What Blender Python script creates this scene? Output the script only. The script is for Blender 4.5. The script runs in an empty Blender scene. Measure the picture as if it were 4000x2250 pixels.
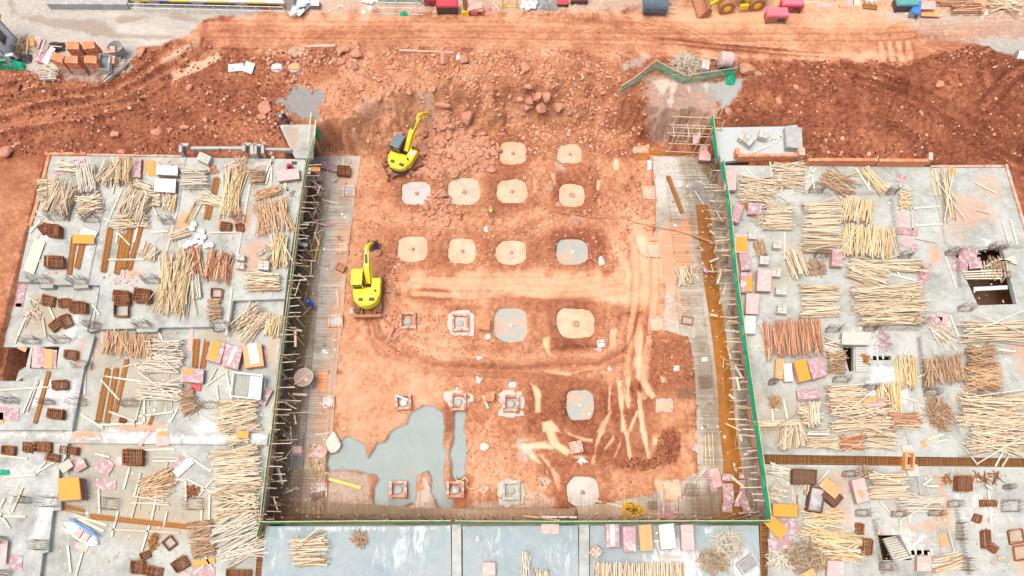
import bpy, math, random
import numpy as np
from mathutils import Vector, Matrix, geometry

# ------------------------------------------------------------------ camera, world, sun, exposure
S = bpy.context.scene
CX, CY, FPX, CAMH, PITCH = 1288.0, 724.5, 1717.0, 55.0, math.radians(66.8)
cam_d = bpy.data.cameras.new("camera"); cam = bpy.data.objects.new("camera", cam_d)
S.collection.objects.link(cam); S.camera = cam
cam.location = (0, 0, CAMH); cam.rotation_euler = (math.pi/2 - PITCH, 0, 0)
cam_d.sensor_width = 36; cam_d.lens = FPX/2576*36; cam_d.clip_end = 2000; cam_d.clip_start = 0.5
S.render.resolution_x, S.render.resolution_y = 1024, 576
W = bpy.data.worlds.new("World"); S.world = W; W.use_nodes = True
nt = W.node_tree; bg = nt.nodes["Background"]; sky = nt.nodes.new("ShaderNodeTexSky")
sky.sky_type = 'NISHITA'; sky.sun_disc = False
SUN_EL, SUN_AZ = math.radians(74), math.radians(258)
sky.sun_elevation = SUN_EL; sky.sun_rotation = SUN_AZ
sky.air_density = 1.0; sky.dust_density = 6.0; sky.ozone_density = 0.6
nt.links.new(sky.outputs[0], bg.inputs[0]); bg.inputs[1].default_value = 0.15
sun_d = bpy.data.lights.new("sun", 'SUN'); sun_d.energy = 0.95; sun_d.angle = math.radians(42)
sun_d.color = (1.0, 0.96, 0.9)
sun = bpy.data.objects.new("sun", sun_d); S.collection.objects.link(sun)
sd = Vector((math.sin(SUN_AZ)*math.cos(SUN_EL), math.cos(SUN_AZ)*math.cos(SUN_EL), math.sin(SUN_EL)))
sun.rotation_euler = sd.to_track_quat('Z', 'Y').to_euler(); sun.location = sd*80
S.view_settings.view_transform = 'Standard'; S.view_settings.look = 'None'
S.view_settings.exposure = 0.74; S.view_settings.gamma = 1.0
COL = S.collection
rnd = random.Random(7); nr = np.random.default_rng(11)

# ------------------------------------------------------------------ photo measurements -> ground points
fwd = np.array([0, math.cos(PITCH), -math.sin(PITCH)]); upv = np.array([0, math.sin(PITCH), math.cos(PITCH)])
def ray(X, Y):
    return np.array([(X-CX)/FPX, 0, 0]) + upv*(-(Y-CY)/FPX) + fwd
def gp(X, Y, z=0.0):
    d = ray(X, Y); t = (z-CAMH)/d[2]
    return np.array([d[0]*t, d[1]*t, z])
def gpoly(pts, z=0.0): return [tuple(gp(x, y, z)[:2]) for x, y in pts]
ROW = [0, 361.9, 723.9, 1085.8]; RSC = [.25, .25, .25, .2507]
def D(c, r, px, py): return c*644 + px*RSC[r], ROW[r] + py*RSC[r]
def TD(c, r, pts): return [D(c, r, x, y) for x, y in pts]

# ------------------------------------------------------------------ numpy noise
def hsh(i, j, s): 
    v = np.sin(i*127.1 + j*311.7 + s*74.7)*43758.5453
    return v - np.floor(v)
def vnoise(x, y, s=0):
    xi, yi = np.floor(x), np.floor(y); fx, fy = x-xi, y-yi
    ux, uy = fx*fx*(3-2*fx), fy*fy*(3-2*fy)
    a, b = hsh(xi, yi, s), hsh(xi+1, yi, s); c, d = hsh(xi, yi+1, s), hsh(xi+1, yi+1, s)
    return (a*(1-ux)+b*ux)*(1-uy) + (c*(1-ux)+d*ux)*uy
def fbm(x, y, o=4, s=0):
    v, a, t = 0, .5, 0
    for k in range(o):
        v = v + a*vnoise(x*2**k, y*2**k, s+k*13); t += a; a *= .5
    return v/t
def worley(x, y, s=0):
    xi, yi = np.floor(x), np.floor(y)
    f1 = np.full(x.shape, 9.0); f2 = np.full(x.shape, 9.0)
    for di in (-1, 0, 1):
        for dj in (-1, 0, 1):
            ci, cj = xi+di, yi+dj
            d = np.hypot(ci+hsh(ci, cj, s)-x, cj+hsh(ci, cj, s+31)-y)
            f2 = np.minimum(np.maximum(f1, d), f2); f1 = np.minimum(f1, d)
    return f1, f2
def inpoly(x, y, poly):
    r = np.zeros(x.shape, bool); n = len(poly)
    for i in range(n):
        x0, y0 = poly[i]; x1, y1 = poly[(i+1) % n]
        if y0 == y1: continue
        c = (y0 > y) != (y1 > y)
        r ^= c & (x < (x1-x0)*(y-y0)/(y1-y0)+x0)
    return r
def segdist(x, y, pts, closed=False):
    d = np.full(x.shape, 1e9); n = len(pts)
    for i in range(n if closed else n-1):
        ax, ay = pts[i]; bx, by = pts[(i+1) % n]
        vx, vy = bx-ax, by-ay; L = vx*vx+vy*vy+1e-9
        t = np.clip(((x-ax)*vx+(y-ay)*vy)/L, 0, 1)
        d = np.minimum(d, np.hypot(x-ax-t*vx, y-ay-t*vy))
    return d
def sdist(x, y, poly):          # positive inside
    d = segdist(x, y, poly, True)
    return np.where(inpoly(x, y, poly), d, -d)
def sstep(a, b, v):
    t = np.clip((v-a)/(b-a), 0, 1); return t*t*(3-2*t)

# ------------------------------------------------------------------ site outlines (measured, deck level = 0)
LD = gpoly([(126,391),(460,396),(735,400),(768,402),(758,482),(741,575),(719,724),(681,1086),(654,1315),(640,1475),(-90,1475),(-60,1130),(5,850),(45,690),(95,480)])
RD = gpoly([(1822,414),(2330,418),(2532,418),(2588,600),(2680,1000),(2700,1475),(1928,1475),(1937,1312),(1910,1086),(1860,724)])
RU = gpoly([(1796,321),(1972,318),(2006,312),(2008,388),(1846,408),(1814,410)])
FD = gpoly([(668,1322),(1912,1322),(1914,1475),(658,1475)])
LU = gpoly([(700,313),(793,312),(786,398),(742,398)])
PZ = -4.0
BS1 = [(735,470),(772,402),(800,390),(908,392),(893,494),(888,537),(881,587),(874,662),(868,724),(860,829),(845,949),(838,1086),(828,1100),(818,1168),(822,1262),(1080,1278),(1450,1276),(1450,1330),(640,1330)]
BS2 = [(1640,392),(1650,502),(1650,570),(1662,647),(1675,724),(1668,829),(1733,849),(1747,914),(1752,1014),(1752,1086),(1755,1186),(1715,1210),(1640,1245),(1450,1276),(1450,1330),(1990,1330),(1960,1086),(1900,724),(1850,440),(1815,396)]
yF = gp(1288,1316)[1]
XA = [gp(x,y,0)[0] for x,y in [(700,325),(800,325),(1000,236),(1290,185),(1500,178),(1620,258),(1790,285),(1900,300)]]
YA = [gp(x,y,0)[1] for x,y in [(700,325),(800,325),(1000,236),(1290,185),(1500,178),(1620,258),(1790,285),(1900,300)]]
XB = [gp(x,y,PZ)[0] for x,y in [(700,398),(800,396),(1000,384),(1060,350),(1180,345),(1290,340),(1500,322),(1620,348),(1790,382),(1900,390)]]
YB = [gp(x,y,PZ)[1] for x,y in [(700,398),(800,396),(1000,384),(1060,350),(1180,345),(1290,340),(1500,322),(1620,348),(1790,382),(1900,390)]]
eL = gpoly([(792,318),(768,402),(654,1315)]); eR = gpoly([(1794,318),(1814,410),(1937,1312)])
PITX = lambda y: (np.interp(-y, [-p[1] for p in eL], [p[0] for p in eL]), np.interp(-y, [-p[1] for p in eR], [p[0] for p in eR]))
def shrink(poly, d):
    cx = sum(p[0] for p in poly)/len(poly); cy = sum(p[1] for p in poly)/len(poly)
    return [(p[0]+(cx-p[0])*d, p[1]+(cy-p[1])*d) for p in poly]
LYT, RYT = gp(700,398)[1], gp(1900,414)[1]
MOUNDS = [(2440,200,5.5,2.0),(2555,215,3.5,1.1),(2120,300,6,.5),(2050,220,3,.5),(2300,330,7,.6),(150,290,6,.5),(600,320,6,.5),(900,230,4,.5),(30,260,6,.6),
          (1100,150,5,.5),(1340,235,3,.8),(2200,240,5,.5)]
def base_h(x, y):
    xl, xr = PITX(y)
    ya, yb = np.interp(x, XA, YA), np.interp(x, XB, YB)
    jit = (fbm(x*.5, y*.5, 4, 5)-.5)*2.6
    t = np.clip((ya-y+jit)/(ya-yb), 0, 1)
    prof = .6*t + .4*sstep(0, 1, t)
    h = np.where((x > xl-.3) & (x < xr+.3) & (y > yF-.5), PZ*prof+5*t*(1-t)*(fbm(x*.4, y*.4, 4, 91)-.5), 0.0)
    h = np.where((x > xl-3) & (x < xl+.5) & (y > yF-3) & (y < LYT-.6), PZ, h); h = np.where((x < xr+3) & (x > xr-.5) & (y > yF-3) & (y < RYT-.6), PZ, h)
    for P, k in ((LD, .03), (RD, .03), (FD, .0)):
        h = np.where(inpoly(x, y, shrink(P, k)), PZ, h)
    h = np.where((y < yF+1) & (y > -1.5) & (np.abs(x) < 20.5), PZ, h)
    for X, Y, r, a in MOUNDS:
        p = gp(X, Y); h = h + a*np.exp(-((x-p[0])**2+((y-p[1])*1.3)**2)/(2*(r*.6)**2))*(h > -1)
    return h

# water filled pits: (D x, D y, w, h, colour key, stump)
def _pd(c, r, x, y, w, h): X, Y = D(c, r, x, y); return X, Y, w*.25, h*.25
PUD = [(_pd(1,1,1615,500,275,225),'greyw'),(_pd(1,1,2095,485,312,262),'cream'),(_pd(1,1,1575,1060,290,245),'peach'),(_pd(1,1,2075,1080,262,235),'peach'),
       (_pd(2,1,8,95,262,225),'peach'),(_pd(2,1,578,105,230,190),'peach'),(_pd(2,1,0,480,290,235),'peach'),(_pd(2,1,600,515,240,215),'peach'),
       (_pd(2,1,-10,1095,292,230),'peach'),(_pd(2,1,605,1085,295,245),'teal'),(_pd(2,2,-10,375,310,325),'teal'),(_pd(2,2,640,360,360,285),'peach'),
       (_pd(2,2,685,1180,275,292),'teal'),(_pd(2,3,705,605,300,285),'greyw')]
MUDLEVEL = -4.16
# ------------------------------------------------------------------ terrain height field and soil masks
xs = np.concatenate([np.linspace(-240, -60, 16)[:-1], np.arange(-58, 58.01, .115), np.linspace(60, 240, 16)[1:]])
ys = np.concatenate([np.linspace(-180, -3, 14)[:-1], np.arange(-2.2, 60.5, .115), np.linspace(62, 240, 14)[1:]])
GX, GY = np.meshgrid(xs, ys)
H = base_h(GX, GY)
tone = np.full(GX.shape, .3); lump = np.full(GX.shape, .8); grey = np.zeros(GX.shape); teal = np.zeros(GX.shape); white = np.zeros(GX.shape); wet = np.zeros(GX.shape)
wn = fbm(GX*.9, GY*.9, 4, 3)-.5; wn2 = fbm(GX*.25, GY*.25, 3, 9)-.5; wn3 = fbm(GX*3.1, GY*3.1, 3, 17)-.5
def sub(poly, pad):
    px = [p[0] for p in poly]; py = [p[1] for p in poly]
    i0, i1 = np.searchsorted(xs, [min(px)-pad, max(px)+pad]); j0, j1 = np.searchsorted(ys, [min(py)-pad, max(py)+pad])
    return slice(j0, j1), slice(i0, i1)
def zmask(poly, f=.4, warp=1.0, line=None):
    s = sub(poly, (line or 0)+f+warp+.5)
    d = (line - segdist(GX[s], GY[s], poly)) if line else sdist(GX[s], GY[s], poly)
    d = d + wn[s]*2*warp + wn3[s]*.5*min(warp, 1)
    return s, sstep(-f, f, d)
def put(arr, sm, v, k=1.0):
    s, m = sm; m = m*k; arr[s] = arr[s]*(1-m) + v*m
def zone(ptsD, z=0, tn=None, lp=None, gr=None, te=None, wh=None, we=None, f=.4, warp=1.0, line=None, k=1.0, dh=None):
    sm = zmask(gpoly(ptsD, z), f, warp, line)
    for a, v in ((tone, tn), (lump, lp), (grey, gr), (teal, te), (white, wh), (wet, we)):
        if v is not None: put(a, sm, v, k)
    if dh is not None: s, m = sm; H[s] += dh*m
    return sm
P = PZ
# outside soil
zone([(-80,400),(128,391),(90,480),(40,690),(0,870),(-80,900)], 0, .36, .3, f=.8)
zone([(0,190),(330,140),(440,105),(640,125),(860,130),(760,250),(700,390),(0,400)], 0, .24, 1, f=1)
zone([(640,115),(1620,125),(1640,200),(1600,330),(800,340),(740,200)], 0, .5, .95, f=1.5, warp=2)
zone([(840,250),(1010,220),(1210,240),(1230,300),(1030,380),(830,335)], -2, .55, .7, f=.8)
zone([(1790,155),(2050,150),(2300,160),(2420,130),(2700,110),(2700,430),(2010,410),(1800,330)], 0, .17, 1.15, f=1, warp=1.5)
zone([(1570,150),(1660,150),(1800,210),(1790,320),(1620,350),(1560,250)], -1, .33, .7, f=1, warp=1.5)
zone([(380,145),(520,95),(555,135),(430,205)], 0, .5, .35, f=.5, warp=.8)
zone([(275,250),(335,225),(330,245),(290,262)], 0, .62, .1, f=.4, warp=.4)
zone([(400,148),(500,96),(512,104),(412,168)], 0, .95, .1, wh=.25, f=.15, warp=.5); zone([(425,182),(545,138),(556,150),(435,206)], 0, .95, .1, wh=.25, f=.15, warp=.5)
# pit floor
zone([(880,410),(1640,380),(1680,720),(1760,1000),(1760,1260),(820,1270),(840,1090),(870,700)], P, .6, .7, f=.8)
zone([(900,560),(1000,560),(1000,680),(960,700),(960,880),(880,880)], P, .45, .55, f=.7)
zone([(885,440),(1000,470),(1010,560),(890,560)], P, .56, .3, f=.7)
zone([(1040,690),(1280,682),(1480,692),(1550,668),(1560,590),(1620,560),(1665,600),(1672,800),(1640,830),(1600,985),(1585,900),(1615,800),(1580,765),(1500,765),(1280,742),(1030,755)], P, .84, .2, we=.35, f=.8, warp=1.5)
zone([(1330,420),(1350,560),(1480,590),(1560,560),(1640,540),(1640,600),(1500,610),(1340,600),(1310,500)], P, .68, .4, f=.6)
zone([(935,790),(938,850),(985,905),(1100,928),(1300,932),(1500,922),(1590,885),(1612,800)], P, .62, .4, line=1.35, f=.5, warp=.7)
zone([(1100,880),(1300,890),(1500,885)], P, .7, .2, line=.6, f=.4, warp=.6)
zone([(860,905),(1000,930),(1180,950),(1120,1020),(1000,1100),(840,1090)], P, .66, .5, f=.6)
zone([(1160,1100),(1330,1080),(1420,1110),(1380,1250),(1180,1260)], P, .68, .5, f=.8, warp=1.4)
zone(TD(2,2,[(1340,440),(1600,460),(1780,520),(1830,760),(1840,1060),(1640,1020),(1400,1080),(1340,800)]), P, .33, .75, f=.8, warp=1.2)
zone(TD(2,3,[(860,290),(1150,280),(1400,250),(1500,0),(1640,-40),(1690,120),(1650,300),(1320,400),(900,340)]), P, .2, .9, f=.3, warp=.7, dh=.25)
zone(TD(2,3,[(860,390),(1300,410),(1650,320),(1850,230),(1850,450),(1420,480),(1400,640),(860,690)]), P, .64, .5, f=.4, warp=.8)
zone(TD(2,3,[(1650,0),(1830,0),(1850,200),(1690,200)]), P, .72, .25, f=.3, warp=.5)
# dark broken rims round the water pits and between tracks
for pts in ([(1500,100),(1700,0),(1920,10),(1990,100),(1870,190),(1700,160)],[(1900,190),(2100,130),(2250,200),(2210,260),(1950,250)]): zone(TD(1,2,pts), P, .3, .8, f=.4, warp=.8)
zone(TD(2,2,[(400,520),(800,500),(900,640),(700,680),(430,680)]), P, .3, .7, f=.3, warp=.8)
zone(TD(2,2,[(430,900),(900,900),(900,1340),(500,1400),(430,1200)]), P, .28, .7, f=.4, warp=.8)
zone(TD(2,1,[(380,280),(860,260),(900,600),(420,640)]), P, .3, .8, f=.5, warp=.9); zone(TD(2,1,[(420,880),(900,860),(960,1200),(420,1260),(130,1180),(140,1000)]), P, .32, .7, f=.5, warp=.9)
zone(TD(2,2,[(0,130),(460,120),(800,140),(900,300),(860,480),(780,500),(420,260),(160,240)]), P, .34, .6, f=.4, warp=.8)
zone(TD(1,3,[(1960,340),(2160,470),(2160,700),(2000,760),(1900,600)]), P, .28, .6, f=.3, warp=.6)
zone(TD(1,2,[(1880,1100),(2000,1240),(1980,1448),(1880,1448)]), P, .3, .7, f=.3, warp=.4)
zone(TD(2,2,[(130,930),(430,900),(960,960),(1330,900),(1420,1150),(1480,1448),(150,1448)]), P, .3, .7, f=.5, warp=.8); zone(TD(2,3,[(300,0),(900,0),(1440,-40),(1380,270),(900,330),(600,330),(480,600),(250,400)]), P, .33, .65, f=.4, warp=.8)
# standing peach water in wheel ruts (colour of the thin mud, flat)
STRIPS = [TD(2,2,p) for p in ([(1245,380),(1300,380),(1320,740),(1345,900),(1450,1090),(1400,1120),(1300,1010),(1245,900),(1220,700)],[(965,985),(1003,985),(992,1250),(945,1250)],
 [(1045,930),(1108,930),(1118,1180),(1150,1448),(1095,1448),(1075,1180)],[(1150,890),(1190,890),(1180,1220),(1152,1220)],[(1250,1010),(1300,1060),(1315,1200),(1345,1448),(1290,1448),(1262,1200)],
 [(1035,1200),(900,1448),(845,1448),(955,1260)],[(1245,1230),(1165,1430),(1195,1448),(1265,1250)],[(165,950),(235,980),(295,1060),(280,1250),(235,1250),(215,1040)],
 [(295,1350),(400,1330),(480,1448),(310,1448)],[(275,795),(420,840),(560,860),(700,830),(845,785),(830,832),(560,892),(330,852)],[(300,500),(382,490),(365,630),(430,690),(370,690),(310,570)],
 [(985,420),(1042,420),(1020,600),(960,640),(985,540)],[(1460,850),(1540,900),(1580,960),(1500,960)],[(1370,520),(1420,530),(1390,560)],[(1500,520),(1590,530),(1560,560)],[(1590,650),(1630,680),(1600,710)])] + \
 [TD(2,3,p) for p in ([(330,0),(420,0),(480,120),(600,200),(540,240),(400,140)],[(520,-20),(640,30),(810,70),(810,110),(700,100),(560,30)],[(920,0),(860,150),(830,330),(790,330),(830,120),(870,0)],
 [(1110,0),(1170,0),(1200,280),(1170,280)],[(1010,40),(1030,80),(930,190),(915,180)],[(1095,60),(1100,120),(1040,260),(1010,260)],[(1295,-10),(1345,-10),(1390,270),(1350,290),(1320,120)],[(260,220),(310,230),(430,400),(480,440),(490,600),(440,570),(400,400)],
 [(590,240),(790,235),(760,270),(640,275)],[(0,130),(330,100),(400,170),(200,180),(300,330),(200,300)],[(1400,40),(1480,60),(1460,130),(1390,150)])] + \
 [TD(2,1,p) for p in ([(1015,140),(1070,140),(1070,260),(1020,260)],[(210,360),(250,380),(250,500),(200,520)],[(380,290),(430,300),(450,440),(410,430)],[(850,360),(890,370),(870,470),(840,470)],[(1250,930),(1330,930),(1360,1000),(1480,985),(1480,1130),(1350,1140),(1250,1060)],[(1290,420),(1430,430),(1430,550),(1310,560)])]
for p in STRIPS:
    zone(p, P, .93, .02, we=.8, f=.12, warp=.17, dh=-.07)
for p in ([(1425,475),(1650,540),(1690,530),(1690,680),(1610,690),(1600,760),(1460,720)],): zone(TD(2,3,p), P, .88, .02, we=.8, f=.15, warp=.2, dh=-.05)
# blue grey slurry
TEAL = [TD(1,3,[(1680,-250),(1560,-190),(1500,-80),(1350,0),(1290,90),(1210,110),(1180,190),(1120,262),(1092,130),(1000,80),(900,50),(850,110),(838,200),(720,220),(700,330),(745,440),(780,390),(1000,395),(1180,440),(1212,480),(1168,570),(1168,700),(1200,830),(1440,830),(1480,760),(1600,715),(1620,450),(1730,385),(1772,470),(1760,600),(1810,720),(1850,820),(1970,810),(1985,680),(1900,600),(1890,100),(1890,-100),(1860,-200),(1770,-265)]),
        TD(1,3,[(2005,-220),(2110,-210),(2090,0),(2120,180),(2100,430),(2060,470),(1960,490),(1955,250),(1980,0)])]
for p in TEAL: zone(p, P, te=1, lp=.0, we=.7, f=.12, warp=.22, dh=-.12)
zone(TD(1,3,[(1480,350),(1560,330),(1590,430),(1520,460)]), P, te=.55, f=.2, warp=.4, k=.7)
zone(TD(1,3,[(1620,600),(1740,580),(1800,700),(1830,850),(1480,850),(1500,770),(1600,720)]), P, wh=.9, lp=.3, f=.15, warp=.3, dh=.15)
zone(TD(1,3,[(2200,700),(2576,640),(2576,800),(2060,800),(2090,760)]), P, wh=.55, lp=.3, f=.2, warp=.4); zone(TD(2,3,[(0,640),(200,640),(430,660),(380,760),(100,800),(0,800)]), P, wh=.55, lp=.3, f=.2, warp=.5)
for p, k in (([(20,40),(200,150),(190,330),(60,300)], .6), ([(300,470),(380,500),(330,560)], .8), ([(600,720),(760,760),(700,780),(580,760)], .4)): zone(TD(2,3,p) if k != .4 else TD(2,1,p), P, wh=k, lp=.6, f=.2, warp=.5)
zone(TD(2,1,[(300,400),(400,380),(400,470),(320,460)]), P, wh=.4, f=.3, warp=.4); zone(TD(1,1,[(2290,180),(2400,170),(2390,280),(2290,270)]), P, wh=.6, f=.2, warp=.4)
zone(TD(2,1,[(440,200),(540,200),(520,280),(450,270)]), P, wh=.6, f=.2, warp=.4)
zone(TD(1,3,[(715,400),(780,400),(1000,405),(1160,450),(1165,700),(1180,860),(715,870)]), P, gr=.65, lp=.35, we=.3, f=.2, warp=.5)
# grey sludge and concrete wash
zone(TD(1,0,[(390,940),(500,920),(570,985),(640,965),(688,1010),(680,1090),(640,1130),(660,1210),(600,1250),(500,1235),(420,1190),(340,1130),(200,1080),(200,1040),(330,1050)]), -.5, gr=1, te=1, we=.9, tn=.1, lp=.3, f=.2, warp=.5)
zone(TD(2,0,[(1800,900),(2100,860),(2320,830),(2300,900),(2240,970),(2160,1085),(2100,1105),(2080,1040),(1980,1080),(1920,980),(1800,960)]), -.5, gr=1, te=.55, lp=.1, f=.25, warp=.5)
zone(TD(2,0,[(1300,970),(1400,870),(1640,890),(1800,880),(1990,1080),(2000,1260),(1560,1260),(1400,1250),(1310,1150)]), -1.5, gr=.45, lp=.3, f=.5, warp=1.2)
for p in ([(1400,890),(1540,870),(1520,1040),(1450,980)],[(1580,900),(1660,890),(1580,1140),(1540,1100)],[(1910,900),(1930,900),(1930,1000),(1915,1000)],[(1680,930),(1780,930),(1760,990)]): zone(TD(2,0,p), -1, wh=.75, f=.15, warp=.5)
zone(TD(2,0,[(1100,670),(1330,560),(1400,570),(1300,660),(1120,720)]), 0, gr=.6, f=.3, warp=.5)
zone(TD(1,0,[(480,500),(560,500),(420,620),(370,630)]), 0, wh=.9, f=.15, warp=.4); zone(TD(1,0,[(330,480),(480,490),(480,580),(360,560)]), 0, gr=.5, f=.3, warp=.5)
zone(TD(1,0,[(1130,1150),(1230,1180),(1200,1300),(1100,1280)]), -2.5, wh=.35, f=.5, warp=.5); zone(TD(1,0,[(1650,1090),(1800,1080),(1830,1200),(1700,1230)]), -2.5, wh=.3, tn=.7, lp=.2, f=.3, warp=.4)
# road and top yard
zone([(420,108),(475,84),(520,48),(650,36),(1300,28),(1600,30),(1800,-30),(2700,-60),(2700,110),(2440,130),(2250,165),(2040,150),(1800,152),(1600,140),(1200,128),(860,122),(640,118)], 0, .66, .14, f=.8, warp=1.0)
zone([(1500,60),(1650,20),(1800,-20),(2300,-30),(2320,60),(2260,150),(2050,148),(1820,120),(1600,110)], 0, .78, .08, f=1.2, warp=1.5)
zone([(1620,25),(1760,20),(1980,30),(1990,50),(1760,62),(1640,50)], 0, .72, .04, we=.9, f=.6, warp=.8)
zone([(2290,30),(2700,20),(2700,120),(2450,115),(2300,90)], 0, .62, .1, gr=.5, f=1, warp=1.2); zone([(2440,112),(2700,70),(2700,170),(2560,150),(2480,140)], 0, gr=.95, te=.2, lp=.2, f=.7, warp=1)
zone([(2330,80),(2480,72),(2540,74),(2400,100)], 0, .95, .05, gr=.25, f=.5, warp=1); zone([(2210,30),(2330,32),(2480,44),(2470,54),(2250,52)], 0, gr=.75, f=.5, warp=1)
zone([(640,-40),(1800,-60),(1700,10),(1560,30),(1300,26),(900,30),(700,34)], 0, .6, .1, gr=.55, f=.8, warp=1)
zone([(-80,-40),(660,-40),(648,30),(540,48),(490,62),(478,88),(425,108),(350,120),(335,150),(270,185),(100,190),(40,165),(-80,175)], 0, gr=1, tn=.6, lp=.03, f=.35, warp=.7)
zone([(140,180),(250,190),(330,165),(280,200),(150,205)], 0, gr=.6, te=.2, f=.3)
# wet run on the apron, pale dry plates
for p in ([(25,0),(45,35),(120,45),(260,50),(290,85),(440,92),(440,98),(280,95),(200,78),(80,55),(25,35)],[(290,45),(420,36),(500,44),(500,56),(410,42),(300,56)]): zone(p, 0, te=.0, we=1, gr=.8, tn=.35, f=.25, warp=.5)
for p in ([(320,100),(400,96),(480,104),(400,112)],[(245,35),(290,32),(300,42),(250,44)],[(300,66),(400,68),(420,86),(300,84)]): zone(p, 0, wh=.35, f=.3, warp=.9)
# wheel ruts: polyline D, z, half width, depth
def rut(pts, z, w, dep, tn=None):
    poly = gpoly(pts, z); s = sub(poly, w*3+.5); d = segdist(GX[s], GY[s], poly) + wn[s]*.25
    m = np.exp(-(d/w)**4); rg = np.exp(-((d-w*1.5)/(w*.5))**2); H[s] += -dep*m*(.7+.6*wn3[s]) + dep*(.8+1.6*wn3[s])*rg
    lump[s] *= 1-.7*m; lump[s] = np.maximum(lump[s], .5*rg); tone[s] -= .14*rg
    if tn is not None: tone[s] = tone[s]*(1-m*.8)+tn*m*.8
for pts in ([(0,312),(120,295),(230,270),(330,235),(420,180),(500,120)],[(0,300),(130,262),(260,240),(360,190),(440,120)],[(140,215),(0,245)],[(0,330),(200,300),(330,262),(400,215)]): rut(pts, 0, .5, .28, .4)
for pts in ([(2150,215),(2290,270),(2420,340),(2560,420)],[(2250,230),(2400,310),(2576,400)],[(2120,180),(2300,250),(2450,330)],[(2460,150),(2440,200),(2460,240)],[(2560,190),(2500,230),(2460,280)]): rut(pts, 0, .45, .3, .3)
for k, yy in enumerate((62, 74, 88, 95, 104, 113)): rut([(520,yy),(900,yy+4),(1300,yy+4),(1700,yy+6+6*(k % 2)),(2200,yy+10),(2576,yy-10)], 0, .35, .03, .5 if k % 2 else .64)
for k in range(9): rut([(1320+k*22,40),(1500+k*25,62),(1640+k*28,100+k*4),(1900+k*25,125+k*2)], 0, .2, .012)
for k in range(7): rut([(2310+k*16,100),(2350+k*22,128),(2400+k*24,165)], 0, .25, .07, .5)
for k in range(4): rut([(2215+k*22,108),(2220+k*22,155)], 0, .25, .015, .8)
for o in (0, 7, 26, 34, 42): rut([(930+o*.6,800),(934+o,850-o*.3),(985+o,902-o),(1100,930-o),(1300,938-o),(1500,926-o),(1588-o,885-o*.5),(1612-o,800)], P, .3, .14, .5 if o % 2 else .7)
for x0 in (1640, 1592): rut([(x0,620),(x0+6,700),(x0+3,760),(x0-14,900),(x0-20,1000)], P, .28, .08, .8)
for yy in (704, 739): rut([(1040,yy),(1180,yy+6),(1300,yy+3),(1440,yy+8),(1560,yy-12)], P, .3, .05, .74)
# water pits
PUDW = []
for (X, Y, w, h), kind in PUD:
    c = gp(X, Y, MUDLEVEL); rx = abs(gp(X+w/2, Y, MUDLEVEL)[0]-c[0]); ry = abs(gp(X, Y+h/2, MUDLEVEL)[1]-gp(X, Y-h/2, MUDLEVEL)[1])/2
    PUDW.append((c[0], c[1], rx, ry, kind))
    i0, i1 = np.searchsorted(xs, [c[0]-rx-3, c[0]+rx+3]); j0, j1 = np.searchsorted(ys, [c[1]-ry-3, c[1]+ry+3]); s = (slice(j0, j1), slice(i0, i1))
    q = ((np.abs(GX[s]-c[0])/rx)**3.2 + (np.abs(GY[s]-c[1])/ry)**3.2)**(1/3.2)
    d = (1-q)*min(rx, ry) + wn[s]*.3 + wn3[s]*.06
    m = sstep(-.2, .15, d); H[s] += -.55*m + .22*np.exp(-((d+.75)/.5)**2)
    ring = np.exp(-((d+.6)/.6)**2)*(1-m); tone[s] = tone[s]*(1-.5*ring)+.25*.5*ring; lump[s] = np.maximum(lump[s]*(1-m), .75*ring)
# pit slabs lie over a slightly lower bed
# clods, lumps and the small relief
f1, f2 = worley(GX/.85, GY/.85, 4); g1, g2 = worley(GX/.42, GY/.42, 8); q1, q2 = worley(GX/.26, GY/.26, 12)
keep = (np.abs(GX) < 59) & (GY > -3) & (GY < 61)
amp = lump*keep
H += amp*(.34*(fbm(GX*.45, GY*.45, 4, 21)-.5) + .20*(1-sstep(0, .8, f1))*vnoise(GX*.6, GY*.6, 40) + .15*(1-sstep(0, .75, g1)) + .20*(fbm(GX*3.0, GY*3.0, 3, 31)-.5) + .10*(1-sstep(0, .7, q1))) - .08*amp
H += keep*.05*(fbm(GX*1.3, GY*1.3, 3, 51)-.5)
for pl, cap, mg in ((gpoly(BS1, -3.9), -4.2, .1), (gpoly(BS2, -3.9), -4.2, .1), (LD, -.62, -.15), (RD, -.35, -.1), (RU, -.15, -.15), (LU, -.12, -.1), (FD, -4, 0)):
    s_ = sub(pl, 1); dd = sdist(GX[s_], GY[s_], pl); H[s_] = np.where(dd > mg, np.minimum(H[s_], cap), H[s_])
tone += (.16*(f2-f1-.25)*lump + .38*wn2 + .34*wn + .22*wn3)*(1-grey*.5)*(1-.8*wet)
tone = np.clip(tone, 0, 1)
def Hs(x, y):
    x = np.asarray(x, float); y = np.asarray(y, float)
    i = np.clip(np.searchsorted(xs, x)-1, 0, len(xs)-2); j = np.clip(np.searchsorted(ys, y)-1, 0, len(ys)-2)
    u = np.clip((x-xs[i])/(xs[i+1]-xs[i]), 0, 1); v = np.clip((y-ys[j])/(ys[j+1]-ys[j]), 0, 1)
    return H[j, i]*(1-u)*(1-v)+H[j, i+1]*u*(1-v)+H[j+1, i]*(1-u)*v+H[j+1, i+1]*u*v

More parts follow.
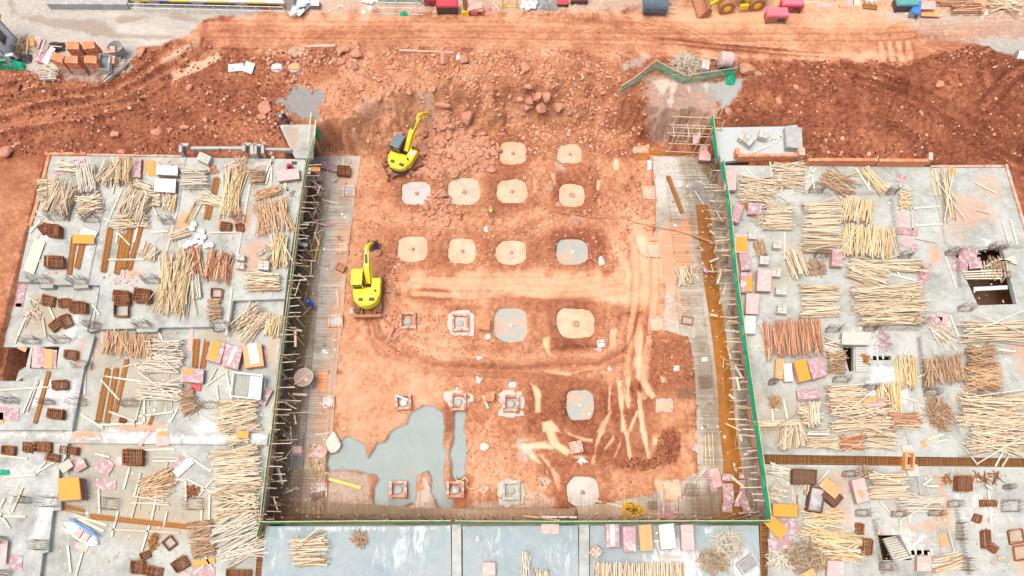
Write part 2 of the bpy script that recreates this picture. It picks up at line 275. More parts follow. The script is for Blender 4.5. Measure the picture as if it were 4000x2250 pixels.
# ------------------------------------------------------------------ materials
def new_mat(name, rough=.8, metal=0.0, spec=.3):
    m = bpy.data.materials.new(name); m.use_nodes = True
    n, l = m.node_tree.nodes, m.node_tree.links; b = n["Principled BSDF"]
    b.inputs["Roughness"].default_value = rough; b.inputs["Metallic"].default_value = metal
    b.inputs["Specular IOR Level"].default_value = spec
    return m, n, l, b
def nd(n, t, **kw):
    x = n.new(t)
    for k, v in kw.items():
        if k in x.inputs: x.inputs[k].default_value = v
        else: setattr(x, k, v)
    return x
def ramp(n, l, fac, stops, interp='LINEAR'):
    r = n.new("ShaderNodeValToRGB"); r.color_ramp.interpolation = interp; e = r.color_ramp.elements
    while len(e) < len(stops): e.new(.5)
    for k, (p, c) in enumerate(stops): e[k].position = p; e[k].color = (*c, 1)
    if fac is not None: l.new(fac, r.inputs[0])
    return r.outputs[0]
def mixc(n, l, fac, a, b, blend='MIX'):
    m = n.new("ShaderNodeMix"); m.data_type = 'RGBA'; m.blend_type = blend; m.clamp_factor = True
    for s, v in ((m.inputs[0], fac), (m.inputs[6], a), (m.inputs[7], b)):
        if isinstance(v, (int, float)): s.default_value = v
        elif isinstance(v, tuple): s.default_value = (*v, 1)
        else: l.new(v, s)
    return m.outputs[2]
def math_(n, l, op, a, b=None):
    m = n.new("ShaderNodeMath"); m.operation = op; m.use_clamp = False
    for s, v in zip(m.inputs, (a, b)):
        if v is None: continue
        if isinstance(v, (int, float)): s.default_value = v
        else: l.new(v, s)
    return m.outputs[0]
def noise(n, l, scale, detail=4, rough=.55, vec=None, dist=0):
    x = nd(n, "ShaderNodeTexNoise", Scale=scale, Detail=detail, Roughness=rough, Distortion=dist)
    if vec is not None: l.new(vec, x.inputs["Vector"])
    return x.outputs["Fac"]
def wpos(n): return n.new("ShaderNodeNewGeometry").outputs["Position"]
def bump(n, l, b, h, dist=.05, st=.6):
    x = nd(n, "ShaderNodeBump", Strength=st, Distance=dist); l.new(h, x.inputs["Height"]); l.new(x.outputs[0], b.inputs["Normal"])

def mat_ground():
    m, n, l, b = new_mat("red_earth", .85, 0, .25)
    a1 = nd(n, "ShaderNodeVertexColor", layer_name="soil"); a2 = nd(n, "ShaderNodeVertexColor", layer_name="soil_extra")
    s1 = n.new("ShaderNodeSeparateColor"); l.new(a1.outputs[0], s1.inputs[0]); s2 = n.new("ShaderNodeSeparateColor"); l.new(a2.outputs[0], s2.inputs[0])
    p = wpos(n); nf = noise(n, l, 2.6, 6, .65, p); nm = noise(n, l, .55, 4, .6, p); nq = noise(n, l, 9, 4, .7, p)
    dv = math_(n, l, 'ADD', math_(n, l, 'MULTIPLY', math_(n, l, 'SUBTRACT', nf, .5), .6), math_(n, l, 'MULTIPLY', math_(n, l, 'SUBTRACT', nq, .5), .55))
    t = math_(n, l, 'ADD', s1.outputs[0], math_(n, l, 'MULTIPLY', dv, math_(n, l, 'SUBTRACT', 1, math_(n, l, 'MULTIPLY', s2.outputs[1], .9))))
    c = ramp(n, l, t, [(0, (.165,.048,.022)), (.25, (.310,.106,.052)), (.5, (.470,.203,.098)), (.72, (.635,.332,.186)), (.95, (.720,.430,.262))])
    c = mixc(n, l, math_(n, l, 'MULTIPLY', math_(n, l, 'SUBTRACT', nm, .42), 1.2), c, mixc(n, l, .3, c, (.34,.135,.085)))
    gcol = ramp(n, l, math_(n, l, 'ADD', math_(n, l, 'MULTIPLY', nf, .7), math_(n, l, 'MULTIPLY', nm, .3)), [(.3, (.29,.26,.22)), (.5, (.38,.355,.30)), (.7, (.45,.42,.36))])
    gcol = mixc(n, l, math_(n, l, 'MULTIPLY', s1.outputs[2], .9), gcol, (.235,.27,.275))
    g2 = math_(n, l, 'MULTIPLY', s1.outputs[1], math_(n, l, 'ADD', .75, math_(n, l, 'MULTIPLY', nf, .5)))
    c = mixc(n, l, g2, c, gcol)
    tealc = mixc(n, l, nm, (.235,.29,.27), (.315,.36,.33))
    onlyteal = math_(n, l, 'MULTIPLY', s1.outputs[2], math_(n, l, 'SUBTRACT', 1, s1.outputs[1]))
    c = mixc(n, l, onlyteal, c, tealc)
    wh = math_(n, l, 'MULTIPLY', s2.outputs[0], math_(n, l, 'ADD', .3, nf)); c = mixc(n, l, wh, c, (.60,.53,.45))
    we = s2.outputs[1]; c = mixc(n, l, math_(n, l, 'MULTIPLY', math_(n, l, 'MULTIPLY', we, s1.outputs[1]), .55), c, (.20,.15,.10))
    l.new(c, b.inputs["Base Color"])
    r = n.new("ShaderNodeMapRange"); r.inputs[3].default_value = .9; r.inputs[4].default_value = .32; l.new(we, r.inputs[0]); l.new(r.outputs[0], b.inputs["Roughness"])
    hb = math_(n, l, 'MULTIPLY', math_(n, l, 'ADD', nf, math_(n, l, 'MULTIPLY', nq, .6)), math_(n, l, 'SUBTRACT', 1.05, math_(n, l, 'MAXIMUM', we, math_(n, l, 'MULTIPLY', s1.outputs[1], .93)))); bump(n, l, b, hb, .2, .9)
    return m

def tag(o, label=None, cat=None, group=None, kind=None):
    if label: o["label"] = label
    if cat: o["category"] = cat
    if group: o["group"] = group
    if kind: o["kind"] = kind
    return o
def mesh_np(name, V, F, mat, smooth=False):
    me = bpy.data.meshes.new(name); V = np.asarray(V, np.float32); F = np.asarray(F, np.int32)
    me.vertices.add(len(V)); me.vertices.foreach_set("co", V.ravel())
    k = F.shape[1]; me.loops.add(F.size); me.loops.foreach_set("vertex_index", F.ravel())
    me.polygons.add(len(F)); me.polygons.foreach_set("loop_start", np.arange(0, F.size, k, dtype=np.int32)); me.polygons.foreach_set("loop_total", np.full(len(F), k, np.int32))
    me.update(calc_edges=True); me.materials.append(mat)
    me.polygons.foreach_set("use_smooth", np.full(len(F), smooth)); return me
def link(name, me, parent=None, loc=None):
    o = bpy.data.objects.new(name, me); COL.objects.link(o)
    if parent: o.parent = parent
    if loc is not None: o.location = loc
    return o

def color_attr(me, name, arrs):
    a = me.color_attributes.new(name, 'FLOAT_COLOR', 'POINT'); v = np.ones((len(me.vertices), 4), np.float32)
    for k, x in enumerate(arrs): v[:, k] = np.clip(x.ravel(), 0, 1)
    a.data.foreach_set("color", v.ravel())
Hn = H.copy()
ny, nx = GX.shape
idx = np.arange(nx*ny).reshape(ny, nx)
F = np.stack([idx[:-1, :-1], idx[:-1, 1:], idx[1:, 1:], idx[1:, :-1]], -1).reshape(-1, 4)
me = mesh_np("red_earth_ground", np.stack([GX, GY, H], -1).reshape(-1, 3), F, mat_ground(), True)
color_attr(me, "soil", [tone, grey, teal]); color_attr(me, "soil_extra", [white, wet])
tag(link("ground", me), kind="structure")
# ------------------------------------------------------------------ mesh builder
class MB:
    def __init__(s): s.v = []; s.f = []; s.m = []
    def add(s, vs, fs, mi=0):
        o = len(s.v); s.v += [tuple(map(float, v)) for v in vs]; s.f += [tuple(i+o for i in f) for f in fs]; s.m += [mi]*len(fs); return s
    def hexa(s, b, t, mi=0):          # bottom quad, top quad
        return s.add(list(b)+list(t), [(3,2,1,0),(4,5,6,7),(0,1,5,4),(1,2,6,5),(2,3,7,6),(3,0,4,7)], mi)
    def box(s, c, d, rz=0, mi=0, M=None, taper=1.0):
        vs = []
        for z in (-.5, .5):
            k = taper if z > 0 else 1
            for x, y in ((-.5,-.5),(.5,-.5),(.5,.5),(-.5,.5)): vs.append(Vector((x*d[0]*k, y*d[1]*k, z*d[2])))
        R = M if M is not None else Matrix.Rotation(rz, 3, 'Z')
        vs = [R @ v + Vector(c) for v in vs]; return s.hexa(vs[:4], vs[4:], mi)
    def bar(s, p, q, w, h=None, n=4, mi=0, w2=None):
        p, q = Vector(p), Vector(q); d = q-p; L = d.length
        if L < 1e-5: return s
        d /= L; u = d.cross(Vector((0,0,1)));
        if u.length < 1e-3: u = Vector((1,0,0))
        u.normalize(); v = u.cross(d)
        h = h or w; vs = []
        for e, k in ((p, 1), (q, (w2/w if w2 else 1))):
            for i in range(n):
                a = 2*math.pi*(i+.5)/n; f = .5/math.cos(math.pi/n)
                vs.append(e + u*(math.cos(a)*w*f*k) + v*(math.sin(a)*h*f*k))
        fs = [(i, (i+1) % n, n+(i+1) % n, n+i) for i in range(n)] + [tuple(range(n-1, -1, -1)), tuple(range(n, 2*n))]
        return s.add(vs, fs, mi)
    def tube(s, pts, r, n=6, mi=0, closed=False):
        pts = [Vector(p) for p in pts]; N = len(pts); vs = []
        for i, p in enumerate(pts):
            a = pts[(i-1) % N] if (closed or i) else p; b = pts[(i+1) % N] if (closed or i < N-1) else p
            d = (b-a).normalized() if (b-a).length > 1e-6 else Vector((1,0,0)); u = d.cross(Vector((0,0,1)))
            if u.length < 1e-3: u = Vector((1,0,0))
            u.normalize(); w = u.cross(d)
            vs += [p + u*math.cos(2*math.pi*k/n)*r + w*math.sin(2*math.pi*k/n)*r for k in range(n)]
        fs = []
        for i in range(N if closed else N-1):
            j = (i+1) % N
            fs += [(i*n+k, i*n+(k+1) % n, j*n+(k+1) % n, j*n+k) for k in range(n)]
        if not closed: fs += [tuple(range(n-1,-1,-1)), tuple(range((N-1)*n, N*n))]
        return s.add(vs, fs, mi)
    def lathe(s, c, prof, n=20, M=None, mi=0, a0=0, a1=2*math.pi):
        R = M if M is not None else Matrix.Identity(3); vs = []; full = abs(a1-a0-2*math.pi) < 1e-6; m = n if full else n+1
        for r, z in prof:
            for k in range(m):
                a = a0+(a1-a0)*k/n; vs.append(R @ Vector((r*math.cos(a), r*math.sin(a), z)) + Vector(c))
        fs = []
        for i in range(len(prof)-1):
            for k in range(n): k2 = (k+1) % m; fs.append((i*m+k, i*m+k2, (i+1)*m+k2, (i+1)*m+k))
        if full and prof[-1][0] > 1e-3: fs.append(tuple((len(prof)-1)*m+k for k in range(m)))
        if full and prof[0][0] > 1e-3: fs.append(tuple(m-1-k for k in range(m)))
        return s.add(vs, fs, mi)
    def prism(s, poly, z0, z1, mi=0, M=None, c=(0,0,0)):     # poly extruded along z (then rotated by M)
        R = M if M is not None else Matrix.Identity(3); n = len(poly)
        vs = [R @ Vector((x, y, z)) + Vector(c) for z in (z0, z1) for x, y in poly]
        return s.add(vs, [tuple(range(n-1,-1,-1)), tuple(range(n, 2*n))] + [(i, (i+1) % n, n+(i+1) % n, n+i) for i in range(n)], mi)
    def me(s, name, mats, origin=(0,0,0), bevel=0, smooth=False):
        me = bpy.data.meshes.new(name); ox, oy, oz = origin
        me.from_pydata([(x-ox, y-oy, z-oz) for x, y, z in s.v], [], s.f)
        for m in (mats if isinstance(mats, (list, tuple)) else [mats]): me.materials.append(m)
        if any(s.m): me.polygons.foreach_set("material_index", s.m)
        if smooth: me.polygons.foreach_set("use_smooth", [True]*len(s.f))
        me.update(); return me
    def build(s, name, mats, parent=None, loc=None, bevel=0, smooth=False):
        """loc: where the thing's origin sits (world) - vertices are given in world space; a child keeps its thing's origin"""
        org = loc if loc is not None else (0,0,0)
        if parent is not None and loc is None: org = parent.get("_o", (0,0,0))
        o = link(name, s.me(name, mats, org, smooth=smooth), parent, None if parent is not None else org)
        if bevel: md = o.modifiers.new("bevel", 'BEVEL'); md.width = bevel; md.segments = 2; md.limit_method = 'ANGLE'
        return o
def thing(name, label, cat, loc=(0,0,0), rz=0, group=None):
    o = bpy.data.objects.new(name, None); COL.objects.link(o); o.location = loc; o.rotation_euler = (0,0,rz); o.empty_display_size = .3
    return tag(o, label, cat, group)

# ------------------------------------------------------------------ object materials
def isl(name, pal, rough=.75, nscale=6, namt=.35, spec=.25, metal=0, stain=None, bmp=0):
    m, n, l, b = new_mat(name, rough, metal, spec)
    g = n.new("ShaderNodeNewGeometry"); p = g.outputs["Position"]
    c = ramp(n, l, g.outputs["Random Per Island"], [((k+.5)/len(pal), c) for k, c in enumerate(pal)])
    nz = noise(n, l, nscale, 4, .6, p)
    c = mixc(n, l, namt, c, ramp(n, l, nz, [(.25, (.35,.33,.3)), (.7, (1.15,1.13,1.1))]), 'MULTIPLY')
    if stain:
        n2 = noise(n, l, stain[1], 5, .65, p)
        f = n.new("ShaderNodeMapRange"); f.inputs[1].default_value = stain[2]; f.inputs[2].default_value = stain[2]+.14; l.new(n2, f.inputs[0])
        c = mixc(n, l, f.outputs[0], c, stain[0])
    l.new(c, b.inputs["Base Color"])
    if bmp: bump(n, l, b, nz, bmp, .5)
    return m
M = {}
M['pale'] = isl('pale_timber', [(0.636,0.508,0.338),(0.705,0.601,0.446),(0.533,0.398,0.248),(0.740,0.652,0.504),(0.654,0.517,0.330),(0.344,0.237,0.140)], nscale=3, namt=.2)
M['yellow'] = isl('yellow_bamboo', [(0.671,0.508,0.272),(0.714,0.593,0.396),(0.585,0.407,0.198),(0.722,0.618,0.446),(0.413,0.271,0.132),(0.636,0.466,0.206)], nscale=3, namt=.2)
M['red'] = isl('reddish_poles', [(.42,.17,.08),(.50,.24,.13),(.36,.13,.06),(.55,.33,.20),(.45,.19,.09),(.66,.52,.36)], nscale=4)
M['redtan'] = isl('tan_red_poles', [(.50,.27,.14),(.62,.45,.28),(.45,.20,.10),(.68,.54,.36),(.55,.36,.20),(.60,.40,.2)], nscale=4)
M['brown'] = isl('brown_poles', [(.40,.25,.14),(.50,.34,.20),(.33,.19,.10),(.56,.42,.26),(.45,.28,.15),(.28,.17,.10)], nscale=4)
M['grey'] = isl('grey_timber', [(0.516,0.457,0.347),(0.602,0.542,0.429),(0.378,0.313,0.223),(0.636,0.584,0.479),(0.533,0.457,0.330)], nscale=4, namt=.2)
M['white'] = isl('whitish_timber', [(0.623,0.565,0.449),(0.672,0.614,0.504),(0.541,0.468,0.354),(0.689,0.638,0.535),(0.377,0.307,0.220)], nscale=4, namt=.2)
M['offcut'] = isl('dark_offcuts', [(.30,.21,.13),(.44,.32,.20),(.20,.14,.09),(.55,.43,.28),(.36,.25,.15)], nscale=5)
M['rust'] = isl('rusty_steel', [(.32,.12,.045),(.24,.085,.035),(.40,.17,.06),(.18,.065,.03)], rough=.9, nscale=7)
M['rustbar'] = isl('orange_rust_bars', [(.42,.19,.045),(.32,.125,.035),(.48,.24,.06),(.26,.095,.03)], rough=.85, nscale=7)
M['rebar'] = isl('starter_bar_steel', [(.26,.17,.12),(.34,.23,.16),(.20,.14,.11)], rough=.85)
M['mat_rebar'] = isl('mat_steel', [(.22,.14,.085),(.28,.19,.12),(.17,.115,.075)], rough=.85)
CST = ((.58,.47,.46), 2.6, .5)
M['mauve'] = isl('mauve_formply', [(.42,.25,.25),(.48,.32,.31),(.36,.20,.20),(.53,.40,.38)], .55, 2.5, .3, .4, stain=CST)
M['pink'] = isl('pink_formply', [(.58,.31,.28),(.63,.38,.34),(.52,.25,.23)], .55, 2.5, .25, .4, stain=((.64,.50,.46), 3, .52))
M['orange'] = isl('orange_formply', [(.85,.29,.025),(.82,.26,.03),(.86,.33,.05)], .5, 1.2, .12, .3, stain=((.80,.38,.14), 2.4, .66))
M['peachply'] = isl('worn_orange_formply', [(.78,.33,.13),(.74,.29,.11)], .55, 2, .2, .35, stain=((.66,.42,.30), 2.2, .58))
M['whiteply'] = isl('cement_covered_formply', [(.55,.54,.51),(.61,.60,.57),(.49,.47,.45)], .6, 2.5, .35, .35, stain=((.46,.38,.37), 2.6, .54))
M['plyedge'] = isl('formply_edges', [(.34,.17,.13),(.44,.27,.22),(.28,.15,.13),(.52,.38,.33),(.5,.25,.16)], .7, 5, .3)
M['brick'] = isl('orange_brick', [(.58,.20,.085),(.64,.25,.12),(.52,.17,.075),(.66,.30,.17)], .85, 9, .25, stain=((.62,.42,.32), 3, .62))
M['brickdust'] = isl('dusty_brick', [(.50,.26,.17),(.58,.34,.24),(.44,.22,.15),(.60,.42,.33)], .9, 6, .3, stain=((.62,.50,.42), 3, .5))
M['mortarbrick'] = isl('mortared_brick', [(.50,.16,.09),(.58,.22,.13),(.56,.28,.19),(.62,.44,.35)], .9, 9, .25)
M['block'] = isl('grey_block', [(.46,.44,.37),(.52,.50,.43),(.40,.38,.32)], .9, 5, .2)
M['concbox'] = isl('grey_concrete', [(.34,.345,.32),(.40,.40,.37)], .85, 1.6, .4, stain=((.52,.52,.49), 1.2, .58))
M['water'] = None
def flat(name, col, rough=.5, metal=0, spec=.4, nscale=3, namt=.3, stain=None, bmp=0):
    return isl(name, [col, tuple(c*.96 for c in col)], rough, nscale, namt, spec, metal, stain, bmp)
M['yellowpaint'] = flat('yellow_machine_paint', (.80,.56,.015), .38, 0, .5, 2, .15, stain=((.55,.32,.12), 2.2, .68))
M['brightyellow'] = flat('bright_yellow_paint', (.85,.68,.02), .35, 0, .5, 2, .1, stain=((.58,.36,.12), 2.5, .62))
M['darksteel'] = flat('dark_steel', (.09,.085,.085), .6, .3, .4, 4, .4)
M['track'] = flat('muddy_track', (.24,.12,.07), .9, 0, .2, 5, .5)
M['mudsteel'] = flat('mud_caked_steel', (.40,.19,.10), .9, 0, .2, 4, .4)
M['glass'] = flat('cab_glass', (.05,.065,.07), .12, 0, .6, 2, .1)
M['roofslate'] = flat('dusty_slate_roof', (.13,.18,.20), .6, 0, .4, 5, .3, stain=((.24,.29,.31), 3, .6))
M['chrome'] = flat('chrome_rod', (.7,.7,.7), .25, .9)
def net_(name, *a, alpha=.8, **k):
    m = flat(name, *a, **k); m.node_tree.nodes['Principled BSDF'].inputs['Alpha'].default_value = alpha; return m
M['netgreen'] = net_('green_net', (.02,.42,.22), .75, 0, .2, 2.5, .25, stain=((.10,.40,.25), 1.1, .58), alpha=.9)
M['netteal'] = net_('faded_green_net', (.10,.46,.32), .75, 0, .2, 2, .2, stain=((.26,.50,.36), 1.0, .5), alpha=.4)
M['bamboo'] = flat('bamboo_rail', (.68,.52,.24), .6, 0, .3, 3, .3)
M['palepole'] = flat('pale_pole', (.70,.58,.42), .7, 0, .3, 3, .3)
M['whitepaint'] = flat('white_paint', (.78,.78,.77), .5, 0, .4, 2, .15)
M['whitepipe'] = flat('whitewashed_pipe', (.72,.70,.64), .6)
M['redpaint'] = flat('red_paint', (.55,.05,.06), .45, 0, .4, 3, .2)
M['pinkpaint'] = flat('pink_red_paint', (.74,.16,.20), .45, 0, .4, 3, .2)
M['tealpaint'] = flat('teal_paint', (.10,.32,.30), .5)
M['bluepaint'] = flat('blue_plastic', (.05,.20,.60), .5)
M['sack'] = flat('white_sack', (.74,.73,.70), .8, 0, .2, 3, .3)
M['tarp'] = flat('dark_tarp_and_shade', (.035,.03,.03), .5, 0, .4, 5, .4)  # tarpaulin black; also paints the shade disc inside the pipes
M['greytarp'] = flat('grey_tarp', (.30,.30,.28), .8, 0, .3, 3, .4, bmp=.05)
M['bluesheet'] = flat('pale_blue_panel', (.56,.62,.66), .5, 0, .4, 3, .2)
M['rooftile'] = isl('orange_roof_tiles', [(.62,.24,.10),(.55,.19,.08),(.68,.30,.15)], .8, 6, .3)
M['rock'] = isl('pale_red_rock', [(.60,.31,.19),(.68,.38,.25),(.52,.25,.145),(.72,.44,.31),(.45,.20,.115)], .9, 3.5, .45, .2, bmp=.06)
M['rockdark'] = isl('earthy_rock', [(.34,.13,.07),(.42,.18,.10),(.27,.10,.055),(.48,.24,.15)], .9, 3, .5, .2, bmp=.06)
M['clod'] = isl('earth_clods', [(.20,.062,.028),(.27,.09,.042),(.15,.045,.02),(.34,.13,.068),(.24,.075,.034)], .95, 5, .4, .15)
M['clodpit'] = isl('pit_clods', [(.40,.165,.08),(.48,.215,.11),(.33,.125,.058),(.54,.26,.145)], .95, 5, .4, .15)
M['palerock'] = flat('pale_stone', (.66,.58,.49), .9, 0, .2, 3, .35, bmp=.06)
M['rope'] = flat('yellow_hose', (.72,.42,.01), .5); M['paleho'] = flat('pale_hose', (.66,.52,.28), .6); M['mudhose'] = flat('muddy_cable', (.52,.24,.12), .8)
M['wire'] = flat('grey_wire', (.20,.26,.30), .5, .5, .4, 8, .5)
M['skin'] = flat('skin', (.48,.26,.17), .6); M['navy'] = flat('navy_cloth', (.03,.05,.10), .9); M['shirtred'] = flat('red_shirt', (.62,.04,.07), .8)
M['hatred'] = flat('red_helmet', (.72,.03,.10), .35); M['hatyel'] = flat('yellow_helmet', (.85,.78,.02), .35); M['hatpale'] = flat('pale_pink_helmet', (.62,.42,.36), .5)
M['overall'] = flat('blue_overalls', (.04,.12,.55), .85, 0, .2, 8, .4); M['khaki'] = flat('khaki_cloth', (.36,.27,.16), .9); M['tealcloth'] = flat('teal_cloth', (.10,.22,.19), .9); M['boot'] = flat('dark_boots', (.05,.03,.03), .8)

def mat_slab(name, stops, whitec=(.57,.58,.56), wet=(.31,.255,.165), streak=False):
    m, n, l, b = new_mat(name, .8, 0, .3)
    a = nd(n, "ShaderNodeVertexColor", layer_name="stain"); s = n.new("ShaderNodeSeparateColor"); l.new(a.outputs[0], s.inputs[0])
    p = wpos(n); n1 = noise(n, l, .35, 5, .6, p, .4); n2 = noise(n, l, 1.8, 6, .65, p); n3 = noise(n, l, 7, 4, .7, p)
    f = math_(n, l, 'ADD', math_(n, l, 'MULTIPLY', n1, .6), math_(n, l, 'ADD', math_(n, l, 'MULTIPLY', n2, .3), math_(n, l, 'MULTIPLY', n3, .12)))
    c = ramp(n, l, f, stops)
    wv = math_(n, l, 'ADD', s.outputs[1], math_(n, l, 'MULTIPLY', math_(n, l, 'SUBTRACT', n1, .52), 1.1)); wv = math_(n, l, 'MULTIPLY', wv, math_(n, l, 'ADD', .55, n2))
    c = mixc(n, l, wv, c, wet)
    mv = math_(n, l, 'MULTIPLY', s.outputs[0], math_(n, l, 'ADD', .5, math_(n, l, 'MULTIPLY', n2, 1.0)))
    c = mixc(n, l, mv, c, (.50,.27,.15))
    mp = n.new("ShaderNodeMapping"); mp.inputs["Scale"].default_value = (1, .22, 1) if streak else (1, 1, 1); l.new(p, mp.inputs[0])
    n4 = noise(n, l, 1.3, 6, .75, mp.outputs[0], 1.2)
    fr = n.new("ShaderNodeMapRange"); fr.inputs[1].default_value = .60; fr.inputs[2].default_value = .72; l.new(math_(n, l, 'ADD', n4, math_(n, l, 'MULTIPLY', s.outputs[2], .35)), fr.inputs[0])
    c = mixc(n, l, math_(n, l, 'MULTIPLY', fr.outputs[0], .8), c, whitec)
    n5 = noise(n, l, 23, 3, .7, p); fk = n.new("ShaderNodeMapRange"); fk.inputs[1].default_value = .66; fk.inputs[2].default_value = .72; l.new(n5, fk.inputs[0])
    c = mixc(n, l, math_(n, l, 'MULTIPLY', fk.outputs[0], .45), c, (.20,.17,.15))
    l.new(c, b.inputs["Base Color"])
    r = n.new("ShaderNodeMapRange"); r.inputs[3].default_value = .8; r.inputs[4].default_value = .38; l.new(wv, r.inputs[0]); l.new(r.outputs[0], b.inputs["Roughness"])
    bump(n, l, b, math_(n, l, 'ADD', n2, math_(n, l, 'MULTIPLY', n3, .5)), .03, .5)
    return m
M['slab'] = mat_slab('deck_concrete', [(.32,(.18,.180,.145)),(.44,(.295,.302,.262)),(.55,(.39,.405,.365)),(.68,(.50,.52,.48))])
M['slabblue'] = mat_slab('blue_grey_deck', [(.3,(.185,.235,.24)),(.45,(.25,.305,.308)),(.6,(.31,.36,.36)),(.75,(.42,.46,.455))], streak=True)
M['slabwhite'] = mat_slab('smooth_white_deck', [(.3,(.35,.385,.38)),(.6,(.43,.46,.45)),(.8,(.50,.53,.515))])
M['slabpit'] = mat_slab('stained_pit_concrete', [(.32,(.20,.165,.115)),(.45,(.33,.295,.235)),(.58,(.45,.415,.345)),(.74,(.55,.52,.46))], whitec=(.5,.48,.44), wet=(.16,.10,.045))
M['slabdark'] = flat('dark_form_and_shade', (.16,.09,.055), .9, 0, .2, 4, .5)  # form timber; also the painted shade of the sheets under deck openings

# ------------------------------------------------------------------ concrete decks
LEV = []       # (world polygon at its level, z) tested in order for placing things
def slab_mesh(poly, z, th, holes=(), step=.4, stains=(), mat='slab', pts=None):
    poly = [tuple(p) for p in poly]; x0 = min(p[0] for p in poly); x1 = max(p[0] for p in poly); y0 = min(p[1] for p in poly); y1 = max(p[1] for p in poly)
    gx, gy = np.meshgrid(np.arange(x0+step/2, x1, step), np.arange(max(y0, -1)+step/2, y1, step)); gx, gy = gx.ravel(), gy.ravel()
    gx = gx + nr.uniform(-.1, .1, gx.shape)*step; gy = gy + nr.uniform(-.1, .1, gy.shape)*step
    ok = (sdist(gx, gy, poly) > step*.3)
    for h in holes: ok &= sdist(gx, gy, h) < -step*.3
    V = [Vector(p) for p in poly]; E = [(i, (i+1) % len(poly)) for i in range(len(poly))]
    for h in holes:
        o = len(V); V += [Vector(p) for p in h]; E += [(o+i, o+(i+1) % len(h)) for i in range(len(h))]
    V += [Vector((a, b)) for a, b in zip(gx[ok], gy[ok])]
    ov, oe, of, *_ = geometry.delaunay_2d_cdt(V, E, [], 0, 1e-4)
    vx = np.array([v.x for v in ov]); vy = np.array([v.y for v in ov]); T = np.array([f for f in of if len(f) == 3])
    cx, cy = vx[T].mean(1), vy[T].mean(1); k = inpoly(cx, cy, poly)
    for h in holes: k &= ~inpoly(cx, cy, h)
    T = T[k]
    mb = MB(); mb.v = [(a, b, z) for a, b in zip(vx, vy)]; mb.f = [tuple(t) for t in T]; mb.m = [0]*len(T)
    nv = len(mb.v)
    for ring in [poly]+list(holes):
        for i in range(len(ring)):
            a, b = ring[i], ring[(i+1) % len(ring)]
            mb.add([(*a, z), (*b, z), (*b, z-th), (*a, z-th)], [(0,1,2,3)])
    return mb, vx, vy, nv
def stain_vals(vx, vy, stains, z):
    R = np.zeros(len(vx)); G = np.zeros(len(vx)); B = np.zeros(len(vx)); w = (fbm(vx*.7, vy*.7, 4, 77)-.5)*2.2
    for ch, X, Y, rx, ry, k in stains:
        c = gp(X, Y, z); sx = rx*c[1]*0+rx/FPX*60; sy = ry/FPX*66
        d = np.sqrt(((vx-c[0])/sx)**2+((vy-c[1])/sy)**2)+w*.45; v = k*(1-sstep(.55, 1.15, d))
        a = {'m': R, 'w': G, 'c': B}[ch]; np.maximum(a, v, out=a)
    return R, G, B
def slab(name, label, ptsD, z, th=.25, holes=(), stains=(), mat='slab', step=.4, parent=None, cat='concrete deck', world=None, lev=True):
    poly = world if world is not None else gpoly(ptsD, z)
    hs = [gpoly(h, z) for h in holes]
    mb, vx, vy, nv = slab_mesh(poly, z, th, hs, step)
    me = mb.me(name, M[mat]); R, G, B = stain_vals(vx, vy, stains, z); pad = np.zeros(len(mb.v)-nv)
    color_attr(me, "stain", [np.concatenate([a, pad]) for a in (R, G, B)])
    o = link(name, me, parent)
    if parent is None: tag(o, label, cat)
    if lev: LEV.insert(0, (poly, z))
    return o
def level(X, Y):
    for poly, z in LEV:
        p = gp(X, Y, z)
        if inpoly(np.array([p[0]]), np.array([p[1]]), poly)[0]: return z
    zs = np.arange(2.6, -4.6, -.03); d = ray(X, Y); t = (zs-CAMH)/d[2]
    hh = Hs(d[0]*t, d[1]*t); k = np.nonzero(zs <= hh)[0]
    return float(zs[k[0]]) if len(k) else 0.0
def W(c, r, px, py, dz=0.0, z=None):
    X, Y = D(c, r, px, py)
    if z is None: z = level(X, Y)
    return Vector(gp(X, Y, z+dz))

# pit strips of concrete
ml = lambda *a: a
slab('base_slab', 'stained concrete strip with rebar along the foot of the left deck', BS1, -3.9, .4, mat='slabpit',
     stains=[('m',880,460,40,60,.6),('m',860,640,30,100,.8),('m',850,800,25,140,.7),('m',815,1000,30,120,.6),('m',800,1150,40,60,.7),('w',775,600,34,260,1),('w',750,850,34,200,1),('w',730,1080,34,260,1),('m',850,1000,30,200,.5),('m',880,700,20,250,.5),('w',760,1230,40,60,.6),('w',900,1290,260,30,.9),('w',1500,1295,300,26,.8),('m',1300,1295,200,20,.5)], cat='concrete strip')
slab('base_slab', 'concrete strip with flooded rust brown channel along the right deck', BS2, -3.9, .4, mat='slabpit',
     stains=[('m',1700,600,55,70,1),('m',1700,660,60,90,1),('m',1730,560,30,30,.9),('m',1690,760,50,80,.5),('c',1680,450,50,70,.7),('c',1690,800,40,60,.3),('w',1790,430,30,50,.9),('w',1780,1000,30,200,.5),('m',1700,1180,30,40,.5),('m',1560,1290,120,20,.4),('w',1820,1270,80,60,.7)], cat='concrete strip')
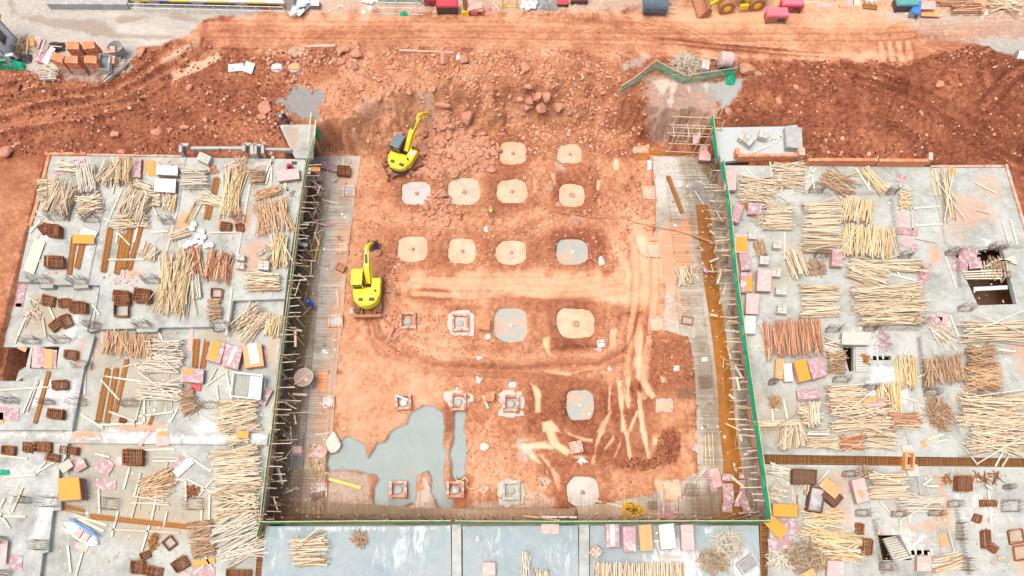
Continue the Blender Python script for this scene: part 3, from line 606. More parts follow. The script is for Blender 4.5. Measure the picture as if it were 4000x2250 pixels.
# left deck, several pours
SL = [('m',430,590,12,30,.9),('m',460,560,18,40,.9),('m',610,560,25,40,.8),('m',650,640,40,60,.6),('m',560,680,50,12,.6),('m',330,690,40,16,.7),('w',150,760,90,50,.9),('w',560,560,40,40,.4),('w',430,450,60,40,.3),('w',640,470,40,30,.4),('m',230,750,20,12,.6),('c',700,610,22,25,.8),('c',120,590,60,40,.3),('c',200,640,40,40,.4),('m',700,790,16,25,.6),('m',150,670,20,10,.4)]
holesL = [[(5,873),(77,873),(57,958),(-20,958)], [(82,873),(150,871),(140,927),(75,927)]]
slab('concrete_deck', 'upper left concrete deck crowded with pale timber stacks and rusty stirrups', [(126,391),(460,396),(735,400),(768,402),(758,482),(741,575),(722,700),(716,752),(586,756),(575,828),(540,832),(538,822),(400,824),(395,834),(344,836),(342,826),(250,828),(226,836),(222,829),(252,718),(222,716),(222,724),(186,726),(185,716),(134,716),(133,724),(103,725),(100,710),(45,708),(95,480)], 0, .45, stains=SL)
slab('concrete_deck', 'long lower left deck with step, white cross beam and lumber column', [(45,711),(100,713),(103,728),(133,727),(134,719),(185,719),(186,729),(222,727),(222,719),(249,721),(219,832),(228,840),(252,831),(340,829),(342,839),(397,837),(402,827),(536,825),(538,835),(577,831),(588,759),(716,755),(681,1086),(652,1330),(640,1480),(-110,1480),(-90,1130),(-30,900),(5,850)], -.5, .4, holes=holesL,
     stains=[('w',330,960,130,130,.6),('w',300,860,90,40,.5),('w',120,790,60,50,.8),('w',300,1200,180,90,.6),('w',420,1300,140,60,.8),('m',350,1080,60,16,.8),('m',215,1100,14,30,.8),('m',230,910,8,60,.5),('m',690,880,20,40,.6),('c',180,830,14,60,.8),('c',300,1095,300,12,.9),('c',560,1075,100,12,.7),('w',540,850,60,30,.7),('m',470,1320,60,12,.4),('w',100,830,60,30,.4)])
slab('concrete_deck', 'raised concrete kerb slab with starter bars in the bottom left corner', [(-110,1118),(170,1116),(166,1150),(149,1176),(146,1248),(155,1251),(153,1283),(133,1285),(124,1360),(122,1388),(108,1392),(96,1480),(-130,1480)], -.1, .42, stains=[('c',110,1300,18,60,.6),('w',40,1250,40,30,.3),('c',60,1200,60,60,.3)])
slab('concrete_deck', 'raised concrete landing around the stair opening at the left edge', [(150,870),(222,842),(238,846),(222,905),(212,925),(190,1040),(183,1082),(-70,1082),(-40,960),(60,960),(80,930),(142,929)], -.15, .4, stains=[('c',110,985,40,30,.8),('c',160,1000,40,60,.5),('m',205,890,6,50,.6),('c',190,850,20,20,.7)])
slab('concrete_beam', 'whitish raised concrete beam band crossing the lower left deck', [(183,1084),(676,1090),(671,1120),(560,1119),(170,1115)], -.28, .3, stains=[('m',215,1098,38,16,1),('c',450,1100,250,20,.6)], cat='concrete beam')
# right decks
HR = [[(2402,640),(2520,620),(2558,765),(2460,768)], [(2119,872),(2147,872),(2147,934),(2136,934)], [(2190,895),(2242,895),(2242,906),(2190,906)], [(2208,1346),(2265,1346),(2295,1409),(2220,1409)], [(2286,1384),(2342,1384),(2342,1396),(2286,1396)]]
slab('concrete_deck', 'big right concrete deck covered with yellow pole stacks', [(1822,416),(2330,420),(2532,420),(2592,600),(2690,1000),(2710,1155),(1921,1143),(1912,1086),(1862,724)], 0, .45, holes=HR[:3],
     stains=[('m',2440,530,70,45,.55),('m',2350,640,20,25,.8),('m',2490,470,40,50,.4),('m',2400,590,50,30,.3),('w',1960,690,60,40,.4),('m',1985,620,10,30,.6),('w',1960,1060,60,60,.5),('w',2440,1040,90,40,.3),('m',2570,900,20,60,.5),('c',2240,970,50,50,.8),('c',2180,860,50,40,.5),('w',2200,480,40,40,.2),('m',1900,1000,20,30,.3)])
slab('concrete_deck', 'lower right concrete deck with stair flight and curved mud trail', [(1923,1168),(2714,1177),(2740,1480),(1930,1480),(1938,1312)], 0, .45, holes=HR[3:],
     stains=[('m',2375,1260,10,60,.8),('m',2370,1300,16,24,.8),('m',2340,1322,30,14,.7),('m',2290,1330,30,10,.6),('m',2420,1120,70,8,.5),('m',2120,1250,14,60,.4),('m',2570,1400,20,60,.6),('w',2050,1200,80,30,.3),('c',2450,1280,80,50,.3),('c',2300,1370,60,40,.5)])
slab('concrete_deck', 'small smooth white deck holding grey block stacks behind the right deck', [(1796,321),(1972,318),(2006,314),(2007,386),(1846,404),(1814,408)], .12, .4, mat='slabwhite')
slab('concrete_deck', 'blue grey front left deck with white streaks', [(668,1324),(1134,1322),(1136,1480),(655,1480)], 0, .45, mat='slabblue', stains=[('c',700,1400,20,60,.3),('c',1020,1390,60,60,.35),('c',900,1330,200,8,.5)])
slab('concrete_deck', 'pale blue front middle deck between two kerb beams', [(1164,1324),(1454,1322),(1456,1480),(1164,1480)], 0, .45, mat='slabblue', stains=[('c',1390,1400,50,40,.2),('c',1260,1350,50,40,.2)])
slab('concrete_deck', 'smooth front right deck carrying five formply stacks', [(1484,1322),(1908,1322),(1915,1480),(1484,1480)], 0, .45, mat='slabblue', stains=[('c',1700,1420,80,50,.6),('c',1880,1430,40,40,.6),('w',1770,1400,40,30,.3)])
slab('concrete_deck', 'tiny pale board landing at the back corner of the left deck', [(702,314),(792,313),(787,398),(742,398)], .15, .3, mat='slab', stains=[('w',730,340,30,40,.7),('m',740,360,20,50,.3)])
for lab, a in (('white concrete kerb beam between the front left and middle decks', [(1137,1320),(1160,1320),(1161,1480),(1137,1480)]), ('stained grey kerb beam between the front middle and right decks', [(1457,1320),(1482,1320),(1482,1480),(1457,1480)])):
    slab('concrete_beam', lab, a, .12, .5, cat='concrete beam', mat='slab')
# sunken rebar trenches: dark floors
def trench(label, pts, z=-.9, nx=30):
    mb = MB(); p = gpoly(pts, 0)
    mb.add([(*q, z) for q in p], [tuple(range(len(p)))])
    o = mb.build('trench_floor', M['slabdark']); tag(o, label, 'trench formwork')
# ------------------------------------------------------------------ generic builders
def poles_arr(P, Q, R, n=5):
    """capped prisms from P to Q (arrays), radius R -> verts, faces"""
    P, Q = np.asarray(P, float), np.asarray(Q, float); d = Q-P; L = np.linalg.norm(d, axis=1, keepdims=True)+1e-9; d = d/L
    up = np.tile([0., 0, 1.], (len(P), 1)); up[np.abs(d[:, 2]) > .9] = [1, 0, 0]
    u = np.cross(d, up); u /= np.linalg.norm(u, axis=1, keepdims=True); v = np.cross(u, d)
    R = np.broadcast_to(np.asarray(R, float), (len(P),))
    vs = []
    for E in (P, Q):
        for k in range(n):
            a = 2*math.pi*(k+.5)/n; vs.append(E+(u*math.cos(a)+v*math.sin(a))*R[:, None])
    V = np.stack(vs, 1).reshape(-1, 3)
    fs = [(k, (k+1) % n, n+(k+1) % n, n+k) for k in range(n)]; caps = [tuple(range(n-1, -1, -1)), tuple(range(n, 2*n))]
    mb = MB(); mb.v = [tuple(x) for x in V]; F = []
    for i in range(len(P)):
        o = i*2*n; F += [tuple(a+o for a in f) for f in fs] + [tuple(a+o for a in f) for f in caps]
    mb.f = F; mb.m = [0]*len(F); return mb
PILES = []
def axis(c, r, x0, y0, x1, y1, w, dz=0.0, z=None):
    X, Y = D(c, r, (x0+x1)/2, (y0+y1)/2); z = (level(X, Y) if z is None else z)
    a, b = W(c, r, x0, y0, dz, z), W(c, r, x1, y1, dz, z)
    L = math.hypot(x1-x0, y1-y0); nx, ny = -(y1-y0)/L, (x1-x0)/L; mx, my = (x0+x1)/2, (y0+y1)/2
    s = W(c, r, mx+nx*w/2, my+ny*w/2, dz, z)-W(c, r, mx-nx*w/2, my-ny*w/2, dz, z)
    return a, b, s, z
def pile(c, r, x0, y0, x1, y1, w, mat, h, jit, label, rad=.043, bear=True, mess=.06, name='pole_stack', z=None, cat='pole stack'):
    a, b, s, z = axis(c, r, x0, y0, x1, y1, w, h*.6, z); a.z = b.z = z
    ax = b-a; L = ax.length; ax.normalize(); Wd = s.length; sn = s/Wd
    P, Q, R = [], [], []; dia = rad*2
    nl = max(1, int(h/(dia*.9))); z0 = .08 if bear else .01
    for k in range(nl):
        wk = Wd*(1-.22*k/max(nl, 1)); cnt = max(2, int(wk/(dia*1.5)))
        if k < nl-2 and cnt > 8:      # inner layers: only the flanks are ever seen
            idxs = [0, 1, 2, cnt-3, cnt-2, cnt-1]
        else: idxs = range(cnt)
        for i in idxs:
            t = (i+.5)/cnt-.5 + rnd.uniform(-.4, .4)/cnt; an = math.radians(rnd.gauss(0, jit)); Lk = L*rnd.uniform(.82, 1.08)
            if rnd.random() < .15: Lk *= rnd.uniform(.55, .85)
            if rnd.random() < mess: an += math.radians(rnd.choice((-1, 1))*rnd.uniform(8, 30)); zz = z0+nl*dia*.85+.03
            else: zz = z0+k*dia*.88+rad
            d = ax*math.cos(an)+sn*math.sin(an); m = a+ax*(L/2+rnd.gauss(0, L*.035))+sn*(t*wk)
            p = m-d*Lk/2; q = m+d*Lk/2; e_ = rnd.uniform(-.05, .05); p.z = z+zz+e_+rnd.uniform(-.02, .02); q.z = z+zz+e_+rnd.uniform(-.02, .02)
            P.append(p); Q.append(q); R.append(rad*rnd.uniform(.75, 1.25))
    o = a+ax*(L/2); o.z = z
    if bear and L > 1.2:
        t = thing(name, label, cat, o); t["_o"] = tuple(o)
        poles_arr(P, Q, R).build('pole_layers', M[mat], t)
        for f in (.22, .75):
            q = a+ax*L*f; e = rnd.uniform(.1, .5); mb = MB().bar(q-sn*(Wd/2+.1), q+sn*(Wd/2+e), .07, .07); mb.v = [(x, y, zz+z+.04-q.z) for x, y, zz in mb.v]
            mb.build('bearer', M['grey'], t)
    else:
        ob = poles_arr(P, Q, R).build(name, M[mat], None, tuple(o)); tag(ob, label, cat)
    PILES.append(label)
def heap(c, r, x, y, rx, ry, h, Ls, n, mat, label, rad=.03, name='stick_heap', cat='stick heap', z=None):
    X, Y = D(c, r, x, y); z = level(X, Y) if z is None else z
    o = W(c, r, x, y, 0, z); ex = abs((W(c, r, x+rx, y, 0, z)-o).x); ey = abs((W(c, r, x, y-ry, 0, z)-o).y)
    P, Q, R = [], [], []
    for i in range(n):
        rr = math.sqrt(rnd.random()); a = rnd.uniform(0, 2*math.pi); zz = h*(1-rr**1.6)*rnd.uniform(.3, 1)+.04
        m = o+Vector((rr*ex*math.cos(a), rr*ey*math.sin(a), zz)); an = rnd.uniform(0, math.pi); l = Ls*rnd.uniform(.5, 1.3)/2; sl = rnd.gauss(0, .22)
        d = Vector((math.cos(an), math.sin(an), sl))*l; p, q = m-d, m+d; p.z = max(p.z, z+.03); q.z = max(q.z, z+.03)
        P.append(p); Q.append(q); R.append(rad*rnd.uniform(.7, 1.3))
    tag(poles_arr(P, Q, R, 4).build(name, M[mat], None, tuple(o)), label, cat)
def quadpx(c, r, x, y, w, h, rot, dz=0.0, z=None):
    X, Y = D(c, r, x, y); z = level(X, Y) if z is None else z
    a = math.radians(rot); ca, sa = math.cos(a), math.sin(a)
    o = W(c, r, x, y, dz, z); u = (W(c, r, x+ca*w/2, y+sa*w/2, dz, z)-W(c, r, x-ca*w/2, y-sa*w/2, dz, z))
    v = (W(c, r, x-sa*h/2, y+ca*h/2, dz, z)-W(c, r, x+sa*h/2, y-ca*h/2, dz, z))
    return o, u, v, z
def rough_sheet(mb, o, u, v, t, mi=0):
    if u.cross(v).z < 0: u = -u
    b = [o-u/2-v/2, o+u/2-v/2, o+u/2+v/2, o-u/2+v/2]; mb.hexa([p for p in b], [p+Vector((0,0,t)) for p in b], mi)
    # keep outward winding whatever the pixel axes were
def ply_stack(c, r, x, y, w, h, rot, ht, mat, label, top=None, tlabel=None, z=None, loose=1.0):
    """stack of formply sheets whose TOP face was measured at x, y, w, h"""
    o, u, v, z = quadpx(c, r, x, y, w, h, rot, ht, z); o.z = z
    mb = MB(); n = max(2, int(ht/.035)); uu, vv = u.normalized(), v.normalized()
    zc = .09
    for k in range(n):
        off = uu*rnd.gauss(0, .025*loose)+vv*rnd.gauss(0, .03*loose); s1, s2 = rnd.uniform(.94, 1.0), rnd.uniform(.93, 1.0)
        if k == n-1: off *= .3; s1 = s2 = 1
        R = Matrix.Rotation(math.radians(rnd.gauss(0, 1.2*loose)), 3, 'Z')
        rough_sheet(mb, Vector((o.x, o.y, z+zc))+off, R @ (u*s1), R @ (v*s2), .02, 1 if k >= n-2 else 0); zc += (ht-.09)/n
    t = thing('formply_stack', label, 'plywood stack', tuple(Vector((o.x, o.y, z)))); t["_o"] = (o.x, o.y, z)
    m1 = MB(); m1.v, m2 = mb.v, None
    s0 = [i for i, k in enumerate(mb.m) if k == 0]; s1 = [i for i, k in enumerate(mb.m) if k == 1]
    for nm, sel, mm in (('lower_sheets', s0, 'plyedge'), ('top_sheets', s1, mat)):
        q = MB(); q.v = mb.v; q.f = [mb.f[i] for i in sel]; q.m = [0]*len(sel)
        used = sorted({i for f in q.f for i in f}); mp = {a: i for i, a in enumerate(used)}; q.v = [mb.v[a] for a in used]; q.f = [tuple(mp[i] for i in f) for f in q.f]
        if q.f: q.build(nm, M[mm], t)
    big = u if u.length > v.length else v; sm = v if big is u else u
    for f in (-.3, .3):
        p = Vector((o.x, o.y, z+.045))+big*f; MB().bar(p-sm*.55, p+sm*rnd.uniform(.55, .8), .07, .08).build('bearer', M['grey'], t)
    if top:
        k1, k2, du, dv, dr = top[1:]
        q = MB(); R = Matrix.Rotation(math.radians(dr), 3, 'Z'); rough_sheet(q, Vector((o.x, o.y, z+ht+.006))+u*du+v*dv, R @ (u*k1), R @ (v*k2), .02)
        tag(q.build('formply_sheet', M[top[0]], None, (o.x, o.y, z+ht)), tlabel, 'plywood sheet')
def sheet(c, r, x, y, w, h, rot, mat, label, dz=.03, tilt=0, name='formply_sheet', cat='plywood sheet', t=.02, z=None, group=None):
    o, u, v, z = quadpx(c, r, x, y, w, h, rot, dz, z)
    if tilt: u = u+Vector((0, 0, tilt)); o = o+Vector((0, 0, abs(tilt)/2))
    q = MB(); rough_sheet(q, o, u, v, t); tag(q.build(name, M[mat], None, tuple(o)), label, cat, group)
def plank(c, r, x0, y0, x1, y1, w, mat, label, dz=.05, name='plank', cat='plank', th=.05, z=None, group=None, dz2=None):
    X, Y = D(c, r, (x0+x1)/2, (y0+y1)/2); z = level(X, Y) if z is None else z
    a, b = W(c, r, x0, y0, dz, z), W(c, r, x1, y1, dz if dz2 is None else dz2, z)
    wm = w*.25/ (FPX/ (CAMH-z)) * 1.1
    tag(MB().bar(a, b, wm, th).build(name, M[mat], None, tuple((a+b)/2)), label, cat, group)
def stirrups(c, r, x, y, w, h, rot, ht, label, nside=9, open_=False, mat='rust'):
    o, u, v, z = quadpx(c, r, x, y, w, h, rot, ht*.7); o.z = z; mb = MB(); n = max(3, int(ht/.075)); uu, vv = u.normalized(), v.normalized()
    for k in range(n):
        zz = z+.03+k*ht/n; j = uu*rnd.gauss(0, .03)+vv*rnd.gauss(0, .03); s = rnd.uniform(.9, 1.04); R = Matrix.Rotation(math.radians(rnd.gauss(0, 3)), 3, 'Z')
        cs = [Vector((o.x, o.y, zz))+j+R @ (u*a*s/2+v*b*s/2) for a, b in ((-1,-1),(1,-1),(1,1),(-1,1))]
        for i in range(4): mb.bar(cs[i], cs[(i+1) % 4], .05, .05)
    if not open_:
        m = max(3, int(u.length/.16))
        for k in range(1, m):
            for zz in (z+ht*.45, z+ht*.98):
                f = k/m-.5; mb.bar(Vector((o.x, o.y, zz+rnd.uniform(-.04, .04)))+u*f-v*.5, Vector((o.x, o.y, zz))+u*f+v*.5+uu*rnd.gauss(0, .04), .045, .05)
        for k in range(1, max(2, int(v.length/.25))):
            f = k/max(2, int(v.length/.25))-.5; mb.bar(Vector((o.x, o.y, z+ht))+v*f-u*.5, Vector((o.x, o.y, z+ht))+v*f+u*.5, .04, .04)
    tag(mb.build('stirrup_bundle', M[mat], None, (o.x, o.y, z)), label, 'stirrup bundle')
def rebar_bundle(c, r, x0, y0, x1, y1, w, label, mat='rustbar', th=.12, dz=.06, jit=.5):
    a, b, s, z = axis(c, r, x0, y0, x1, y1, w, dz); n = max(4, int(s.length/.04)); P, Q = [], []
    ax = (b-a).normalized()
    for i in range(n):
        for k in range(max(1, int(th/.05))):
            t = (i+.5)/n-.5; off = s*(t+rnd.uniform(-.3, .3)/n)*(1-.15*k); zz = Vector((0, 0, k*.04+rnd.uniform(-.01, .01))); e = ax*rnd.gauss(0, .08)
            P.append(a+off+zz+e); Q.append(b+off*rnd.uniform(.9, 1.08)+zz+ax*rnd.gauss(0, .08)+s*math.radians(rnd.gauss(0, jit)))
    tag(poles_arr(P, Q, .022, 4).build('rebar_bundle', M[mat], None, tuple((a+b)/2)), label, 'rebar bundle')
NST = [0]
def starter(c, r, bx, by, w, h, label=None, n=16, ht=1.15):
    o, u, v, z = quadpx(c, r, bx, by, w, h, 0); P, Q = [], []
    for k in range(n):
        f = 4*k/n; i = int(f); f -= i; a, b = [((f-.5), -.5), (.5, f-.5), (.5-f, .5), (-.5, .5-f)][i]
        for q in range(2):
            p = o+u*(a+rnd.uniform(-.04, .04))+v*(b+rnd.uniform(-.04, .04)); l = ht*rnd.uniform(.75, 1.1); P.append(p); Q.append(p+Vector((rnd.gauss(0, .05), rnd.gauss(0, .05), l)))
    for zz in (.12, .3):
        cs = [o+u*a/2+v*b/2+Vector((0,0,zz)) for a, b in ((-1,-1),(1,-1),(1,1),(-1,1))]
        for i in range(4): P.append(cs[i]); Q.append(cs[(i+1) % 4])
    tag(poles_arr(P, Q, .012, 4).build('starter_bars', M['rebar'], None, tuple(o)), label, 'starter bars', 'column starter bars standing up from the decks')
def bar_row(c, r, x0, y0, x1, y1, n, label, ht=.7, rows=2):
    X, Y = D(c, r, (x0+x1)/2, (y0+y1)/2); z = level(X, Y); a, b = W(c, r, x0, y0, 0, z), W(c, r, x1, y1, 0, z); P, Q = [], []; s = Vector((-(b-a).y, (b-a).x, 0)).normalized()
    for k in range(n):
        for q in range(rows):
            p = a.lerp(b, (k+.5)/n)+s*(.18*q)+s*rnd.gauss(0, .02); P.append(p); Q.append(p+Vector((rnd.gauss(0, .04), rnd.gauss(0, .04), ht*rnd.uniform(.75, 1.1))))
    tag(poles_arr(P, Q, .011, 4).build('starter_bars', M['rebar'], None, tuple(a.lerp(b, .5))), label, 'starter bars')
def ico(sub=1):
    import bmesh
    bm = bmesh.new(); bmesh.ops.create_icosphere(bm, subdivisions=sub, radius=1); V = np.array([v.co[:] for v in bm.verts]); F = [tuple(v.index for v in f.verts) for f in bm.faces]; bm.free(); return V, F
IV, IF = ico(2); IV1, IF1 = ico(1)
def rock_verts(seed, V=IV, k=.28):
    g = np.random.default_rng(seed); v = V.copy()
    for _ in range(9):                       # chop facets off
        d = g.normal(size=3); d /= np.linalg.norm(d); h = g.uniform(.45, .85); s = v @ d; v = v-np.outer(np.maximum(s-h, 0), d)
    return v*(1+g.normal(0, k*.1, (len(v), 1)))
ROCKME = []
for k in range(10):
    mb = MB(); mb.v = [tuple(p) for p in rock_verts(100+k)]; mb.f = IF; mb.m = [0]*len(IF); ROCKME.append((mb.me('rock', M['rock']), mb.me('rock', M['rockdark'])))
def rock(c, r, x, y, w, h, label, dark=False, group=None, flatness=.6, name='boulder', cat='boulder', mat=None, k=None):
    o, u, v, z = quadpx(c, r, x, y, w, h, 0); k = rnd.randrange(10) if k is None else k
    me = ROCKME[k][1 if dark else 0]
    if mat: me = me.copy(); me.materials.clear(); me.materials.append(M[mat])
    ob = link(name, me, None, (o.x, o.y, z+min(u.length, v.length)*.18)); ob.scale = (u.length*.62, v.length*.62, min(u.length, v.length)*flatness*.62)
    ob.rotation_euler = (rnd.uniform(-.2, .2), rnd.uniform(-.2, .2), rnd.choice((0, math.pi))+rnd.uniform(-.25, .25)); tag(ob, label, cat, group)
    return ob
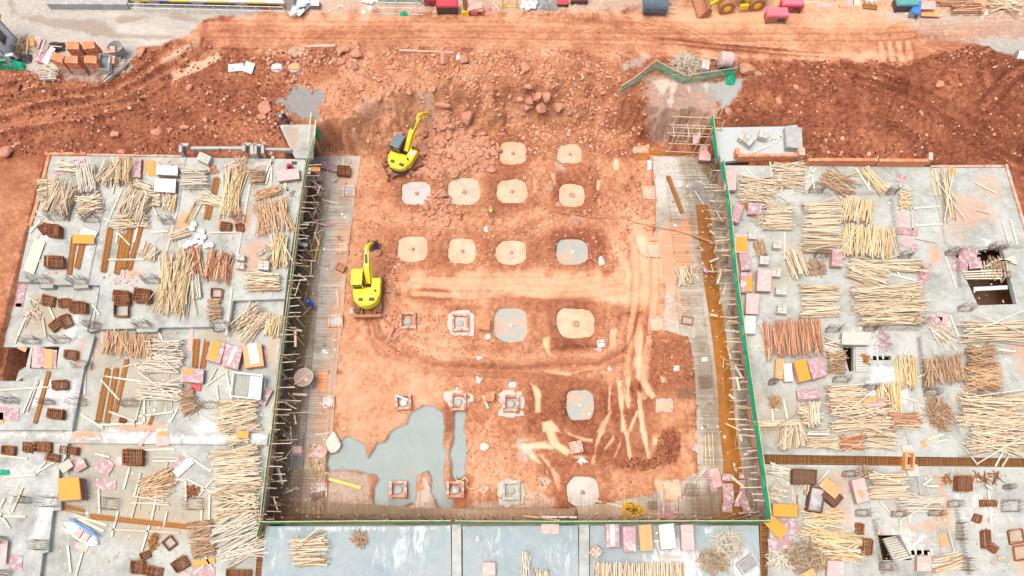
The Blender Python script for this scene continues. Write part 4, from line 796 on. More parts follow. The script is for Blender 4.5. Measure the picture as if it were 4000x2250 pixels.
# ------------------------------------------------------------------ pole stacks on the decks (tile col, row, axis, width, material, height, scatter, label)
for a in [
 (0,1,850,215,895,490,190,'white',.55,4,'whitish pole bundle at the back left, beside the square tan bundle'),
 (0,1,660,380,540,700,270,'pale',.75,6,'big slanting cream pole stack nearest the left deck\'s back left corner'),
 (0,1,385,470,590,440,210,'pale',.35,9,'messy cream poles lying crosswise under the big slanting back left stack'),
 (0,1,570,230,760,250,90,'pale',.25,10,'loose poles fanned out behind the slanting stack by the brick edge'),
 (0,1,1110,190,1010,400,140,'pale',.35,14,'fanned cream poles between the whitish bundle and the square tan bundle'),
 (0,1,770,640,1030,585,185,'pale',.4,16,'jumbled poles in front of the whitish bundle above the starter bars'),
 (0,1,1246,135,1238,400,185,'yellow',.75,1.5,'tidy square tan pole bundle standing high at the back of the left deck'),
 (0,1,1420,480,1290,740,275,'pale',.75,6,'cream pole stack in the middle of the back left bay, crossed by one pole'),
 (0,1,1150,775,1495,775,150,'pale',.35,9,'cross laid poles at the foot of the middle back left stack'),
 (0,1,1340,385,1545,455,80,'pale',.2,9,'thin spill of poles beside the latticed white formply stack'),
 (0,1,1500,560,1620,560,150,'pale',.3,10,'short poles poking out right of the middle back left stack'),
 (0,1,1835,345,2090,345,190,'grey',.75,3,'grey green pole bundle right of the white formply stacks'),
 (0,1,1735,500,1690,680,130,'yellow',.3,7,'small yellowish pole bundle below the latticed white formply stack'),
 (0,1,1990,540,2330,605,100,'pale',.3,4,'row of pale poles laid across the rust coloured bar bundle'),
 (0,1,2370,260,2290,740,185,'yellow',.35,7,'long yellow and red pole stack near the fence at the back of the left deck'),
 (0,1,2000,590,1880,800,90,'yellow',.15,5,'a few yellow poles fanned over the orange mud stain'),
 (0,1,2510,325,2660,325,140,'brown',.5,4,'short brown pole bundle beside the pale ladder like frames'),
 (0,1,1535,1020,1470,1165,175,'pale',.3,8,'short cream poles below the four rusty bar bundles'),
 (0,1,1710,945,1900,885,85,'pale',.25,4,'small pole bundle next to the heap of white sacks'),
 (0,1,1800,1090,1720,1720,310,'yellow',.6,9,'tall fan of yellow poles in the middle of the left deck'),
 (0,1,1930,1050,1985,1335,165,'red',.4,6,'narrow reddish pole bundle touching the tall yellow fan'),
 (0,1,2215,1080,2165,1390,270,'red',.45,5,'wide reddish pole stack right of the narrow red bundle'),
 (0,1,1955,1320,1985,1560,110,'white',.3,4,'short white poles under the narrow red bundle'),
 (1,1,145,560,200,900,330,'redtan',.45,8,'wide tan red pole stack next to the left green fence'),
 (1,1,-10,540,250,455,95,'redtan',.4,6,'red brown poles lying across the end of the wide tan stack'),
 (1,1,240,905,240,1245,165,'yellow',.35,7,'upright yellow poles in the strip beside the left fence'),
 (1,1,40,1150,150,1060,120,'grey',.3,14,'grey poles fanned out behind a pale block bundle'),
 (1,1,-110,1380,250,1390,190,'pale',.4,4,'cream pole stack laid level beside the left fence midway'),
 (0,2,1315,450,1275,695,505,'redtan',.4,5,'long row of tan red poles under the deck step'),
 (0,2,1480,650,1850,640,250,'white',.4,9,'scattered whitish poles right of the long tan row'),
 (0,2,1400,770,1800,790,150,'white',.25,6,'thin whitish poles pointing towards the slanted orange bar bundle'),
 (0,2,1400,1020,1830,1055,190,'white',.5,3,'neat whitish pole bundle in the middle of the lower left deck'),
 (0,2,1810,1170,1975,1120,250,'brown',.4,9,'tall column of short brown sticks right of the neat whitish bundle'),
 (0,2,2090,215,2230,205,210,'brown',.4,8,'column of short sticks below the open square stirrup frame'),
 (0,2,2380,470,2650,230,250,'pale',.45,14,'spreading fan of cream poles beside the left fence'),
 (1,2,195,270,150,490,170,'yellow',.35,6,'yellow bamboo bundle hard against the left fence'),
 (0,2,2175,1295,2600,1255,330,'pale',.6,7,'thick cream pole stack in front of the concrete filled skip'),
 (0,3,1420,565,1740,450,190,'redtan',.35,8,'pinkish red poles beside the long white formply panel'),
 (0,3,1420,650,1700,620,80,'redtan',.12,5,'thin red poles laid flat below the pinkish bundle'),
 (0,3,1330,690,1680,715,70,'pale',.1,4,'four pale poles lying over two long bearers on the lower left deck'),
 (0,3,2140,400,2620,330,430,'pale',.7,6,'upper part of the tall cream lumber column by the bottom left fence'),
 (0,3,2150,740,2610,690,300,'pale',.5,14,'tangled middle of the cream lumber column by the left fence'),
 (0,3,2180,1160,2620,980,420,'white',.6,10,'lowest whitish end of the lumber column at the bottom left'),
 (0,3,1905,1090,2145,1055,370,'brown',.5,6,'tan brown short pole stack beside the lumber column'),
 (0,3,2270,80,2500,60,110,'pale',.3,10,'poles under the small orange board at the end of the white beam'),
 (1,3,345,1215,720,1180,310,'pale',.35,5,'lone lumber stack on the blue grey front deck'),
 (2,3,1280,1310,1280,1500,920,'pale',.4,4,'long row of cream poles along the bottom edge of the front deck'),
 (2,3,130,1210,145,1460,85,'white',.3,3,'narrow whitish poles at the bottom of the middle front deck'),
 (2,3,300,1385,290,1470,160,'pale',.25,6,'short poles beside the narrow whitish bundle at the bottom edge'),
 (2,1,2285,440,2640,470,240,'pale',.5,9,'cream poles crossed by long boards in the right deck\'s back left corner'),
 (3,1,45,310,370,315,260,'pale',.45,9,'untidy cream poles below the brick parapet'),
 (3,1,-50,740,250,735,260,'pale',.55,4,'level cream pole stack left of the giant yellow stack'),
 (3,1,550,300,870,480,200,'brown',.2,20,'scattered thin sticks between the parapet and the giant yellow stack'),
 (3,1,960,250,1180,490,100,'yellow',.2,6,'slanting yellow boards and poles behind the giant stack'),
 (3,1,345,820,715,820,510,'pale',1.0,2.5,'giant cream pole stack with dark ends at the middle back'),
 (3,1,915,560,880,800,320,'yellow',.7,4,'upright yellow bamboo stack behind the wide standing row'),
 (3,1,1020,830,1000,1145,530,'yellow',.75,5,'wide standing row of yellow poles right of the giant stack'),
 (3,1,1310,560,1440,560,170,'yellow',.2,25,'jumble of short yellow poles beside the starter wall'),
 (3,1,1770,250,1840,770,90,'pale',.25,3,'long thin poles lying along the bare right deck bay'),
 (3,1,1650,260,1705,530,60,'yellow',.15,2,'few yellow boards at the edge of the bare right bay'),
 (3,1,240,1060,335,1340,185,'pale',.4,3,'cream poles slanting below the giant stack'),
 (3,2,325,135,705,125,330,'pale',.7,3,'cream stack with two battens tied on top'),
 (3,1,830,1200,1550,1240,120,'pale',.4,3,'long level poles in front of the wide standing row'),
 (3,1,810,1240,1190,1360,200,'pale',.6,6,'cream poles fanning from one end below the long level poles'),
 (3,2,860,110,1560,80,260,'pale',.6,5,'broad cream pole layer on the right deck\'s centre'),
 (3,2,915,275,1590,270,200,'pale',.55,4,'lower edge of the broad cream pole mass above the stair hut'),
 (3,2,235,330,270,690,600,'red',.55,3.5,'large red brown pole stack beside the right green fence'),
 (3,2,595,755,785,745,225,'brown',.45,7,'short brown sticks left of the stair opening'),
 (3,2,560,560,720,610,160,'white',.35,10,'whitish sticks fanned at the corner of the red pole stack'),
 (3,2,1390,690,1410,1010,180,'yellow',.75,2,'neat upright yellow bundle right of the stair hut'),
 (3,2,1960,440,2640,430,200,'pale',.55,4,'long cream poles running off the right edge, upper group'),
 (3,2,2080,600,2480,640,60,'grey',.12,4,'thin grey poles lying below the upper right edge group'),
 (3,2,1755,690,1800,970,400,'brown',.6,10,'brown pole stack left of the tangled brown mound'),
 (3,2,2000,700,2290,690,200,'brown',.7,14,'upper half of the tangled brown pole mound'),
 (3,2,1990,900,2350,900,220,'redtan',.6,12,'lower half of the tangled brown pole mound'),
 (3,2,1270,960,1285,1255,135,'yellow',.5,2.5,'yellow upright poles below the neat yellow bundle'),
 (3,2,1130,960,1155,1150,105,'yellow',.35,4,'small yellow bundle left of the yellow upright poles'),
 (3,2,590,1080,970,1060,190,'pale',.6,4,'upper cream layer of the big stack below the stairs'),
 (3,2,620,1270,1230,1280,320,'pale',.65,9,'main body of the big cream stack below the stairs'),
 (3,3,960,70,1290,85,190,'pale',.5,4,'bottom end of the big cream stack above the rebar trench'),
 (3,3,720,110,955,105,170,'red',.45,8,'red brown poles at the foot of the big cream stack'),
 (3,2,1190,1330,1545,1340,150,'red',.35,5,'reddish brown poles right of the big cream stack'),
 (3,2,1940,1210,2620,1260,330,'pale',.6,6,'broad cream stack running off the right edge, lower group'),
 (3,2,1900,1110,2150,1200,90,'grey',.2,5,'grey poles slanting at the upper end of the lower right stack'),
 (3,3,1990,20,2640,50,330,'pale',.5,8,'lowest cream poles running off the right edge by the trench'),
 (3,3,2230,290,2640,320,80,'redtan',.25,6,'poles lying across the trench at the right edge'),
 (3,3,1010,545,1385,535,265,'pale',.65,2.5,'cream stack with dark ends below the rebar trench'),
 (3,3,1310,725,1745,720,165,'white',.45,3,'pale grey stack beside the curved mud trail'),
 (3,3,330,900,745,945,280,'yellow',.35,11,'loose yellow sticks beside the orange formply stack'),
 (3,3,440,1120,970,1180,260,'yellow',.35,13,'spilled yellow sticks above the dark offcut heap'),
 (3,3,1640,1340,1965,1285,170,'pale',.35,6,'cream poles right of the bottom stair flight'),
 (3,3,1560,200,1700,470,70,'pale',.25,2,'narrow pole bundle bridging the rebar trench'),
 (3,3,440,380,340,620,90,'pale',.25,8,'thin pale planks leaning on the dark brown box'),
 (3,3,10,360,210,420,120,'white',.3,10,'grey white sticks in the right deck corner near the trench'),
 (3,3,10,560,190,650,200,'grey',.25,22,'scattered grey sticks left of the water filled box'),
 (2,2,2590,570,2560,690,10,'red',.05,1,'single red pole lying by the red brown stack'),
 (2,1,2475,970,2530,1130,110,'brown',.4,4,'short brown upright poles beside the pale round bundle'),
 (0,0,1240,600,1010,785,150,'white',.4,5,'grey white pole pile sliding down beside the brick pallets'),
 (0,0,430,650,610,735,110,'white',.35,9,'short whitish poles in front of the boards beside the hut'),
 (0,0,400,770,570,765,80,'white',.25,9,'small whitish pole pile on the earth below the hut boards'),
]:
    pile(*a)
for a in [(3,0,1860,85,2150,85,95,'red',.6,1.5,'rack of long red brown bars at the top right'),(3,0,1700,15,2060,25,60,'red',.5,2,'second rack of red brown bars at the top right edge')]: pile(*a)
pile(3,0,2200,40,2560,60,110,'pale',.4,25,'tangle of pale poles at the top right corner', bear=False, mess=.3)
pile(2,1,1735,1230,1775,1415,170,'pale',.35,13,'bundle of short pale poles lying on the flooded pit strip', bear=True)
pile(2,3,1925,40,1930,330,60,'yellow',.15,2,'row of yellow brown bars lying in the right pit strip', bear=False); pile(2,3,1990,20,2005,340,60,'yellow',.15,2,'second row of yellow brown bars in the right pit strip', bear=False)
pile(2,3,1925,370,1835,480,40,'pale',.1,4,'short boards lying beside the flooded brick notch', bear=False)
# crossed lumber blocks on the right deck
for a in [(3,2,450,1160,465,1390,130,'pale',.9,1,'tall square lumber block laid across two cream lumber bundles'),(3,2,300,1220,400,1250,100,'pale',.5,2,'lumber bundle poking out left of the tall square block, upper one'),(3,2,340,1330,545,1340,90,'pale',.5,2,'lumber bundle under the tall square block, lower one'),
 (3,2,-110,1380,320,1370,85,'pale',.5,2,'long lumber bundle under two upright lumber blocks'),(3,3,195,-50,170,180,110,'pale',.9,1.5,'left upright lumber block on the long bundle'),(3,3,300,-60,330,150,95,'pale',.85,1.5,'right upright lumber block on the long bundle'),(3,3,390,110,710,110,115,'pale',.7,1.5,'lumber bundle right of the two upright blocks'),(3,3,380,10,610,20,60,'white',.4,2,'whitish lumber bundle above the lone lumber bundle by the trench')]:
    pile(*a, rad=.045)
# ------------------------------------------------------------------ heaps of sticks and offcuts
for a in [(2,0,1755,655,150,85,.9,1.3,170,'grey','round heap of bamboo offcuts behind the green fence'),(3,1,480,1255,95,85,.5,.7,80,'brown','small round heap of brown sticks below the giant stack'),
 (3,2,1710,1275,115,160,.7,1.0,150,'brown','tangled heap of brown bamboo sticks near the right edge'),(2,3,2170,1130,140,150,.6,.9,130,'grey','upper heap of grey sticks on the front right deck'),(2,3,2020,1310,150,120,.5,.8,120,'offcut','lower heap of dark sticks on the front right deck'),
 (3,3,400,1260,260,160,.7,.75,300,'offcut','big dark offcut heap at the bottom of the lower right deck'),(3,3,110,1290,120,90,.3,.9,60,'white','pale sticks spilling left of the big dark offcut heap'),(3,3,970,400,70,55,.5,.5,60,'offcut','bundle of short dark sticks at the end of the cream stack'),
 (1,3,1050,1085,62,55,.35,.9,45,'brown','small stick heap on the blue grey front deck'),(3,2,60,1150,60,65,.4,.6,60,'brown','small heap of thin sticks left of the mauve stack'),(3,1,1560,1290,60,80,.3,.8,30,'pink','broken pink battens at the end of the long level poles'),
 (2,1,2470,770,60,60,.5,.5,60,'grey','pale sticks at the end of the rusty wire bundle'),(1,1,375,500,25,45,.15,.3,14,'offcut','tiny scatter of twigs beside the tan red poles'),(3,1,2300,1270,110,110,.5,1.1,50,'offcut','broken battens fallen into the square deck opening'),
 (3,2,1150,530,80,90,.5,.9,28,'mauve','mauve form boards piled beside the stair hut'),(3,2,1770,480,110,110,.3,1.2,26,'pale','loose battens near the pink board'),(0,0,240,480,80,110,.9,1.5,60,'brown','leaning scrap timber beside the white hut'),
 (0,1,2440,210,80,90,.4,1.2,35,'redtan','broken boards behind the long yellow stack'),(3,3,2190,470,130,60,.2,.9,26,'rust','rusty bent scraps scattered on the lower right deck'),(0,2,330,250,60,90,.3,1.1,26,'pale','loose battens beside the rusty stirrups at the left edge'),
 (3,3,1790,480,40,40,.2,.6,20,'rustbar','small tangle of orange wire at the start of the mud trail')]: heap(*a)
# debris along the feet of the two scaffold walls
for k, (x, y) in enumerate([(520,330),(500,700),(470,900),(440,1120),(420,1330)]): heap(1,1,x+40,y,45,90,.35,.8,34,'offcut','low heap of broken timber under the left scaffold, %s' % ('beside the white sheet','level with the leaning planks','by the yellow pole','above the pale slurry','near the near excavator')[k], z=-3.9)
for k, (x, y) in enumerate([(380,120),(350,420),(320,700),(280,1180),(260,1380)]): heap(1,2,x+20,y,40,100,.35,.8,34,'offcut','broken timber heap at the foot of the left scaffold, %s' % ('behind the blue worker','by the bamboo bundle','above the steel hopper','below the hopper','at the white beam')[k], z=-3.9)
for k, (x, y) in enumerate([(230,60),(210,420),(160,700)]): heap(1,3,x,y,45,110,.35,.8,36,'offcut','rusty timber debris in the bottom left pit corner, %s' % ('top heap','middle heap','bottom heap by the front fence')[k], z=-3.9)
for k, (x, y) in enumerate([(2010,300),(2070,760),(2130,1200)]): heap(2,1,x,y,30,120,.3,.8,30,'offcut','timber debris under the right scaffold, %s' % ('beside the grey round patch','by the long brown planks','near the brown water')[k], z=-3.9)
for k, (x, y) in enumerate([(2200,300),(2280,800),(2330,1250)]): heap(2,2,x,y,30,120,.3,.8,30,'offcut','timber debris right of the brown channel, %s' % ('upper heap','middle heap','lower heap')[k], z=-3.9)
# ------------------------------------------------------------------ formply stacks and single sheets
for a in [
 (0,1,1680,265,215,95,2,.6,'whiteply','white topped formply stack behind the latticed white one'),(0,1,1660,415,215,135,3,.5,'whiteply','latticed white formply stack in the back left bay'),(0,1,1375,240,80,190,3,.35,'mauve','mauve formply stack beside the bright orange board'),
 (1,1,325,310,215,105,-7,.5,'pink','pink formply stack in front of the seated worker'),(0,2,2168,640,150,205,16,.55,'mauve','formply stack with an orange sheet, left of three by the fence',('orange',.55,.95,-.08,-.02,2),'bright orange sheet on the leftmost of three formply stacks'),
 (0,2,2335,690,170,225,14,.55,'mauve','mauve formply stack, middle of three by the fence',('whiteply',.22,.85,0,-.05,-8),'narrow white strip on the middle formply stack'),(0,2,2545,680,190,230,-6,.55,'peachply','formply stack with white sheet, right of three by the fence',('whiteply',.5,.9,.05,-.08,4),'white sheet on the rightmost of three formply stacks'),
 (0,2,1930,880,225,140,4,.5,'mauve','mauve formply stack with orange strip below the two orange bar bundles',('orange',.5,.3,-.2,-.22,3),'orange strip on the mauve stack beside the poles'),
 (2,1,2200,365,110,200,1,.6,'pink','pink cement marked stack, first beside the right fence'),(2,1,1945,90,115,150,3,.7,'pink','pink formply stack on the scaffold outside the right fence',),
 (2,1,2265,690,95,190,20,.6,'mauve','tilted mauve stack, second beside the right fence'),(2,1,2445,650,130,110,3,.5,'mauve','mauve stack behind the rusty wire bundle'),(2,1,2305,1000,125,190,2,.65,'pink','stack with a bright orange top sheet, third beside the right fence',('orange',.85,.75,.05,.05,1),'bright orange sheet on the third stack beside the right fence'),
 (2,1,2345,1180,95,170,-8,.6,'mauve','mauve leaning stack, fourth beside the right fence'),(2,1,2360,1390,110,190,2,.6,'mauve','mauve stack with an orange strip, fifth beside the right fence',('orange',.5,.75,.25,.05,1),'orange strip on the fifth stack beside the right fence'),
 (2,1,2540,1370,140,220,1,.65,'pink','wide pink stack right of the fifth fence side stack'),(2,2,2420,160,125,205,3,.6,'pink','pink stack, sixth beside the right fence'),(2,2,2395,370,115,180,2,.5,'whiteply','pale stack, lowest of the row beside the right fence'),
 (3,1,700,1140,105,180,2,.6,'mauve','small pink stack with orange edge amid the yellow poles'),(3,2,115,815,75,200,2,.4,'peachply','narrow orange topped stack, leftmost of four by the red poles'),(3,2,205,850,85,180,-4,.4,'whiteply','narrow white topped stack, second of four by the red poles'),
 (3,2,350,830,120,215,-16,.75,'orange','tall stack with bright orange top, third of four by the red poles'),(3,2,495,800,150,210,-20,.7,'mauve','tall mauve stack, rightmost of four by the red poles'),(3,2,415,1070,230,95,-5,.45,'mauve','low mauve stack below the four stacks'),
 (2,3,1010,1045,130,230,-3,.6,'mauve','first of five stacks on the front right deck, mauve with a grey strip',('whiteply',.35,.95,.0,-.02,-1),'grey strip on the first of five front stacks'),(2,3,1180,1075,125,250,-2,.6,'mauve','second of five stacks on the front right deck, mauve top'),(2,3,1345,1065,125,260,-3,.6,'peachply','third of five stacks on the front right deck, peach orange top'),
 (2,3,1560,1050,150,250,-6,.7,'whiteply','fourth of five stacks on the front right deck, white top'),(2,3,1765,1060,125,255,-3,.6,'pink','fifth of five stacks on the front right deck, pale pink top'),
 (1,3,2340,1380,120,130,0,.35,'pink','pink stack at the bottom of the middle front deck'),(3,3,175,790,245,120,1,.6,'orange','orange formply stack beside the right fence corner'),(3,3,930,590,130,235,-14,.6,'pink','stack of mixed pink boards at the end of the cream stack'),
 (3,3,680,1380,160,160,3,.5,'pink','pink stack at the bottom edge of the lower right deck'),(3,3,1570,1325,140,150,0,.4,'pink','red pink stack below the narrow opening'),
 (0,3,690,575,215,220,-5,1.0,'orange','tall stack capped by large orange sheets on the lower left deck'),
 (3,1,2010,1130,180,150,10,.05,'mauve','mauve sheets covering part of the square opening'),
]:
    c, r, x, y, w, h, rot, ht, mt, lab = a[:10]
    ply_stack(c, r, x, y, w, h, rot, ht, mt, lab, *(a[10:] if len(a) > 10 else ()))
for a in [
 (0,1,1525,245,70,150,3,'orange','bright orange board beside the mauve stack at the back'),(0,1,1460,240,25,150,6,'peachply','thin orange strip left of the bright orange board'),(0,1,840,958,215,90,1,'orange','bright orange board across two rusty bar bundles',.35),(0,1,890,900,160,80,20,'whitepaint','white board tucked behind the bright orange board',.25),
 (0,1,600,290,120,50,-18,'mauve','red brown board at the back left corner poles'),(0,1,345,1130,115,340,20,'palepole','long tan plywood plank along the left deck edge',.12),(0,1,2455,290,35,60,5,'orange','small orange scrap near the broken boards'),(0,1,2320,250,70,110,20,'pink','pale pink board behind the long yellow stack'),
 (0,1,1820,195,90,25,-5,'peachply','thin orange board at the deck\'s back edge'),(1,1,60,205,140,40,-6,'pink','pale pink board behind the ladder like frames'),
 (1,1,745,230,190,70,16,'mauve','dusty pink plank leaning into the pit strip',.3),(1,1,598,256,95,42,2,'orange','deep orange sheet on the scaffold beside the fence',3.1),(1,1,528,270,45,65,8,'whiteply','crumpled white sheet on the scaffold',3.3),(1,1,640,340,60,80,10,'mauve','dark mauve board on the left scaffold',.4),(1,1,610,435,70,70,35,'pink','pale pink square board on the pit strip',.2),
 (1,1,710,818,170,28,3,'mauve','grey pink plank lying across the pit strip'),(1,1,785,790,60,32,0,'pink','small pink board at the end of the grey pink plank'),(1,1,490,810,90,24,2,'white','whitish plank on the left scaffold ledge',2),(1,1,470,1010,100,34,8,'whiteply','whitish sheet hanging at the left scaffold',1.5),
 (1,2,665,940,105,185,7,'peachply','orange sheet on the pit strip beside the hopper'),(1,2,80,680,50,100,10,'pink','red and orange boards by the left fence, upright scraps'),(1,2,95,1095,75,180,28,'mauve','reddish brown board pile leaning at the skip',.3),
 (1,3,620,225,110,160,45,'pink','pinkish board on the pit strip under the hose coil'),(1,3,1705,525,45,130,-18,'pink','pink plank on the pale spoil tongue'),(1,3,410,195,100,100,2,'pink','square pink sheet on the steel mats',.15),(1,3,20,1400,100,140,6,'peachply','orange sheet at the bottom of the left fence corner'),(1,3,2300,570,70,60,40,'pink','pink board with bricks beside the pit hose'),
 (2,2,895,562,75,75,-12,'whiteply','white formply square on the ruts'),(2,2,858,615,90,40,28,'pink','pink sheet slipped under the white formply square'),(1,2,2220,905,105,75,35,'whiteply','cracked white slab near the collar rows'),(2,2,5,975,70,55,0,'whiteply','small white board above the grey collar'),
 (2,3,705,310,90,85,38,'whiteply','pale square slab on the ruts below the brick pallet'),(2,3,1850,165,70,70,30,'pink','pink square at the edge of the right pit strip'),
 (2,3,1580,780,195,70,18,'mauve','purple board at the front of the pit'),(2,3,1550,850,200,60,5,'pink','pale pink board under the purple board'),(2,3,1985,500,60,240,-28,'mauve','long mauve board, left of the group in the right pit corner'),(2,3,2045,465,100,190,-18,'pink','pink mauve board of the right pit corner group',.08),
 (2,3,2170,460,115,70,5,'mauve','short purple board over the brown channel',.5),(2,3,2170,620,110,200,-3,'mauve','long stained mauve board over the brown channel',.4),(2,3,2160,760,100,100,4,'mauve','purple board at the foot of the channel',.3),(2,3,2305,440,55,60,2,'mauve','small purple square right of the channel',.6),(2,3,2312,580,60,190,-2,'mauve','narrow mauve board right of the channel',.6),(2,3,2340,740,80,150,-18,'mauve','broken mauve board in the right pit corner',.5),(2,3,2262,720,60,60,10,'mauve','small stained board between two mauve boards',.45),
 (2,3,380,975,180,95,2,'pink','pink sheet just inside the middle front deck'),(2,1,1945,1265,30,80,-35,'mauve','mauve batten crossed over another on the channel',.3),(2,1,1980,1283,100,16,5,'mauve','thin mauve batten lying over the channel',.35),
 (3,1,1350,745,110,70,18,'pink','red square sheet beside the starter wall'),(3,1,1345,812,70,55,3,'pink','small red sheet under the red square'),(3,1,1405,880,205,70,3,'mauve','mauve sheet in the row of boards beside the starter wall',.1),(3,1,1395,975,110,110,25,'pink','broken pink sheet below the mauve sheet'),(3,1,1480,1050,80,70,35,'mauve','mauve scrap at the end of the board row'),(3,1,1860,275,55,85,3,'orange','small orange board on the bare right bay'),(3,1,1340,350,110,60,5,'mauve','pale mauve scrap at the back of the right deck'),(3,1,1555,1340,80,180,15,'mauve','mauve sheet under the broken pink battens'),
 (3,2,1770,320,60,190,-35,'pink','pink board lying by the long cream poles'),(3,2,1690,330,120,90,12,'mauve','mauve sheet under the pink board'),(3,2,1025,1130,135,50,-16,'peachply','orange scrap on the big cream stack',.75),(3,2,1095,1175,170,90,-20,'mauve','mauve sheets spilled on the big cream stack',.6),(3,2,605,1210,40,120,0,'mauve','mauve sheet sticking out left of the big cream stack'),
 (3,3,625,565,210,110,40,'peachply','large orange board leaning across the dark box',.75),(3,3,670,800,80,110,40,'peachply','small peach board below the dark box'),(3,3,80,955,225,120,46,'orange','bright orange board slid off the fence corner stack',.4),(3,3,205,970,200,150,3,'mauve','mauve sheet beside the slid orange board'),(3,3,115,1120,230,115,-6,'mauve','pale mauve sheet at the bottom right fence corner',.1),(3,3,395,1435,160,70,-28,'peachply','orange sheet cut by the bottom frame edge',.6),(3,3,1760,1085,70,120,-14,'peachply','orange board by the narrow opening'),(3,3,1760,1180,50,50,-20,'pink','pink scrap below the orange board'),(3,3,920,940,90,70,8,'pink','red brown board beside the curved bars'),(3,3,1565,120,50,80,-25,'peachply','orange scrap at the trench crossing'),(3,3,935,620,45,80,-20,'peachply','small orange scrap on the mixed board stack',.65),(3,3,1105,1015,30,50,-10,'peachply','orange scrap at the head of the bottom stairs'),
 (0,3,1055,350,150,150,30,'mauve','fan of mauve boards on the lower left deck',.08),(0,3,1065,530,200,100,5,'mauve','mauve board with pale edge below the fan'),(0,3,1190,295,75,90,10,'pink','pinkish board beside the big stirrup cage'),(0,3,1790,310,140,80,-45,'mauve','mauve board under the white panel'),(0,3,1840,355,220,85,-42,'whiteply','white formply panel lying diagonally on the lower left deck',.1),(0,3,1450,65,35,170,35,'pink','pink strip lying on the white beam'),(0,3,1630,75,130,130,-4,'pink','pink cement marked board on the white beam'),(0,3,1635,18,80,40,0,'orange','orange scrap on the pink board',.08),(0,3,2435,30,115,70,3,'orange','bright orange board with dark mark at the end of the white beam',.4),
 (0,3,2045,1310,225,55,-8,'orange','orange strip at the bottom of the brown stack',.1),(0,3,2040,1400,240,100,3,'mauve','pale mauve board under the orange strip'),(0,3,1840,1420,150,50,35,'pink','pink plank at the bottom edge'),(0,3,40,1210,60,240,6,'pink','red board standing at the left bottom edge',.3),(0,3,160,1310,130,140,4,'mauve','mauve sheet in the bottom left corner'),(0,3,795,335,130,110,-28,'mauve','brown pink board beside the grey form',.3),(0,3,660,345,130,90,-35,'grey','grey form board in front of the orange capped stack',.5),(0,3,820,1160,120,60,22,'pink','red board below the white bag'),(0,3,2430,890,110,40,-12,'peachply','orange scrap in the lumber column',.4),
 (0,2,1920,500,45,270,4,'pink','upright pink plank beside the two orange bar bundles'),(0,2,1030,460,28,200,0,'pink','pink plank at the start of the long tan pole row'),(0,2,370,700,90,210,4,'pink','pink board over the second left opening',.1),(0,2,415,700,75,200,2,'mauve','mauve boards over the second left opening',.12),(0,2,488,715,85,195,4,'peachply','orange board over the second left opening',.14),(0,2,545,720,50,190,4,'mauve','narrow mauve board over the second left opening',.1),(0,2,225,610,90,45,25,'peachply','orange edge board inside the stair opening',-.1),(0,2,1965,1000,110,70,10,'redpaint','deep red board below the orange striped stack',.1),
 (0,2,205,70,90,250,10,'mauve','long mauve formboards along the left deck edge'),(0,2,190,175,60,35,0,'orange','small orange scrap on the left edge formboards'),(0,2,370,105,40,26,-20,'orange','tiny orange scrap near the messy stirrup'),(0,2,330,275,170,80,8,'mauve','mauve sheet under the loose battens'),(0,2,90,1270,200,130,4,'mauve','mauve sheet at the left edge below the openings'),(0,2,10,1310,50,110,0,'peachply','orange board cut by the left frame edge'),
 (0,0,420,530,90,190,22,'mauve','mauve boards leaning beside the white hut',.4),(0,0,490,560,60,190,28,'whiteply','whitish board leaning beside the white hut',.5),(0,0,395,600,70,60,15,'redpaint','dark red board beside the hut',.3),(0,0,375,420,60,120,12,'pink','pinkish board behind the hut scrap',.6),(0,0,320,420,40,80,-10,'orange','bright orange scrap beside the leaning timber',1.0),(0,0,370,710,80,30,8,'mauve','small mauve plank on the red earth by the hut'),
 (0,0,2375,680,160,75,-5,'whiteply','dusty white board on the red earth, left of a pair',.15),(0,0,2505,680,95,110,20,'whiteply','dusty white board on the red earth, right of a pair',.2),(1,0,1080,120,45,38,-10,'whiteply','small white sheet at the road edge, lower of two'),(1,0,1140,82,60,40,25,'whiteply','small white sheet at the road edge, upper of two'),
 (1,0,2200,65,150,60,-12,'pink','pinkish board lying over the small cart at the top',.9),(3,0,575,52,165,42,3,'pink','grey pink board at the edge of the orange road'),(3,0,830,30,70,60,8,'pink','light brown board at the top edge'),(3,0,895,25,75,60,5,'palepole','pale board with scribbles at the top edge'),(3,0,1600,55,170,80,0,'pink','pinkish sheet resting on the bar rack, upper of two',.7),(3,0,1635,135,190,62,2,'peachply','peach sheet resting on bearers, lower of two',.3),(3,0,1398,133,40,22,5,'whitepaint','tiny white board by the grey machine'),(3,0,2195,138,30,26,0,'whitepaint','tiny white scrap beside the bar rack'),
 (3,0,630,1345,95,24,-4,'palepole','pale plank piece on the lumpy red earth'),
]:
    sheet(*a[:9], **({'dz': a[9]} if len(a) > 9 else {}))
